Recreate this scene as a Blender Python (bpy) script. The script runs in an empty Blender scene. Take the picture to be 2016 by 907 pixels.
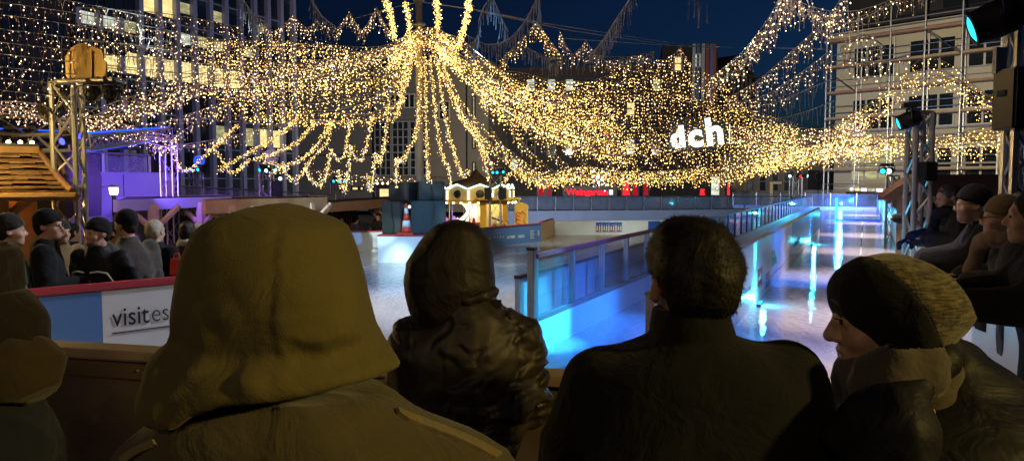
import bpy, bmesh, math, random
import numpy as np
from mathutils import Vector, Matrix, noise as mnoise
random.seed(7); RNG = np.random.default_rng(7)
sc = bpy.context.scene
COL = sc.collection
R = math.radians
PI = math.pi
# ---------------------------------------------------------------- camera
F = 1480.0; W0, H0 = 2016.0, 907.0
CAMZ = 1.87; PITCH = math.atan(90.5 / F)
cam = bpy.data.cameras.new('camera'); cam_o = bpy.data.objects.new('camera', cam); COL.objects.link(cam_o)
cam.sensor_width = 36; cam.lens = 36 * F / W0; cam.clip_end = 2000; cam.clip_start = 0.05
cam_o.location = (0, 0, CAMZ); cam_o.rotation_euler = (PI / 2 - PITCH, 0, 0)
sc.camera = cam_o
cS, cC = math.sin(PITCH), math.cos(PITCH)
def ray(px, py):
    dx = (px - W0 / 2) / F; dz = (H0 / 2 - py) / F
    return Vector((dx, cC + dz * cS, -cS + dz * cC))
def at(px, py, Y):
    r = ray(px, py); return Vector((0, 0, CAMZ)) + r * (Y / r.y)
def gz(px, py, z):
    r = ray(px, py); return Vector((0, 0, CAMZ)) + r * ((z - CAMZ) / r.z)
def zat(py, Y): return at(1008, py, Y).z
def xat(px, Y): return (px - 1008) / F * Y          # close enough: X at a depth
LS, LC = math.sin(R(25.1)), math.cos(R(25.1))        # the lanes' heading
def L(u, v, z=0): return Vector((u * LS + v * LC, u * LC - v * LS, z))

# ---------------------------------------------------------------- materials
MATS = {}
def nodes(name):
    m = bpy.data.materials.new(name); m.use_nodes = True
    nt = m.node_tree; b = nt.nodes.get('Principled BSDF'); MATS[name] = m
    return m, nt, b
def mat(name, col, rough=.6, metal=0, vary=.15, scale=8, bump=0, bscale=40, spec=.5, alpha=None, trans=0, sheen=0):
    m, nt, b = nodes(name); N = nt.nodes; K = nt.links
    tc = N.new('ShaderNodeTexCoord')
    nz = N.new('ShaderNodeTexNoise'); nz.inputs['Scale'].default_value = scale; nz.inputs['Detail'].default_value = 5
    K.new(tc.outputs['Object'], nz.inputs['Vector'])
    mx = N.new('ShaderNodeMix'); mx.data_type = 'RGBA'
    mx.inputs['A'].default_value = [c * (1 - vary) for c in col] + [1]
    mx.inputs['B'].default_value = [min(1, c * (1 + vary)) for c in col] + [1]
    K.new(nz.outputs['Fac'], mx.inputs['Factor']); K.new(mx.outputs['Result'], b.inputs['Base Color'])
    b.inputs['Roughness'].default_value = rough; b.inputs['Metallic'].default_value = metal
    b.inputs['Specular IOR Level'].default_value = spec
    if trans: b.inputs['Transmission Weight'].default_value = trans
    if sheen: b.inputs['Sheen Weight'].default_value = sheen
    if bump:
        n2 = N.new('ShaderNodeTexNoise'); n2.inputs['Scale'].default_value = bscale; n2.inputs['Detail'].default_value = 6
        K.new(tc.outputs['Object'], n2.inputs['Vector'])
        bp = N.new('ShaderNodeBump'); bp.inputs['Strength'].default_value = bump; bp.inputs['Distance'].default_value = .01
        K.new(n2.outputs['Fac'], bp.inputs['Height']); K.new(bp.outputs['Normal'], b.inputs['Normal'])
    return m
def emit(name, col, s, sampling=None):
    m = bpy.data.materials.new(name); m.use_nodes = True; nt = m.node_tree; nt.nodes.clear()
    e = nt.nodes.new('ShaderNodeEmission'); o = nt.nodes.new('ShaderNodeOutputMaterial')
    e.inputs['Color'].default_value = (*col, 1); e.inputs['Strength'].default_value = s
    nt.links.new(e.outputs[0], o.inputs[0]); MATS[name] = m
    if sampling: m.cycles.emission_sampling = sampling
    return m
def lit_window(name, c0, c1, s, scale=1.5):
    m = emit(name, c0, s); nt = m.node_tree; N = nt.nodes; K = nt.links
    e = [n for n in N if n.type == 'EMISSION'][0]
    tc = N.new('ShaderNodeTexCoord'); nz = N.new('ShaderNodeTexNoise'); nz.inputs['Scale'].default_value = scale; nz.inputs['Detail'].default_value = 3
    mp = N.new('ShaderNodeMapping'); mp.inputs['Scale'].default_value = (.6, .6, 2.2)
    K.new(tc.outputs['Object'], mp.inputs[0]); K.new(mp.outputs[0], nz.inputs['Vector'])
    cr = N.new('ShaderNodeValToRGB'); cr.color_ramp.elements[0].position = .35; cr.color_ramp.elements[1].position = .65
    cr.color_ramp.elements[0].color = (*c1, 1); cr.color_ramp.elements[1].color = (*c0, 1)
    K.new(nz.outputs['Fac'], cr.inputs[0]); K.new(cr.outputs[0], e.inputs['Color'])
    return m
def glass(name, tint, fac=.12, rough=.03):
    """thin pane: mostly see-through, some mirror and a little milky dirt"""
    m = bpy.data.materials.new(name); m.use_nodes = True; nt = m.node_tree; nt.nodes.clear(); N = nt.nodes; K = nt.links
    o = N.new('ShaderNodeOutputMaterial'); t = N.new('ShaderNodeBsdfTransparent'); t.inputs[0].default_value = (*tint, 1)
    g = N.new('ShaderNodeBsdfGlossy'); g.inputs['Roughness'].default_value = rough
    d = N.new('ShaderNodeBsdfDiffuse'); d.inputs[0].default_value = (.5, .52, .56, 1)
    fr = N.new('ShaderNodeFresnel'); fr.inputs[0].default_value = 1.5
    nz = N.new('ShaderNodeTexNoise'); nz.inputs['Scale'].default_value = 1.5; nz.inputs['Detail'].default_value = 6
    mu = N.new('ShaderNodeMath'); mu.operation = 'MULTIPLY'; mu.inputs[1].default_value = fac * 2
    K.new(nz.outputs['Fac'], mu.inputs[0])
    a = N.new('ShaderNodeMixShader'); c = N.new('ShaderNodeMixShader')
    gm = N.new('ShaderNodeNewGeometry'); iv = N.new('ShaderNodeMath'); iv.operation = 'SUBTRACT'; iv.inputs[0].default_value = 1; K.new(gm.outputs['Backfacing'], iv.inputs[1])
    fm_ = N.new('ShaderNodeMath'); fm_.operation = 'MULTIPLY'; K.new(fr.outputs[0], fm_.inputs[0]); K.new(iv.outputs[0], fm_.inputs[1])
    K.new(fm_.outputs[0], a.inputs[0]); K.new(t.outputs[0], a.inputs[1]); K.new(g.outputs[0], a.inputs[2])
    K.new(mu.outputs[0], c.inputs[0]); K.new(a.outputs[0], c.inputs[1]); K.new(d.outputs[0], c.inputs[2])
    K.new(c.outputs[0], o.inputs[0]); MATS[name] = m
    return m

# ---------------------------------------------------------------- mesh builder
class MB:
    def __init__(s): s.v = []; s.f = []
    def add(s, vs, fs):
        n = len(s.v); s.v += [tuple(v) for v in vs]; s.f += [tuple(n + i for i in f) for f in fs]
    def box(s, c, d, rz=0, M=None):
        x, y, z = d[0] / 2, d[1] / 2, d[2] / 2
        vs = [Vector((a, b, e)) for a in (-x, x) for b in (-y, y) for e in (-z, z)]
        Q = M if M is not None else Matrix.Rotation(rz, 3, 'Z')
        s.add([Vector(c) + Q @ v for v in vs], [(0, 1, 3, 2), (4, 6, 7, 5), (0, 4, 5, 1), (2, 3, 7, 6), (0, 2, 6, 4), (1, 5, 7, 3)])
        return s
    def hexa(s, b, t):      # four bottom + four top points
        s.add(list(b) + list(t), [(3, 2, 1, 0), (4, 5, 6, 7), (0, 1, 5, 4), (1, 2, 6, 5), (2, 3, 7, 6), (3, 0, 4, 7)]); return s
    def tube(s, pts, r, n=8, cap=True):
        pts = [Vector(p) for p in pts]; rs = r if isinstance(r, (list, tuple)) else [r] * len(pts)
        vs = []; up = Vector((0, 0, 1))
        for i, p in enumerate(pts):
            d = (pts[min(i + 1, len(pts) - 1)] - pts[max(i - 1, 0)])
            d = d.normalized() if d.length > 1e-9 else up
            a = d.cross(up if abs(d.z) < .95 else Vector((1, 0, 0))).normalized(); b = d.cross(a)
            vs += [p + (a * math.cos(2 * PI * k / n) + b * math.sin(2 * PI * k / n)) * rs[i] for k in range(n)]
        fs = [(i * n + k, i * n + (k + 1) % n, (i + 1) * n + (k + 1) % n, (i + 1) * n + k) for i in range(len(pts) - 1) for k in range(n)]
        if cap: fs += [tuple(range(n))[::-1], tuple((len(pts) - 1) * n + k for k in range(n))]
        s.add(vs, fs); return s
    def lathe(s, prof, c=(0, 0, 0), n=20, M=None):
        c = Vector(c); vs = []
        for r, z in prof:
            for k in range(n):
                v = Vector((r * math.cos(2 * PI * k / n), r * math.sin(2 * PI * k / n), z))
                vs.append(c + (M @ v if M is not None else v))
        m = len(prof)
        fs = [(i * n + k, i * n + (k + 1) % n, (i + 1) * n + (k + 1) % n, (i + 1) * n + k) for i in range(m - 1) for k in range(n)]
        fs += [tuple(range(n))[::-1], tuple((m - 1) * n + k for k in range(n))]
        s.add(vs, fs); return s
    def prism(s, poly, n, d):   # planar polygon pushed along n by d
        poly = [Vector(p) for p in poly]; o = Vector(n).normalized() * d; k = len(poly)
        s.add(poly + [p + o for p in poly], [tuple(range(k))[::-1], tuple(range(k, 2 * k))] + [(i, (i + 1) % k, k + (i + 1) % k, k + i) for i in range(k)]); return s
    def quad(s, a, b, c, d): s.add([a, b, c, d], [(0, 1, 2, 3)]); return s
    def ico(s, c, r, q=None):
        b = bmesh.new(); bmesh.ops.create_icosphere(b, subdivisions=2, radius=1)
        rr = r if isinstance(r, (list, tuple)) else (r, r, r)
        vs = [Vector((v.co.x * rr[0], v.co.y * rr[1], v.co.z * rr[2])) for v in b.verts]
        if q is not None: vs = [q @ v for v in vs]
        b.verts.ensure_lookup_table()
        s.add([Vector(c) + v for v in vs], [[v.index for v in f.verts] for f in b.faces]); b.free(); return s
    def build(s, name, m, parent=None, smooth=False, bevel=0):
        me = bpy.data.meshes.new(name); me.from_pydata(s.v, [], s.f)
        if bevel:
            b = bmesh.new(); b.from_mesh(me)
            bmesh.ops.bevel(b, geom=[e for e in b.edges], offset=bevel, segments=2, affect='EDGES', clamp_overlap=True)
            b.to_mesh(me); b.free()
        return link(name, me, m, parent, smooth)
def link(name, me, m, parent=None, smooth=False):
    b = bmesh.new(); b.from_mesh(me); bmesh.ops.recalc_face_normals(b, faces=b.faces); b.to_mesh(me); b.free()
    if smooth: me.polygons.foreach_set('use_smooth', [True] * len(me.polygons))
    if m is not None: me.materials.append(MATS[m] if isinstance(m, str) else m)
    o = bpy.data.objects.new(name, me); COL.objects.link(o)
    if parent is not None:
        o.parent = parent; o.location = -Vector(parent.location) if not parent.get('_local') else (0, 0, 0)
    return o
def tag(o, label, cat, group=None, kind=None):
    o['label'] = label; o['category'] = cat
    if group: o['group'] = group
    if kind: o['kind'] = kind
    return o
def thing(name, label, cat, loc=(0, 0, 0), group=None, rz=None):
    """Empty at the thing's base. rz given: parts are in local coordinates; otherwise parts come in world coordinates"""
    o = bpy.data.objects.new(name, None); COL.objects.link(o); o.location = loc; o.empty_display_size = .1
    if rz is not None: o.rotation_euler = (0, 0, rz); LOCAL.add(o.name)
    tag(o, label, cat, group); return o
LOCAL = set()
_l = link
def link(name, me, m, parent=None, smooth=False):
    o = _l(name, me, m, None, smooth)
    if parent is not None:
        o.parent = parent
        root = parent
        if root.name not in LOCAL and root.parent is None: o.location = -Vector(root.location)
    return o
def struct(name, mb, m, smooth=False):
    o = mb.build(name, m, None, smooth); o['kind'] = 'structure'; return o
def text_mesh(txt, size, extr=.004, off=0, align='LEFT'):
    cu = bpy.data.curves.new('t', 'FONT'); cu.body = txt; cu.size = size; cu.extrude = extr; cu.offset = off; cu.align_x = align
    cu.resolution_u = 4
    o = bpy.data.objects.new('t', cu); COL.objects.link(o)
    bpy.context.view_layer.update()
    me = bpy.data.meshes.new_from_object(o.evaluated_get(bpy.context.evaluated_depsgraph_get()))
    bpy.data.objects.remove(o); bpy.data.curves.remove(cu)
    return me
def frame_from(t, up, n):     # matrix with columns text-x, text-y, normal
    return Matrix((t, up, n)).transposed().to_4x4()
def put_text(name, txt, size, origin, t, n, m, parent, extr=.004, off=0, align='LEFT', sx=1, up=None):
    """t: direction the letters run, n: towards the reader"""
    me = text_mesh(txt, size, extr, off, align)
    t = Vector(t).normalized(); n = Vector(n).normalized(); u = n.cross(t) if up is None else Vector(up)
    Q = frame_from(t * sx, u, n); Q.translation = Vector(origin)
    me.transform(Q)
    return link(name, me, m, parent)

# ---------------------------------------------------------------- distance fields -> one continuous skin
def smin(a, b, k):
    if k <= 0: return np.minimum(a, b)
    h = np.clip(.5 + .5 * (b - a) / k, 0, 1); return b * (1 - h) + a * h - k * h * (1 - h)
def smax(a, b, k): return -smin(-a, -b, k)
class SD:
    def __init__(s): s.ops = []; s.M = None
    def _p(s, fn, k, mode='u'): s.ops.append((fn, k, mode)); return s
    def cone(s, a, b, ra, rb, k=.02, mode='u'):
        a = np.array(a, np.float32); b = np.array(b, np.float32)
        def fn(P):
            ab = b - a; t = np.clip(((P - a) @ ab) / max(float(ab @ ab), 1e-9), 0, 1)
            return np.linalg.norm(P - a - t[:, None] * ab, axis=1) - (ra + (rb - ra) * t)
        return s._p(fn, k, mode)
    def ell(s, c, r, k=.02, mode='u', rot=None):
        c = np.array(c, np.float32); r = np.array(r, np.float32); Q = None if rot is None else np.array(rot, np.float32)
        def fn(P):
            q = P - c
            if Q is not None: q = q @ Q          # rot columns are the local axes
            k0 = np.linalg.norm(q / r, axis=1); k1 = np.linalg.norm(q / (r * r), axis=1)
            return k0 * (k0 - 1) / np.maximum(k1, 1e-6)
        return s._p(fn, k, mode)
    def rbox(s, c, d, r, k=.02, mode='u', rot=None):
        c = np.array(c, np.float32); d = np.array(d, np.float32); Q = None if rot is None else np.array(rot, np.float32)
        def fn(P):
            q = P - c
            if Q is not None: q = q @ Q
            q = np.abs(q) - (d - r); return np.linalg.norm(np.maximum(q, 0), axis=1) + np.minimum(q.max(axis=1), 0) - r
        return s._p(fn, k, mode)
    def loft(s, rows, k=.02, mode='u', p=2.3):
        """rows: (z, cx, cy, a, b)"""
        rows = sorted(rows); z = np.array([r[0] for r in rows]); A = np.array([r[1:5] for r in rows])
        def fn(P):
            zz = P[:, 2]; cx, cy, a, b = [np.interp(zz, z, A[:, i]) for i in range(4)]
            q = (np.abs((P[:, 0] - cx) / a) ** p + np.abs((P[:, 1] - cy) / b) ** p) ** (1 / p)
            d = (q - 1) * np.minimum(a, b) * .9
            e = np.maximum(z[0] - zz, zz - z[-1])
            return np.maximum(d, e)
        return s._p(fn, k, mode)
    def fn(s, f, k=.01, mode='u'): return s._p(f, k, mode)
    def disp(s, f): s.ops.append((f, 0, 'd')); return s
    def ev(s, P):
        d = None
        for f, k, m in s.ops:
            if m == 'd': d = d + f(P); continue
            e = f(P)
            d = e if d is None else (smin(d, e, k) if m == 'u' else smax(d, -e, k) if m == 's' else smax(d, e, k))
        return d.astype(np.float32)
def nets(sd, xs, ys, zs, T=None):
    xs, ys, zs = [np.asarray(a, np.float32) for a in (xs, ys, zs)]
    G = np.stack(np.meshgrid(xs, ys, zs, indexing='ij'), -1); sh = G.shape[:3]
    D = sd.ev(G.reshape(-1, 3)).reshape(sh)
    nx, ny, nz = [n - 1 for n in sh]
    acc = np.zeros((nx, ny, nz, 3), np.float32); cnt = np.zeros((nx, ny, nz), np.float32)
    for ax in range(3):
        for o in ((0, 0), (0, 1), (1, 0), (1, 1)):
            off = [0, 0, 0]; oth = [i for i in range(3) if i != ax]; off[oth[0]], off[oth[1]] = o
            off2 = list(off); off2[ax] = 1
            s1 = tuple(slice(a, a + n) for a, n in zip(off, (nx, ny, nz))); s2 = tuple(slice(a, a + n) for a, n in zip(off2, (nx, ny, nz)))
            d1, d2 = D[s1], D[s2]; m = (d1 < 0) != (d2 < 0)
            t = np.where(m, d1 / np.where(m, d1 - d2, 1), 0)[..., None]
            acc += np.where(m[..., None], G[s1] * (1 - t) + G[s2] * t, 0); cnt += m
    idx = -np.ones((nx, ny, nz), np.int64); act = cnt > 0
    idx[act] = np.arange(act.sum()); V = acc[act] / cnt[act][:, None]
    quads = []
    for ax in range(3):
        oth = [i for i in range(3) if i != ax]
        sl1 = [slice(1, -1)] * 3; sl1[ax] = slice(0, -1); sl2 = list(sl1); sl2[ax] = slice(1, None)
        m = (D[tuple(sl1)] < 0) != (D[tuple(sl2)] < 0); w = np.argwhere(m); 
        if not len(w): continue
        base = w.copy(); base[:, oth[0]] += 1; base[:, oth[1]] += 1
        def I(a, b):
            q = base.copy(); q[:, oth[0]] -= a; q[:, oth[1]] -= b; return idx[q[:, 0], q[:, 1], q[:, 2]]
        Q = np.stack([I(0, 0), I(1, 0), I(1, 1), I(0, 1)], 1)
        ins = (D[tuple(sl1)] < 0)[m]
        flip = ins if ax != 1 else ~ins
        Q[flip] = Q[flip][:, ::-1]
        quads.append(Q[(Q >= 0).all(1)])
    Q = np.concatenate(quads)
    if T is not None: V = V @ np.array(T.to_3x3()).T.astype(np.float32) + np.array(T.translation, np.float32)
    me = bpy.data.meshes.new('skin'); me.vertices.add(len(V)); me.vertices.foreach_set('co', V.ravel().astype(np.float32))
    me.loops.add(len(Q) * 4); me.loops.foreach_set('vertex_index', Q.ravel().astype(np.int32))
    me.polygons.add(len(Q)); me.polygons.foreach_set('loop_start', np.arange(0, len(Q) * 4, 4, dtype=np.int32))
    me.polygons.foreach_set('loop_total', np.full(len(Q), 4, np.int32)); me.update(calc_edges=True); me.validate()
    return me
def ar(a, b, h): return np.arange(a, b + h, h)
def sdmesh(name, sd, box, h, m, parent, T=None, zs=None):
    (x0, x1), (y0, y1), (z0, z1) = box
    me = nets(sd, ar(x0, x1, h), ar(y0, y1, h), ar(z0, z1, h) if zs is None else zs, T)
    return link(name, me, m, parent, True)
def nfield(scale, seed=0):
    """cheap smooth 3-D noise made of random sines, in about -1..1"""
    g = np.random.default_rng(seed); D = g.normal(size=(14, 3)); D /= np.linalg.norm(D, axis=1)[:, None]
    fr = scale * g.uniform(.5, 1.9, 14); ph = g.uniform(0, 6.28, 14); am = 1 / (fr / scale)
    def f(P):
        return (np.sin((P @ D.T) * fr + ph) * am).sum(1) / am.sum() * 2.2
    return f
def ridged(scale, seed=0):
    n = nfield(scale, seed); return lambda P: 1 - np.abs(n(P)) * 2
# ---------------------------------------------------------------- the stuff things are made of
mat('asphalt', (.035, .033, .035), .55, vary=.4, scale=3, bump=.4, bscale=60)
mat('boards_wood', (.16, .105, .06), .55, vary=.3, scale=4, bump=.2, bscale=20)
mat('wood', (.34, .2, .09), .6, vary=.35, scale=6, bump=.3, bscale=30)
mat('pale_wood', (.42, .3, .2), .6, vary=.3, scale=5, bump=.2)
mat('shingle', (.24, .14, .06), .5, vary=.7, scale=9, bump=.6, bscale=30)
mat('white_panel', (.72, .72, .74), .35, vary=.04, scale=3)
mat('blue_panel', (.1, .22, .52), .4, vary=.06)
mat('deep_blue', (.015, .1, .5), .35, vary=.1)
mat('red_rail', (.42, .045, .06), .45, vary=.15)
mat('orange_rail', (.42, .12, .07), .4, vary=.2)
mat('metal', (.55, .55, .56), .35, metal=1, vary=.15, bump=.05)
mat('galv', (.5, .5, .5), .45, metal=.85, vary=.2)
mat('dark_metal', (.03, .03, .035), .4, metal=.3)
mat('black', (.012, .012, .013), .5, vary=.3)
mat('black_gloss', (.012, .012, .014), .2)
mat('speaker_grey', (.022, .027, .027), .55, vary=.25, scale=12, bump=.2, bscale=80)
mat('mast', (.42, .4, .36), .6, metal=.2, vary=.3, scale=3)
mat('gold_card', (.55, .36, .13), .6, vary=.12)
mat('concrete', (.3, .31, .34), .8, vary=.2, scale=1.2, bump=.2)
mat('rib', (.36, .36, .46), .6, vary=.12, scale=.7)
mat('spandrel', (.035, .05, .055), .25, vary=.3, scale=.5)
mat('dark_pane', (.015, .02, .026), .08, vary=.5, scale=.5, spec=.8)
mat('dark_wall', (.03, .024, .024), .8, vary=.3, scale=.4)
mat('grey_wall', (.13, .125, .12), .85, vary=.15, scale=.5, bump=.1)
mat('beige_wall', (.2, .17, .13), .85, vary=.15, scale=.5)
mat('stucco', (.5, .45, .35), .85, vary=.12, scale=.6, bump=.15)
mat('window_bar', (.5, .47, .4), .6)
mat('slate', (.02, .018, .02), .7, vary=.3, scale=2)
mat('stripe_red', (.3, .05, .05), .6); mat('toe_red', (.36, .2, .17), .7, vary=.4, scale=1.5); mat('stripe_blue', (.08, .16, .3), .6); mat('stripe_pale', (.4, .42, .42), .6)
mat('awning_dark', (.05, .03, .06), .7)
mat('cone_red', (.7, .06, .03), .45); mat('cone_white', (.75, .75, .72), .4)
mat('yellow_paint', (.72, .45, .05), .45, vary=.15); mat('cream', (.75, .62, .34), .5, vary=.1)
mat('ink', (.012, .014, .03), .5, vary=0); mat('ink_grey', (.16, .2, .3), .5, vary=0); mat('sticker', (.75, .78, .82), .5, vary=0)
mat('logo_red', (.45, .05, .06), .45); mat('logo_blue', (.03, .2, .5), .45); mat('logo_green', (.1, .5, .06), .45); mat('poster', (.3, .06, .1), .4)
mat('cable', (.42, .4, .38), .6, vary=.2)
mat('orange_roof', (.12, .05, .02), .7, vary=.5, scale=8, bump=.5)
lit_window('window_warm', (1, .82, .36), (.75, .55, .2), 1.25)
lit_window('window_warm_dim', (.75, .68, .35), (.3, .28, .14), .8)
lit_window('window_white', (.9, .95, .8), (.4, .45, .35), 1.0)
emit('sign_white', (.88, 1, .97), 2.2); emit('neon_red', (1, .02, .03), 1.6); emit('neon_red_dim', (1, .02, .04), .45)
emit('bulb_gold', (1, .6, .15), 5.0); emit('bulb_warm', (1, .66, .33), 4.4); emit('bulb_pink', (1, .62, .46), 3.4); emit('bulb_dim', (1, .5, .2), .6); emit('bulb_glare', (1, .72, .36), 9); emit('bulb_kiosk', (1, .75, .3), 10)
emit('tube_cold', (.72, 1, .9), 2.5); emit('tube_cream', (1, .9, .5), 2.6)
emit('lens_cyan', (.03, .6, .8), 2.2); emit('lens_blue', (.06, .07, 1), 4); emit('lens_white', (.6, .9, 1), 3)
emit('lantern', (.92, .95, 1), 4); emit('led_blue', (.02, .1, 1), 1.6); emit('led_cyan', (.02, .6, 1), 4)
glass('pane', (.93, .95, .98), .05, .03); glass('milky_pane', (.86, .9, .95), .16, .06); glass('frosted_pane', (.8, .85, .9), .6, .1)
def wood_front():
    m, nt, b = nodes('front_panel'); N = nt.nodes; K = nt.links
    tc = N.new('ShaderNodeTexCoord'); mp = N.new('ShaderNodeMapping'); mp.inputs['Scale'].default_value = (1, 1, 1.6)
    nz = N.new('ShaderNodeTexNoise'); nz.inputs['Scale'].default_value = 3; nz.inputs['Detail'].default_value = 8
    n2 = N.new('ShaderNodeTexNoise'); n2.inputs['Scale'].default_value = 1.3
    K.new(tc.outputs['Object'], mp.inputs[0]); K.new(mp.outputs[0], nz.inputs['Vector']); K.new(tc.outputs['Object'], n2.inputs['Vector'])
    ad = N.new('ShaderNodeMath'); ad.operation = 'ADD'; K.new(nz.outputs['Fac'], ad.inputs[0]); K.new(n2.outputs['Fac'], ad.inputs[1])
    cr = N.new('ShaderNodeValToRGB'); cr.color_ramp.elements[0].position = .7; cr.color_ramp.elements[1].position = 1.3
    cr.color_ramp.elements[0].color = (.12, .08, .052, 1); cr.color_ramp.elements[1].color = (.165, .115, .078, 1)
    K.new(ad.outputs[0], cr.inputs[0]); K.new(cr.outputs[0], b.inputs['Base Color']); b.inputs['Roughness'].default_value = .6
wood_front()
def ice_mat(name, col, rough, wet):
    m, nt, b = nodes(name); N = nt.nodes; K = nt.links
    tc = N.new('ShaderNodeTexCoord')
    mp = N.new('ShaderNodeMapping'); mp.inputs['Rotation'].default_value = (0, 0, R(25.1)); mp.inputs['Scale'].default_value = (1.0, .22, 1)
    K.new(tc.outputs['Object'], mp.inputs[0])
    n1 = N.new('ShaderNodeTexNoise'); n1.inputs['Scale'].default_value = 1.1; n1.inputs['Detail'].default_value = 8; n1.inputs['Roughness'].default_value = .65
    K.new(mp.outputs[0], n1.inputs['Vector'])
    cr = N.new('ShaderNodeValToRGB'); cr.color_ramp.elements[0].position = .3; cr.color_ramp.elements[1].position = .72
    cr.color_ramp.elements[0].color = (*[c * .62 for c in col], 1); cr.color_ramp.elements[1].color = (*col, 1)
    K.new(n1.outputs['Fac'], cr.inputs[0]); K.new(cr.outputs[0], b.inputs['Base Color'])
    rr = N.new('ShaderNodeMapRange'); rr.inputs['From Min'].default_value = .3; rr.inputs['From Max'].default_value = .7
    rr.inputs['To Min'].default_value = rough * .5; rr.inputs['To Max'].default_value = rough * 1.6
    n3 = N.new('ShaderNodeTexNoise'); n3.inputs['Scale'].default_value = .8; n3.inputs['Detail'].default_value = 6
    K.new(tc.outputs['Object'], n3.inputs['Vector']); K.new(n3.outputs['Fac'], rr.inputs['Value']); K.new(rr.outputs[0], b.inputs['Roughness'])
    n2 = N.new('ShaderNodeTexNoise'); n2.inputs['Scale'].default_value = 12; n2.inputs['Detail'].default_value = 5
    n4 = N.new('ShaderNodeTexWave'); n4.inputs['Scale'].default_value = 1.2; n4.inputs['Distortion'].default_value = 14; n4.inputs['Detail'].default_value = 4
    K.new(tc.outputs['Object'], n2.inputs['Vector']); K.new(tc.outputs['Object'], n4.inputs['Vector'])
    ad = N.new('ShaderNodeMath'); ad.operation = 'MULTIPLY_ADD'; ad.inputs[1].default_value = .35
    K.new(n4.outputs['Fac'], ad.inputs[0]); K.new(n2.outputs['Fac'], ad.inputs[2])
    bp = N.new('ShaderNodeBump'); bp.inputs['Strength'].default_value = wet; bp.inputs['Distance'].default_value = .01
    K.new(ad.outputs[0], bp.inputs['Height']); K.new(bp.outputs[0], b.inputs['Normal'])
    b.inputs['Specular IOR Level'].default_value = .9
    # skate scratches: thin pale curved lines
    wv = N.new('ShaderNodeTexWave'); wv.inputs['Scale'].default_value = 1.3; wv.inputs['Distortion'].default_value = 22; wv.inputs['Detail'].default_value = 3; wv.inputs['Detail Scale'].default_value = .5
    K.new(tc.outputs['Object'], wv.inputs['Vector']); c2 = N.new('ShaderNodeValToRGB'); c2.color_ramp.elements[0].position = .955; c2.color_ramp.elements[1].position = .99
    c2.color_ramp.elements[0].color = (0, 0, 0, 1); c2.color_ramp.elements[1].color = (.13, .13, .13, 1); K.new(wv.outputs['Fac'], c2.inputs[0])
    mx = N.new('ShaderNodeMix'); mx.data_type = 'RGBA'; mx.inputs['B'].default_value = (.75, .77, .8, 1); K.new(c2.outputs[0], mx.inputs['Factor']); K.new(cr.outputs[0], mx.inputs['A']); K.new(mx.outputs['Result'], b.inputs['Base Color'])
ice_mat('ice', (.5, .47, .5), .045, .55)

# ---------------------------------------------------------------- ground, deck, ice
def gnd(x, y):      # the square dips towards the back left
    s = lambda t: max(0, min(1, t)) ** 2 * (3 - 2 * max(0, min(1, t)))
    return -.15 - .95 * s((y - 7.5) / 7) * s((-x - 3.2) / 3.0) - .55 * s((y - 24) / 8)
mb = MB(); xs = [-400, -150, -80, -50] + [-40 + i for i in range(81)] + [50, 80, 150, 400]; ys = [-60, -20] + [-8 + i for i in range(78)] + [80, 120, 300, 900]
mb.v = [(x, y, gnd(x, y)) for x in xs for y in ys]
mb.f = [(i * len(ys) + j, (i + 1) * len(ys) + j, (i + 1) * len(ys) + j + 1, i * len(ys) + j + 1) for i in range(len(xs) - 1) for j in range(len(ys) - 1)]
struct('ground', mb, 'asphalt', True)
# front barrier line (brown boards between the watchers and the ice)
B0 = at(235, 690, 3.03); B1 = at(1630, 775, 2.41)
bd = Vector((B1.x - B0.x, B1.y - B0.y, 0)).normalized(); bn = Vector((bd.y, -bd.x, 0))     # bn points to the watchers
FA = Vector((B0.x, B0.y, 0)) - bd * 2.6; FB = Vector((B1.x, B1.y, 0)) + bd * 1.6
FTOP = 1.2
# watchers' deck: front strip and the strip along the right of the lane
mb = MB(); p = [FA - bd * 2 + bn * -.02, FB + bd * 2 + bn * -.02, FB + bd * 2 + bn * 7, FA - bd * 2 + bn * 7]
mb.prism([Vector((q.x, q.y, -.15)) for q in p], (0, 0, 1), .146)
struct('viewing_deck', mb, 'boards_wood')
mb = MB(); p = [L(2.2, .87), L(60, .87), L(60, 4.2), L(2.2, 4.2)]
mb.prism([Vector((q.x, q.y, -.16)) for q in p], (0, 0, 1), .16)
struct('side_walkway', mb, 'boards_wood')
ICE = .1
_vf = lambda p: p.x * LC - p.y * LS
RJ = FA + (FB - FA) * ((.80 - _vf(FA)) / (_vf(FB) - _vf(FA)))      # the right boards meet the front barrier here
RJu = RJ.x * LS + RJ.y * LC
VA = gz(50, 570, 1.1); VB = gz(365, 543, 1.1); vd = Vector((VB.x - VA.x, VB.y - VA.y, 0)).normalized(); vn = Vector((vd.y, -vd.x, 0))
V0 = Vector((VA.x, VA.y, 0)) - vd * 2.3; V1 = Vector((VB.x, VB.y, 0)) + vd * 1.0
K1 = gz(600, 497, ICE); K2 = gz(905, 492, ICE); K3 = gz(1065, 474, ICE); K4 = gz(1090, 463, ICE); K5 = gz(1310, 461, ICE)
poly = [FA, V0, V1, Vector((V1.x - 2.2, V1.y + 5, 0)), K1, K2, K3, K4, K5, L(33, -3.1), L(59, -3.1), L(59, .78), RJ]
bm = bmesh.new(); vs = [bm.verts.new((q.x, q.y, ICE)) for q in poly]; f = bm.faces.new(vs); bmesh.ops.triangulate(bm, faces=[f])
r_ = bmesh.ops.extrude_face_region(bm, geom=bm.faces[:]); bmesh.ops.translate(bm, verts=[v for v in r_['geom'] if isinstance(v, bmesh.types.BMVert)], vec=(0, 0, -1.0))
me = bpy.data.meshes.new('ice'); bm.to_mesh(me); bm.free(); o = link('ice', me, 'ice'); o['kind'] = 'structure'
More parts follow.
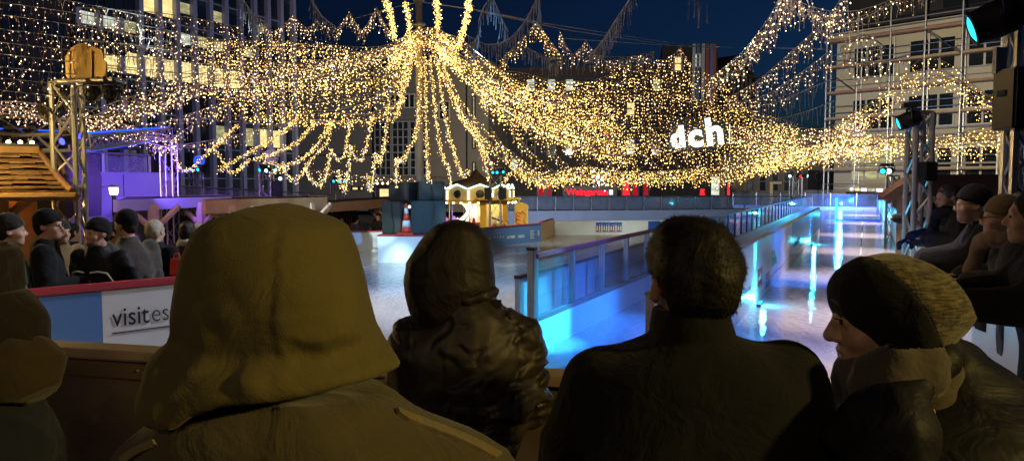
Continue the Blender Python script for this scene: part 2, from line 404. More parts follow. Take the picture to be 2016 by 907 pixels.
# thin pale line painting the reflection of a glass edge along the lane
mb = MB()
for v, w in ((-.05, .03),): mb.quad(L(3, v - w / 2, ICE + .004), L(58, v - w / 2, ICE + .004), L(58, v + w / 2, ICE + .004), L(3, v + w / 2, ICE + .004))
struct('lane_reflection', mb, 'stripe_pale')

# ---------------------------------------------------------------- rink boards
def run_box(mb, a, b, off, th, z0, z1, n):
    """upright slab from a to b: off = where its front face lies along n, th thick behind it"""
    a = Vector((a.x, a.y, 0)); b = Vector((b.x, b.y, 0)); n = Vector(n)
    q = [a + n * off, b + n * off, b + n * (off - th), a + n * (off - th)]
    mb.hexa([Vector((v.x, v.y, z0)) for v in q], [Vector((v.x, v.y, z1)) for v in q]); return mb
def perp(a, b):     # unit normal on the right of a->b
    d = Vector((b.x - a.x, b.y - a.y, 0)).normalized(); return Vector((d.y, -d.x, 0))
t = thing('rink_barrier', 'brown wooden barrier with a pale sill right in front of the watchers', 'barrier', tuple((FA + FB) / 2))
n = bn; m = MB(); run_box(m, FA, FB, 0, .06, -.004, 1.155, n); m.build('panel', 'front_panel', t)
m = MB(); run_box(m, FA, FB, .03, .13, 1.158, FTOP, n); m.build('sill', 'front_sill' if 'front_sill' in MATS else 'pale_wood', t, bevel=.008)
m = MB(); run_box(m, FA, FB, .012, .011, 1.085, 1.15, n); m.build('trim', 'boards_wood', t)
nb = int((FB - FA).length / .21)
for i in range(nb):
    c = FA + (FB - FA) * (i + .5) / nb + n * .012
    if -1.9 < c.x < 1.6 and i % 2 == 0:
        m = MB(); m.lathe([(.007, 0), (.006, .006), (.001, .007)], (c.x, c.y, 1.12), 8, M=Matrix.Rotation(PI / 2, 3, 'X')); m.build('bolt', 'galv', t)
# advertising board on the left
def board_pt(px, py, a, n):     # where the pixel's ray meets the upright plane through a
    r = ray(px, py); o = Vector((0, 0, CAMZ)); k = (Vector((a.x, a.y, 0)) - o).dot(n) / r.dot(n); return o + r * k
t = thing('advertising_board', 'blue and white rink board with visitess lettering and red top rail', 'rink board', tuple((V0 + V1) / 2))
SPL = board_pt(200, 600, V0, vn); s_ = (Vector((SPL.x, SPL.y, 0)) - V0).dot(vd); SP = V0 + vd * s_
m = MB(); run_box(m, V0, SP, 0, .05, .1, 1.035, vn); m.build('blue_panel', 'blue_panel', t)
m = MB(); run_box(m, SP + vd * .003, V1, 0, .05, .1, 1.035, vn); m.build('white_panel', 'white_panel', t)
m = MB(); run_box(m, V0, V1, .012, .075, 1.038, 1.1, vn); m.build('top_rail', 'red_rail', t, bevel=.01)
m = MB(); run_box(m, V0, V1, .014, .013, .1, .3, vn); m.build('kick_plate', 'white_panel', t)
tp = board_pt(221, 643, V0 + vn * .004, vn); sz = .215
o1 = put_text('lettering', 'visit', sz, tp, vd, vn, 'ink', t, .0006, .0006, sx=.82)
w1 = max(v.co.dot(vd) for v in o1.data.vertices) - tp.dot(vd)
put_text('lettering', 'essen', sz, tp + vd * (w1 + .012), vd, vn, 'ink', t, .0006, -.003, sx=.82)
u0 = board_pt(221, 656, V0 + vn * .004, vn); m = MB(); run_box(m, Vector((u0.x, u0.y, 0)), Vector((u0.x, u0.y, 0)) + vd * .95, .001, .003, u0.z - .004, u0.z + .004, vn); m.build('underline', 'ink', t)
# low return board behind the hooded watcher and the low boards at the back
def low_board(name_label, a, b, z0, z1, panel='white_panel', rail='red_rail', group=None):
    n_ = perp(a, b); t = thing('rink_board', name_label, 'rink board', ((a.x + b.x) / 2, (a.y + b.y) / 2, z0), group)
    m = MB(); run_box(m, a, b, 0, .06, z0, z1 - .04, n_); m.build('panel', panel, t)
    m = MB(); run_box(m, a, b, .015, .09, z1 - .037, z1, n_); m.build('top_rail', rail, t, bevel=.008); return t, n_
VC = Vector((V1.x - 2.2, V1.y + 5, 0))
low_board('white rink board running back from the address board', V1, VC, -.8, 1.1)
low_board('long white rink board at the back left under the pavilion', VC, K1, -1.2, .65)
low_board('white rink board with a red rail behind the loudspeaker island', K1, K2 - (K2 - K1).normalized() * .02, -1.2, .65)
t, n_ = low_board('blue advertising board with white lettering below the carousel', K2, K3, -1.0, .66, 'blue_panel')
d_ = Vector((K3.x - K2.x, K3.y - K2.y, 0)).normalized(); e = K2 + n_ * .004
def on(px, py): return board_pt(px, py, e, n_)
put_text('lettering', 'GOTTFRIED', .1, on(998, 469.6), d_, n_, 'sticker', t, .002, .004, sx=.78)
put_text('lettering', 'SCHULTZ', .1, on(1021, 467.6), d_, n_, 'sticker', t, .002, .004, sx=.72)
m = MB()
for i in range(5):
    q = on(1044, 454.5 + i * 3.6); run_box(m, q, q + d_ * (.19 if i % 2 else .24), .003, .003, q.z - .015, q.z + .012, n_)
m.build('small_print', 'sticker', t)
q = on(1059, 464); m = MB(); run_box(m, q, q + d_ * .075, .003, .003, q.z, q.z + .17, n_); m.build('label', 'sticker', t)
m = MB()
for i in range(4):
    q = on(973 + i * 5.6, 469 - i * .5); run_box(m, q, q + d_ * .035, .003, .003, q.z, q.z + (.06, .04, .05, .035)[i], n_)
q = on(958, 471); run_box(m, q, q + d_ * .18, .003, .003, q.z, q.z + .03, n_); m.build('emblem', 'sticker', t)
low_board('short beige end board beside the blue advertising board', K3, K4 + Vector((.0, .0, 0)), -1.0, .7, 'cream')
t, n_ = low_board('pale far rink board with a team poster, below the concrete wall', K4 + Vector((.02, .02, 0)), K5, -1.0, .6, rail='white_panel')
e = K4 + n_ * .004
def on(px, py): return board_pt(px, py, e, n_)
d_ = Vector((K5.x - K4.x, K5.y - K4.y, 0)).normalized()
A = on(1173, 456.5); B = on(1224, 456.5); m = MB(); run_box(m, A, B, .008, .012, A.z, A.z + .33, n_); po = m.build('poster', 'poster', t)
m = MB(); run_box(m, A, B, .012, .003, A.z + .2, A.z + .33, n_); m.build('poster_sky', 'deep_blue', po)
m = MB()
for i in range(11):
    q = A + (B - A) * (i + .5) / 11
    m.box((q.x + n_.x * .014, q.y + n_.y * .014, A.z + .12), (.045, .004, .14 + .03 * (i % 3)), math.atan2(d_.y, d_.x)); m.ico((q.x + n_.x * .014, q.y + n_.y * .014, A.z + .225 + .015 * (i % 3)), (.018, .004, .02))
m.build('team_picture', 'cone_white', po)
A = on(1276, 456); B = on(1300, 456); m = MB(); run_box(m, A, B, .008, .012, A.z, A.z + .37, n_); m.build('blue_panel', 'deep_blue', t)

# glass barrier with the red rail (left of the curling lanes)
def glass_run(label, v, u0, u1, step, side, rail, kick=.33, top=1.15, th=.07, group=None, panel='pane', kickm='white_panel', cat='glass barrier', posts=True, posth=None):
    c = L((u0 + u1) / 2, v, ICE); t = thing('glass_barrier', label, cat, tuple(c), group)
    n_ = Vector((LC, -LS, 0)) * side
    m = MB(); run_box(m, L(u0, v), L(u1, v), th / 2, th, ICE - .02, ICE + kick, n_); m.build('kick_plate', kickm, t)
    m = MB(); run_box(m, L(u0, v), L(u1, v), th / 2 + .01, th + .02, top - .05, top, n_); m.build('top_rail', rail, t, bevel=.01)
    m = MB(); run_box(m, L(u0, v), L(u1, v), th / 2 - .002, th - .004, ICE + kick + .003, ICE + kick + .05, n_); m.build('bottom_rail', 'galv', t)
    k = max(1, int(round((u1 - u0) / step)))
    for i in range(k + 1):
        u = u0 + (u1 - u0) * i / k; w = .035 if 0 < i < k else .045
        m = MB(); run_box(m, L(u - w, v), L(u + w, v), th / 2 - .004, th - .008, ICE + kick + .053, top - .053, n_); m.build('post', 'galv', t)
        if i < k:
            a, b = L(u + .04, v), L(u + (u1 - u0) / k - .04, v)
            m = MB(); run_box(m, a, b, .006, .012, ICE + kick + .055, top - .055, n_); m.build('pane', panel, t)
    return t, n_
glass_run('glass rink barrier with a long red top rail, left of the near ice lane', -3.10, 7.16, 53, 1.12, 1, 'red_rail')
m = MB(); pp = L(7.10, -3.10); t = thing('end_post', 'tall grey end post where the red railed glass barrier begins', 'post', (pp.x, pp.y, ICE))
m.box((pp.x, pp.y, (ICE + 1.19) / 2), (.075, .075, 1.19 - ICE), R(-25.1)); m.build('post_tube', 'galv', t, bevel=.006)
m = MB(); m.box((pp.x, pp.y, 1.205), (.085, .085, .03), R(-25.1)); m.build('cap', 'black', t)
# lower white board seen through the glass with its own post
a = gz(1022, 537, .93); a = Vector((a.x, a.y, 0)); b = a + Vector((LS, LC, 0)) * 30
ua = a.x * LS + a.y * LC; va = a.x * LC - a.y * LS
t = thing('rink_board', 'lower board with a black rail standing just behind the red railed glass', 'rink board', (a.x, a.y, ICE)); n_ = Vector((LC, -LS, 0))
m = MB(); run_box(m, a + n_ * .0, b, 0, .05, ICE - .02, .86, n_); m.build('panel', 'frosted_pane', t)
m = MB(); run_box(m, a, b, .01, .07, .863, .90, n_); m.build('top_rail', 'dark_metal', t)
for i in range(24):
    q = a + (b - a) * i / 24; m = MB(); run_box(m, q, q + Vector((LS, LC, 0)) * (.06 if i else .09), .014, .013, ICE, .86, n_); m.build('post', 'galv', t)
# lane board with sponsor panels
LB = -1.46; U0, U1 = 5.6, 29.0
t = thing('sponsor_board', 'white and blue sponsor board dividing the two ice lanes', 'rink board', tuple(L((U0 + U1) / 2, LB, ICE)))
n_ = Vector((LC, -LS, 0)); dL = Vector((LS, LC, 0)); e = L(U0, LB) + n_ * .035
def on(px, py): return board_pt(px, py, e, n_)
def ucoord(p): return p.x * LS + p.y * LC
ub = ucoord(on(1558, 500)); TB = 1.05
m = MB(); run_box(m, L(U0, LB), L(ub, LB), .035, .07, ICE - .02, TB - .03, n_); m.build('white_panel', 'white_panel', t)
m = MB(); run_box(m, L(ub + .003, LB), L(U1, LB), .035, .07, ICE + .2, TB - .03, n_); m.build('blue_panel', 'deep_blue', t)
m = MB(); run_box(m, L(ub + .003, LB), L(U1, LB), .034, .068, ICE - .02, ICE + .197, n_); m.build('kick_plate', 'white_panel', t)
m = MB(); run_box(m, L(U0, LB), L(U1, LB), .045, .09, TB - .027, TB, n_); m.build('top_rail', 'galv', t, bevel=.005)
m = MB(); run_box(m, L(U0, LB), L(ub, LB), .041, .0055, ICE + .19, ICE + .205, n_); m.build('seam', 'galv', t)
def glyphs(par, q, k, w, h, mt):
    '''a row of upright letter-like strokes, as unreadable as in the photograph'''
    m = MB(); g = random.Random(int(k * 100 + h * 1000)); f = .0045
    for i in range(k):
        a = q + dL * (i * w); hh = h * g.choice((.7, .7, 1)); c = w * .7
        for x0, x1, z0, z1 in g.sample([(0, .25, 0, 1), (.75, 1, 0, .72), (.26, .74, 0, .16), (.26, .74, .55, .71)], 3):
            run_box(m, a + dL * c * x0, a + dL * c * x1, f, .003, a.z + hh * z0, a.z + hh * z1, n_)
    if k == 9: run_box(m, q, q + dL * (k * w), f - .0005, .0025, q.z - .004, q.z + .012, n_)
    m.build('lettering', mt, par)
def patch(px, py, w, h, mt, nm='emblem', lab=None):
    q = on(px, py); m = MB(); run_box(m, q, q + dL * w, .003, .003, q.z, q.z + h, n_); o = m.build(nm, mt, t)
    if lab: o['label'] = lab
    return q, o
q, o = patch(1491, 566, .55, .27, 'logo_red', 'emblem', 'red square emblem with white writing')
glyphs(o, q + dL * .09 + Vector((0, 0, .09)), 5, .075, .1, 'sticker')
q, o = patch(1507, 568, .55, .24, 'logo_blue', 'emblem', 'blue square emblem'); glyphs(o, q + dL * .1 + Vector((0, 0, .08)), 4, .085, .09, 'blue_panel')
q, o = patch(1519, 525, .8, .27, 'logo_green', 'emblem', 'green emblem'); glyphs(o, q + dL * .18 + Vector((0, 0, .07)), 4, .11, .12, 'logo_blue')
put_text('lettering', 'im Team', .17, on(1449, 560), dL, n_, 'ink_grey', t, .001, .001)
glyphs(t, on(1452, 592), 16, .075, .1, 'ink_grey')
q, o = patch(1434, 631, .32, .26, 'ink_grey', 'emblem', 'dark square emblem')
# white bell and stripes near the start of the blue part
q = on(1522, 480); m = MB(); h = q.z
P_ = [(0, .24), (1.1, .24), (.95, .02), (.78, -.12), (.62, -.18), (.46, -.12), (.2, .05)]
m.prism([Vector((q.x, q.y, h)) + dL * a + Vector((0, 0, b - .12)) + n_ * .001 for a, b in P_], n_, .003)
for k in range(4):
    s0 = 1.15 + k * .42; m.prism([Vector((q.x, q.y, h)) + dL * (s0 + a) + Vector((0, 0, b - .1)) + n_ * .001 for a, b in ((0, .26), (.16, .26), (.36 - .07 * k, -.5), (.24 - .07 * k, -.5))], n_, .003)
m.build('graphic', 'sticker', t)
glyphs(t, on(1564, 487), 9, .2, .22, 'logo_blue')
q, o = patch(1584, 465, 2.2, .3, 'ink_grey', 'emblem', 'grey lettered panel')
# right hand boards of the lane, pale with orange rail
RV = .83
t = thing('rink_barrier', 'pale rink board with an orange top rail that the watchers on the right lean on', 'barrier', tuple(L(25, RV, 0)))
n_ = Vector((-LC, LS, 0))
run = [(1.9, 58.5)]
m = MB(); run_box(m, L(RJu + .04, RV), L(58.5, RV), .03, .06, -.02, 1.14, n_); m.build('panel', 'white_panel', t)
m = MB(); run_box(m, L(RJu + .04, RV), L(58.5, RV), .05, .14, 1.143, 1.2, n_); m.build('top_rail', 'orange_rail', t, bevel=.012)
m = MB(); run_box(m, L(RJu + .04, RV), L(58.5, RV), .036, .0055, .16, .3, n_); m.build('kick_plate', 'pale_wood', t)
# far glass end of the lanes
a, b = L(58.6, -9), L(58.6, 1.2); n_ = perp(b, a) if perp(b, a).y < 0 else perp(a, b)
t = thing('glass_barrier', 'far glass end wall of the ice lanes with blue lit foot', 'glass barrier', tuple(L(58.6, -1, ICE)))
m = MB(); run_box(m, a, b, .03, .06, ICE - .02, .32, n_); m.build('kick_plate', 'white_panel', t)
for i in range(6):
    p0, p1 = a + (b - a) * (i / 6), a + (b - a) * ((i + 1) / 6); w = (b - a).normalized() * .05
    m = MB(); run_box(m, p0 + w, p1 - w, .008, .016, .34, 1.2, n_); m.build('pane', 'milky_pane', t)
    m = MB(); run_box(m, p0 - w * .8, p0 + w * .8, .03, .06, .325, 1.26, n_); m.build('post', 'galv', t)
m = MB(); run_box(m, a, b, .035, .07, .28, .315, n_); m.build('light_strip', 'led_blue', t)
# light bar on the lane; cyan boxes added to imitate beams from moving heads
for (px, py, w, lab, mt) in ((1520, 603, .3, 'small cyan light added at the foot of the sponsor board, nearest', 'led_cyan'), (1612, 482, .5, 'small cyan light added at the foot of the sponsor board, farther off', 'led_cyan')):
    q = gz(px, py, ICE); u = ucoord(q); t = thing('added_glow', lab, 'added light', tuple(L(u, LB + .11, ICE)))
    m = MB(); run_box(m, L(u - w / 2, LB + .11), L(u + w / 2, LB + .11), .03, .05, ICE + .002, ICE + .04, Vector((LC, -LS, 0))); m.build('housing', 'dark_metal', t)
    m = MB(); run_box(m, L(u - w / 2 + .02, LB + .11), L(u + w / 2 - .02, LB + .11), .02, .03, ICE + .043, ICE + .055, Vector((LC, -LS, 0))); m.build('lens', mt, t)
q = gz(1645, 433, ICE); u = ucoord(q); a = L(u, LB + .2); b = L(u, .76)
t = thing('light_bar', 'cyan glowing light bar lying across the ice lane far down', 'light bar', (a.x, a.y, ICE))
m = MB(); run_box(m, a, b, .05, .1, ICE + .003, ICE + .06, Vector((-LS, -LC, 0))); m.build('housing', 'dark_metal', t)
m = MB(); run_box(m, a, b, .055, .004, ICE + .01, ICE + .05, Vector((-LS, -LC, 0))); m.build('lens', 'led_blue', t)
pc = at(1646, 433, a.y + .3); m = MB(); m.tube([(pc.x, pc.y, ICE + .06), (pc.x, pc.y, 1.2)], .05, 8); m.build('light_tube', 'led_cyan', t)
# ---------------------------------------------------------------- buildings
class Fac:
    def __init__(s, a, b): s.a = Vector((a.x, a.y, 0)); b = Vector((b.x, b.y, 0)); s.t = (b - s.a).normalized(); s.len = (b - s.a).length; s.n = Vector((s.t.y, -s.t.x, 0))
    def box(s, m, t0, t1, z0, z1, d0, d1):
        q = [s.a + s.t * t0 + s.n * d1, s.a + s.t * t1 + s.n * d1, s.a + s.t * t1 + s.n * d0, s.a + s.t * t0 + s.n * d0]
        m.hexa([Vector((v.x, v.y, z0)) for v in q], [Vector((v.x, v.y, z1)) for v in q]); return m
    def P(s, px): # t where the pixel column meets the facade
        dx = (px - 1008) / F; return (dx * s.a.y - s.a.x) / (s.t.x - dx * s.t.y)
    def Y(s, t): return s.a.y + s.t.y * t
    def pz(s, px, py): t = s.P(px); return zat(py, s.Y(t))
def bldg(name, lab, fac, t0, t1, z1, m, depth=12, z0=-1.2, cat='building'):
    c = fac.a + fac.t * ((t0 + t1) / 2); r = thing(name, lab, cat, (c.x, c.y, z0))
    b = MB(); fac.box(b, t0, t1, z0, z1, -depth, 0); b.build('wall', m, r); return r
def window(fac, r, t0, t1, z0, z1, glassm, bars=1, rows=1, fm='window_bar', d=.0, lab=None):
    m = MB(); fac.box(m, t0, t1, z0, z1, d + .004, d + .03); w = m.build('window', glassm, r)
    m = MB(); e = .07
    for i in range(bars + 1): x = t0 + (t1 - t0) * i / bars; fac.box(m, x - e, x + e, z0 - e, z1 + e, d + .003, d + .09)
    for i in range(rows + 1): z = z0 + (z1 - z0) * i / rows; fac.box(m, t0 + e + .002, t1 - e - .002, z - e * .8, z + e * .8, d + .002, d + .085)
    m.build('frame', fm, w)
    if lab: w['label'] = lab
    return w
# the tall office tower on the left
pA = Vector((-.573 * 61.5, 61.5, 0)); pB = Vector((-.2892 * 84.5, 84.5, 0)); T = Fac(pA, pB)
r = bldg('office_tower', 'tall modern office tower with lilac ribs and some lit windows, on the left', T, 0, T.len, 34, 'spandrel', 14)
nc = 13; cw = T.len / nc
for i in range(nc + 1):
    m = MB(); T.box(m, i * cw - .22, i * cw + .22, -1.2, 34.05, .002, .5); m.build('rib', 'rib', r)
lit = {(12.4, c): 'window_warm' for c in range(1, 9)}
lit.update({(15.2, 0): 'window_white', (15.2, 1): 'window_white', (15.2, 2): 'window_warm_dim', (15.2, 9): 'window_warm_dim', (18.0, 3): 'window_warm', (18, 4): 'window_warm', (18.0, 5): 'window_warm_dim', (18, 7): 'window_warm_dim', (6.8, 9): 'window_warm_dim', (6.8, 10): 'window_warm', (6.8, 11): 'window_warm', (18, 10): 'window_warm_dim', (15.2, 5): 'window_white', (15.2, 6): 'window_warm_dim', (15.2, 7): 'window_warm_dim', (6.8, 7): 'window_warm_dim'})
for z in (4.0, 6.8, 9.6, 12.4, 15.2, 18.0, 20.8):
    for c in range(nc):
        g = lit.get((z, c)); a, b = c * cw + .26, (c + 1) * cw - .26
        zz = (z - .25, z + .75) if g in ('window_white', 'window_warm_dim') and z > 14 else (z - .95, z + .85)
        m = MB(); T.box(m, a, b, zz[0], zz[1], .004, .03); w = m.build('window', g or 'dark_pane', r)
        m = MB(); T.box(m, a, b, zz[0] - .1, zz[0] - .02, .004, .14); m.build('sill', 'dark_metal', w)
        if g: w['label'] = 'lit yellow window'
for z in (2.45, 5.3, 8.2, 11.0, 13.9, 16.6, 19.4):
    m = MB()
    for c in range(nc): T.box(m, c * cw + .24, (c + 1) * cw - .24, z - .05, z + .05, .004, .2)
    m.build('ledge', 'rib', r)
# dark building nearer on the far left
D = Fac(Vector((xat(-260, 44), 44, 0)), Vector((xat(150, 58), 58, 0)))
r = bldg('dark_building', 'unlit dark building behind the light curtain at the far left', D, 0, D.len, 30, 'dark_wall', 8)
for z in (6, 9.2, 12.4, 15.6):
    for i in range(6): window(D, r, 3 + i * 3.0, 5 + i * 3.0, z, z + 1.7, 'dark_pane', 2, 1, 'dark_metal')
# grey blank block, glass cinema front, beige house, across the back
G = Fac(Vector((xat(560, 90), 90, 0)), Vector((xat(738, 87), 87, 0)))
r = bldg('grey_block', 'blank grey concrete block behind the hanging light loops left of the mast', G, 0, G.len, G.pz(650, 120), 'grey_wall')
m = MB(); G.box(m, 0, G.len, 5.2, 5.35, .002, .05); G.box(m, 0, G.len, 9.2, 9.35, .002, .05); m.build('joint', 'dark_wall', r)
for (a, b) in ((653, 658), (694, 706), (710, 716)):
    w = window(G, r, G.P(a), G.P(b), G.pz(a, 374), G.pz(a, 368), 'window_warm', 1, 1, 'dark_metal', lab='small lit window near the ground')
C_ = Fac(Vector((xat(738, 86), 86, 0)), Vector((xat(842, 85), 85, 0)))
r = bldg('glass_front_building', 'dark building with a large gridded glass front, straight behind the mast', C_, 0, C_.len, C_.pz(790, 130), 'grey_wall')
for k in range(3):
    a, b = C_.len * k / 3 + .1, C_.len * (k + 1) / 3 - .1
    window(C_, r, a, b, C_.pz(790, 345), C_.pz(790, 240), 'dark_pane', 3, 7, 'galv')
window(C_, r, C_.P(798), C_.P(818), C_.pz(800, 212), C_.pz(800, 186), 'dark_pane', 2, 1)
window(C_, r, C_.P(770), C_.P(790), C_.pz(780, 212), C_.pz(780, 186), 'dark_pane', 2, 1)
m = MB(); C_.box(m, 0.0, C_.len, C_.pz(790, 236), C_.pz(790, 228), .002, .5); m.build('ledge', 'grey_wall', r)
# lit stall front at its foot
t = thing('market_stall', 'low market stall with a row of warm bulbs and lit window, behind the loudspeakers', 'stall', tuple(at(790, 380, 60)))
q0, q1 = at(740, 362, 60), at(832, 362, 60); m = MB(); S_ = Fac(q0, q1)
S_.box(m, 0, S_.len, -.6, zat(364, 60), -2, 0); m.build('hut', 'dark_wall', t)
m = MB(); S_.box(m, -.2, S_.len + .2, zat(364, 60), zat(360, 60), -2.2, .4); m.build('roof', 'slate', t)
for i in range(9):
    m = MB(); c = S_.a + S_.t * (S_.len * (i + .5) / 9) + S_.n * .5; m.ico((c.x, c.y, zat(361, 60)), .085); m.build('bulb', 'bulb_kiosk', t)
for i in range(3):
    m = MB(); S_.box(m, .3 + i * 1.2, 1.2 + i * 1.2, zat(388, 60), zat(372, 60), .003, .03); m.build('window', 'window_warm', t)
E_ = Fac(Vector((xat(842, 85), 85, 0)), Vector((xat(962, 83), 83, 0)))
r = bldg('beige_house', 'beige corner house with dark windows just right of the mast', E_, 0, E_.len, E_.pz(900, 120), 'beige_wall')
window(E_, r, E_.P(866), E_.P(886), E_.pz(876, 235), E_.pz(876, 200), 'dark_pane', 2, 2)
for px, y0, y1 in ((933, 292, 260), (933, 355, 320), (933, 230, 190), (935, 175, 140)):
    window(E_, r, E_.P(px - 2), E_.P(px + 3), E_.pz(px, y0), E_.pz(px, y1), 'window_warm_dim', 1, 1, 'dark_metal', lab='narrow lit window')
m = MB(); E_.box(m, E_.P(918), E_.P(921), -.5, E_.pz(918, 130), .002, .1); m.build('downpipe', 'dark_metal', r)
Hh = Fac(Vector((xat(962, 90), 90, 0)), Vector((xat(1345, 86), 86, 0)))
r = bldg('dark_department_store', 'wide dark building behind the right half of the light canopy', Hh, 0, Hh.len, Hh.pz(1150, 130), 'dark_wall', 14)
for k, px in enumerate((990, 1045, 1085, 1120, 1160, 1200, 1240, 1290)):
    for y, h in ((168, 24), (215, 26), (290, 30)):
        g = {(1045, 168): 'window_white', (1085, 168): 'window_white', (1240, 215): 'window_warm', (1240, 290): 'window_white', (1290, 168): 'window_warm_dim', (1120, 168): 'window_white'}.get((px, y), 'dark_pane')
        window(Hh, r, Hh.P(px - 8), Hh.P(px + 8), Hh.pz(px, y + h / 2), Hh.pz(px, y - h / 2), g, 1, 2, 'dark_metal', lab='lit window' if g != 'dark_pane' else None)
I_ = Fac(Vector((xat(1300, 85), 85, 0)), Vector((xat(1408, 84), 84, 0)))
r = bldg('striped_tower_house', 'taller house with coloured vertical stripes under the roof, left of the dark gable', I_, 0, I_.len, I_.pz(1380, 86), 'dark_wall', 10)
for px, mt in ((1362, 'stripe_pale'), (1370, 'stripe_blue'), (1380, 'stripe_pale'), (1388, 'stripe_red'), (1396, 'stripe_blue'), (1402, 'stripe_red')):
    m = MB(); I_.box(m, I_.P(px - 3), I_.P(px + 3), I_.pz(px, 200), I_.pz(px, 86.5), .003, .06); m.build('stripe', mt, r)
window(I_, r, I_.P(1360), I_.P(1375), I_.pz(1367, 132), I_.pz(1367, 107), 'window_white', 1, 3, lab='bright white window')
window(I_, r, I_.P(1324), I_.P(1338), I_.pz(1331, 140), I_.pz(1331, 112), 'window_warm', 1, 2, lab='bright warm window')
J_ = Fac(Vector((xat(1400, 92), 92, 0)), Vector((xat(1482, 98), 98, 0)))
r = thing('gabled_house', 'dark old house with a sloping roofline and narrow piers against the sky', 'building', (J_.a.x, J_.a.y, -1))
m = MB(); zz = [J_.pz(1402, 112), J_.pz(1450, 112), J_.pz(1480, 150)]
pts = [(0, -1), (J_.len, -1), (J_.len, zz[2]), (J_.len * .62, zz[1] + .3), (0, zz[0] - 1.0)]
m.prism([J_.a + J_.t * a + Vector((0, 0, b)) for a, b in pts], -J_.n, 12); m.build('wall', 'dark_wall', r)
for i in range(7):
    x = J_.len * (.25 + .1 * i); m = MB(); J_.box(m, x, x + .22, zz[2] - 5, zz[2] - .4, .003, .25); m.build('pier', 'grey_wall', r)
m = MB(); J_.box(m, J_.len * .2, J_.len + .3, zz[2] - .35, zz[2], .003, .5); m.build('cornice', 'grey_wall', r)
# low row at street level under the canopy on the right
K_ = Fac(Vector((xat(1345, 88), 88, 0)), Vector((xat(1660, 80), 80, 0)))
r = bldg('low_shop_building', 'low pale shop building at the far end between the store and the scaffolding', K_, 0, K_.len, K_.pz(1500, 262), 'beige_wall', 10)
for px in range(1470, 1640, 24): window(K_, r, K_.P(px), K_.P(px + 14), K_.pz(px, 376), K_.pz(px, 338), 'dark_pane', 1, 2, 'dark_metal')
for px in range(1480, 1640, 34): window(K_, r, K_.P(px), K_.P(px + 16), K_.pz(px, 318), K_.pz(px, 288), 'window_warm_dim' if px % 3 == 0 else 'dark_pane', 2, 1)
m = MB(); K_.box(m, K_.P(1516), K_.P(1522), -.5, K_.pz(1516, 360), .003, .4); K_.box(m, K_.P(1516), K_.P(1540), K_.pz(1516, 362), K_.pz(1516, 358), .41, .6); m.build('portal', 'cream', r)
q0, q1 = at(1590, 375, 72), at(1641, 375, 70); Q_ = Fac(q0, q1)
t = thing('black_hoarding', 'square black hoarding with a faint ring, left of the scaffolding', 'hoarding', tuple(at(1615, 375, 71)))
m = MB(); Q_.box(m, 0, Q_.len, zat(374, 71), zat(335, 71), -.1, 0); m.build('board', 'black', t)
m = MB(); c = at(1617, 347, 71); m.tube([c + Q_.n * .35 + Q_.t * (.42 * math.cos(a)) + Vector((0, 0, .42 * math.sin(a))) for a in np.linspace(0, 2 * PI, 25)], .02, 5); m.build('ring', 'grey_wall', t)
m = MB(); Q_.box(m, -.3, Q_.len + .2, -.8, zat(374.5, 71), -.3, .2); m.build('plinth', 'concrete', t)
# the sign dch
S = Fac(at(1322, 260, 79), at(1440, 250, 79))
t = thing('illuminated_sign', 'big white glowing letters dch on the dark facade', 'sign', tuple(at(1380, 290, 79)))
m = MB(); S.box(m, -.2, S.len, zat(300, 79), zat(228, 79), -.5, -.4); m.build('backing', 'black', t)
mk = lambda txt, px, py, h, off: put_text('letter', txt, h, at(px, py, 78.8), S.t + Vector((0, 0, .13)), S.n, 'sign_white', t, .06, off)
mk('d', 1322, 291, 3.0, .13); mk('c', 1357, 289, 3.35, .14); mk('h', 1391, 286, 3.9, .12)
m = MB(); S.box(m, S.P(1433), S.P(1434), zat(283, 79), zat(245, 79), 0, .1); m.build('edge_light', 'sign_white', t)
# red shop sign
S = Fac(at(1108, 378, 76), at(1215, 378, 76))
t = thing('shop_sign', 'red neon shop sign Weingarten on a dark fascia', 'sign', tuple(at(1160, 386, 76)))
m = MB(); S.box(m, 0, S.len, zat(386, 76), zat(366, 76), -.4, 0); m.build('fascia', 'dark_metal', t)
put_text('lettering', 'Weingarten', .86, at(1115, 383.5, 75.93), S.t, S.n, 'neon_red', t, .03, .03, sx=1.02)
m = MB(); S.box(m, S.P(1199), S.P(1206), zat(383, 75.9), zat(374, 75.9), .05, .09); m.build('emblem', 'sign_white', t)
for k, (a, b, mt) in enumerate(((1060, 1072, 'neon_red_dim'), (1078, 1084, 'neon_red_dim'), (1226, 1240, 'neon_red'), (1246, 1256, 'neon_red_dim'), (1268, 1276, 'neon_red_dim'), (1378, 1388, 'neon_red'), (1432, 1437, 'neon_red'))):
    q = at(a, 384, 77); w = xat(b, 77) - xat(a, 77); t = thing('red_light_panel', 'red glowing upright panel in a shop front right of the shop sign' if k > 1 else 'dim red glowing panel in a shop front left of the shop sign', 'light panel', tuple(q), 'red glowing panels in the far shop fronts')
    top = zat(356 if k != 5 else 372, 77); m = MB()
    m.prism([Vector((q.x, 77, q.z)), Vector((q.x + w, 77, q.z)), Vector((q.x + w * .8, 77, q.z + (top - q.z) * .55)), Vector((q.x + w * .95, 77, top)), Vector((q.x + w * .1, 77, top))], (0, 1, 0), .06); m.build('panel', mt, t)
    m = MB(); m.box((q.x + w / 2, 77.2, (q.z + top) / 2), (w + .3, .2, top - q.z + .3)); m.build('case', 'dark_metal', t)
q = at(1408, 384, 77); t = thing('pillar_sign', 'warm lit white pillar sign among the shops', 'sign', tuple(q)); m = MB(); m.box((q.x, 77, (q.z + zat(348, 77)) / 2), (.75, .25, zat(348, 77) - q.z)); m.build('case', 'window_white', t)
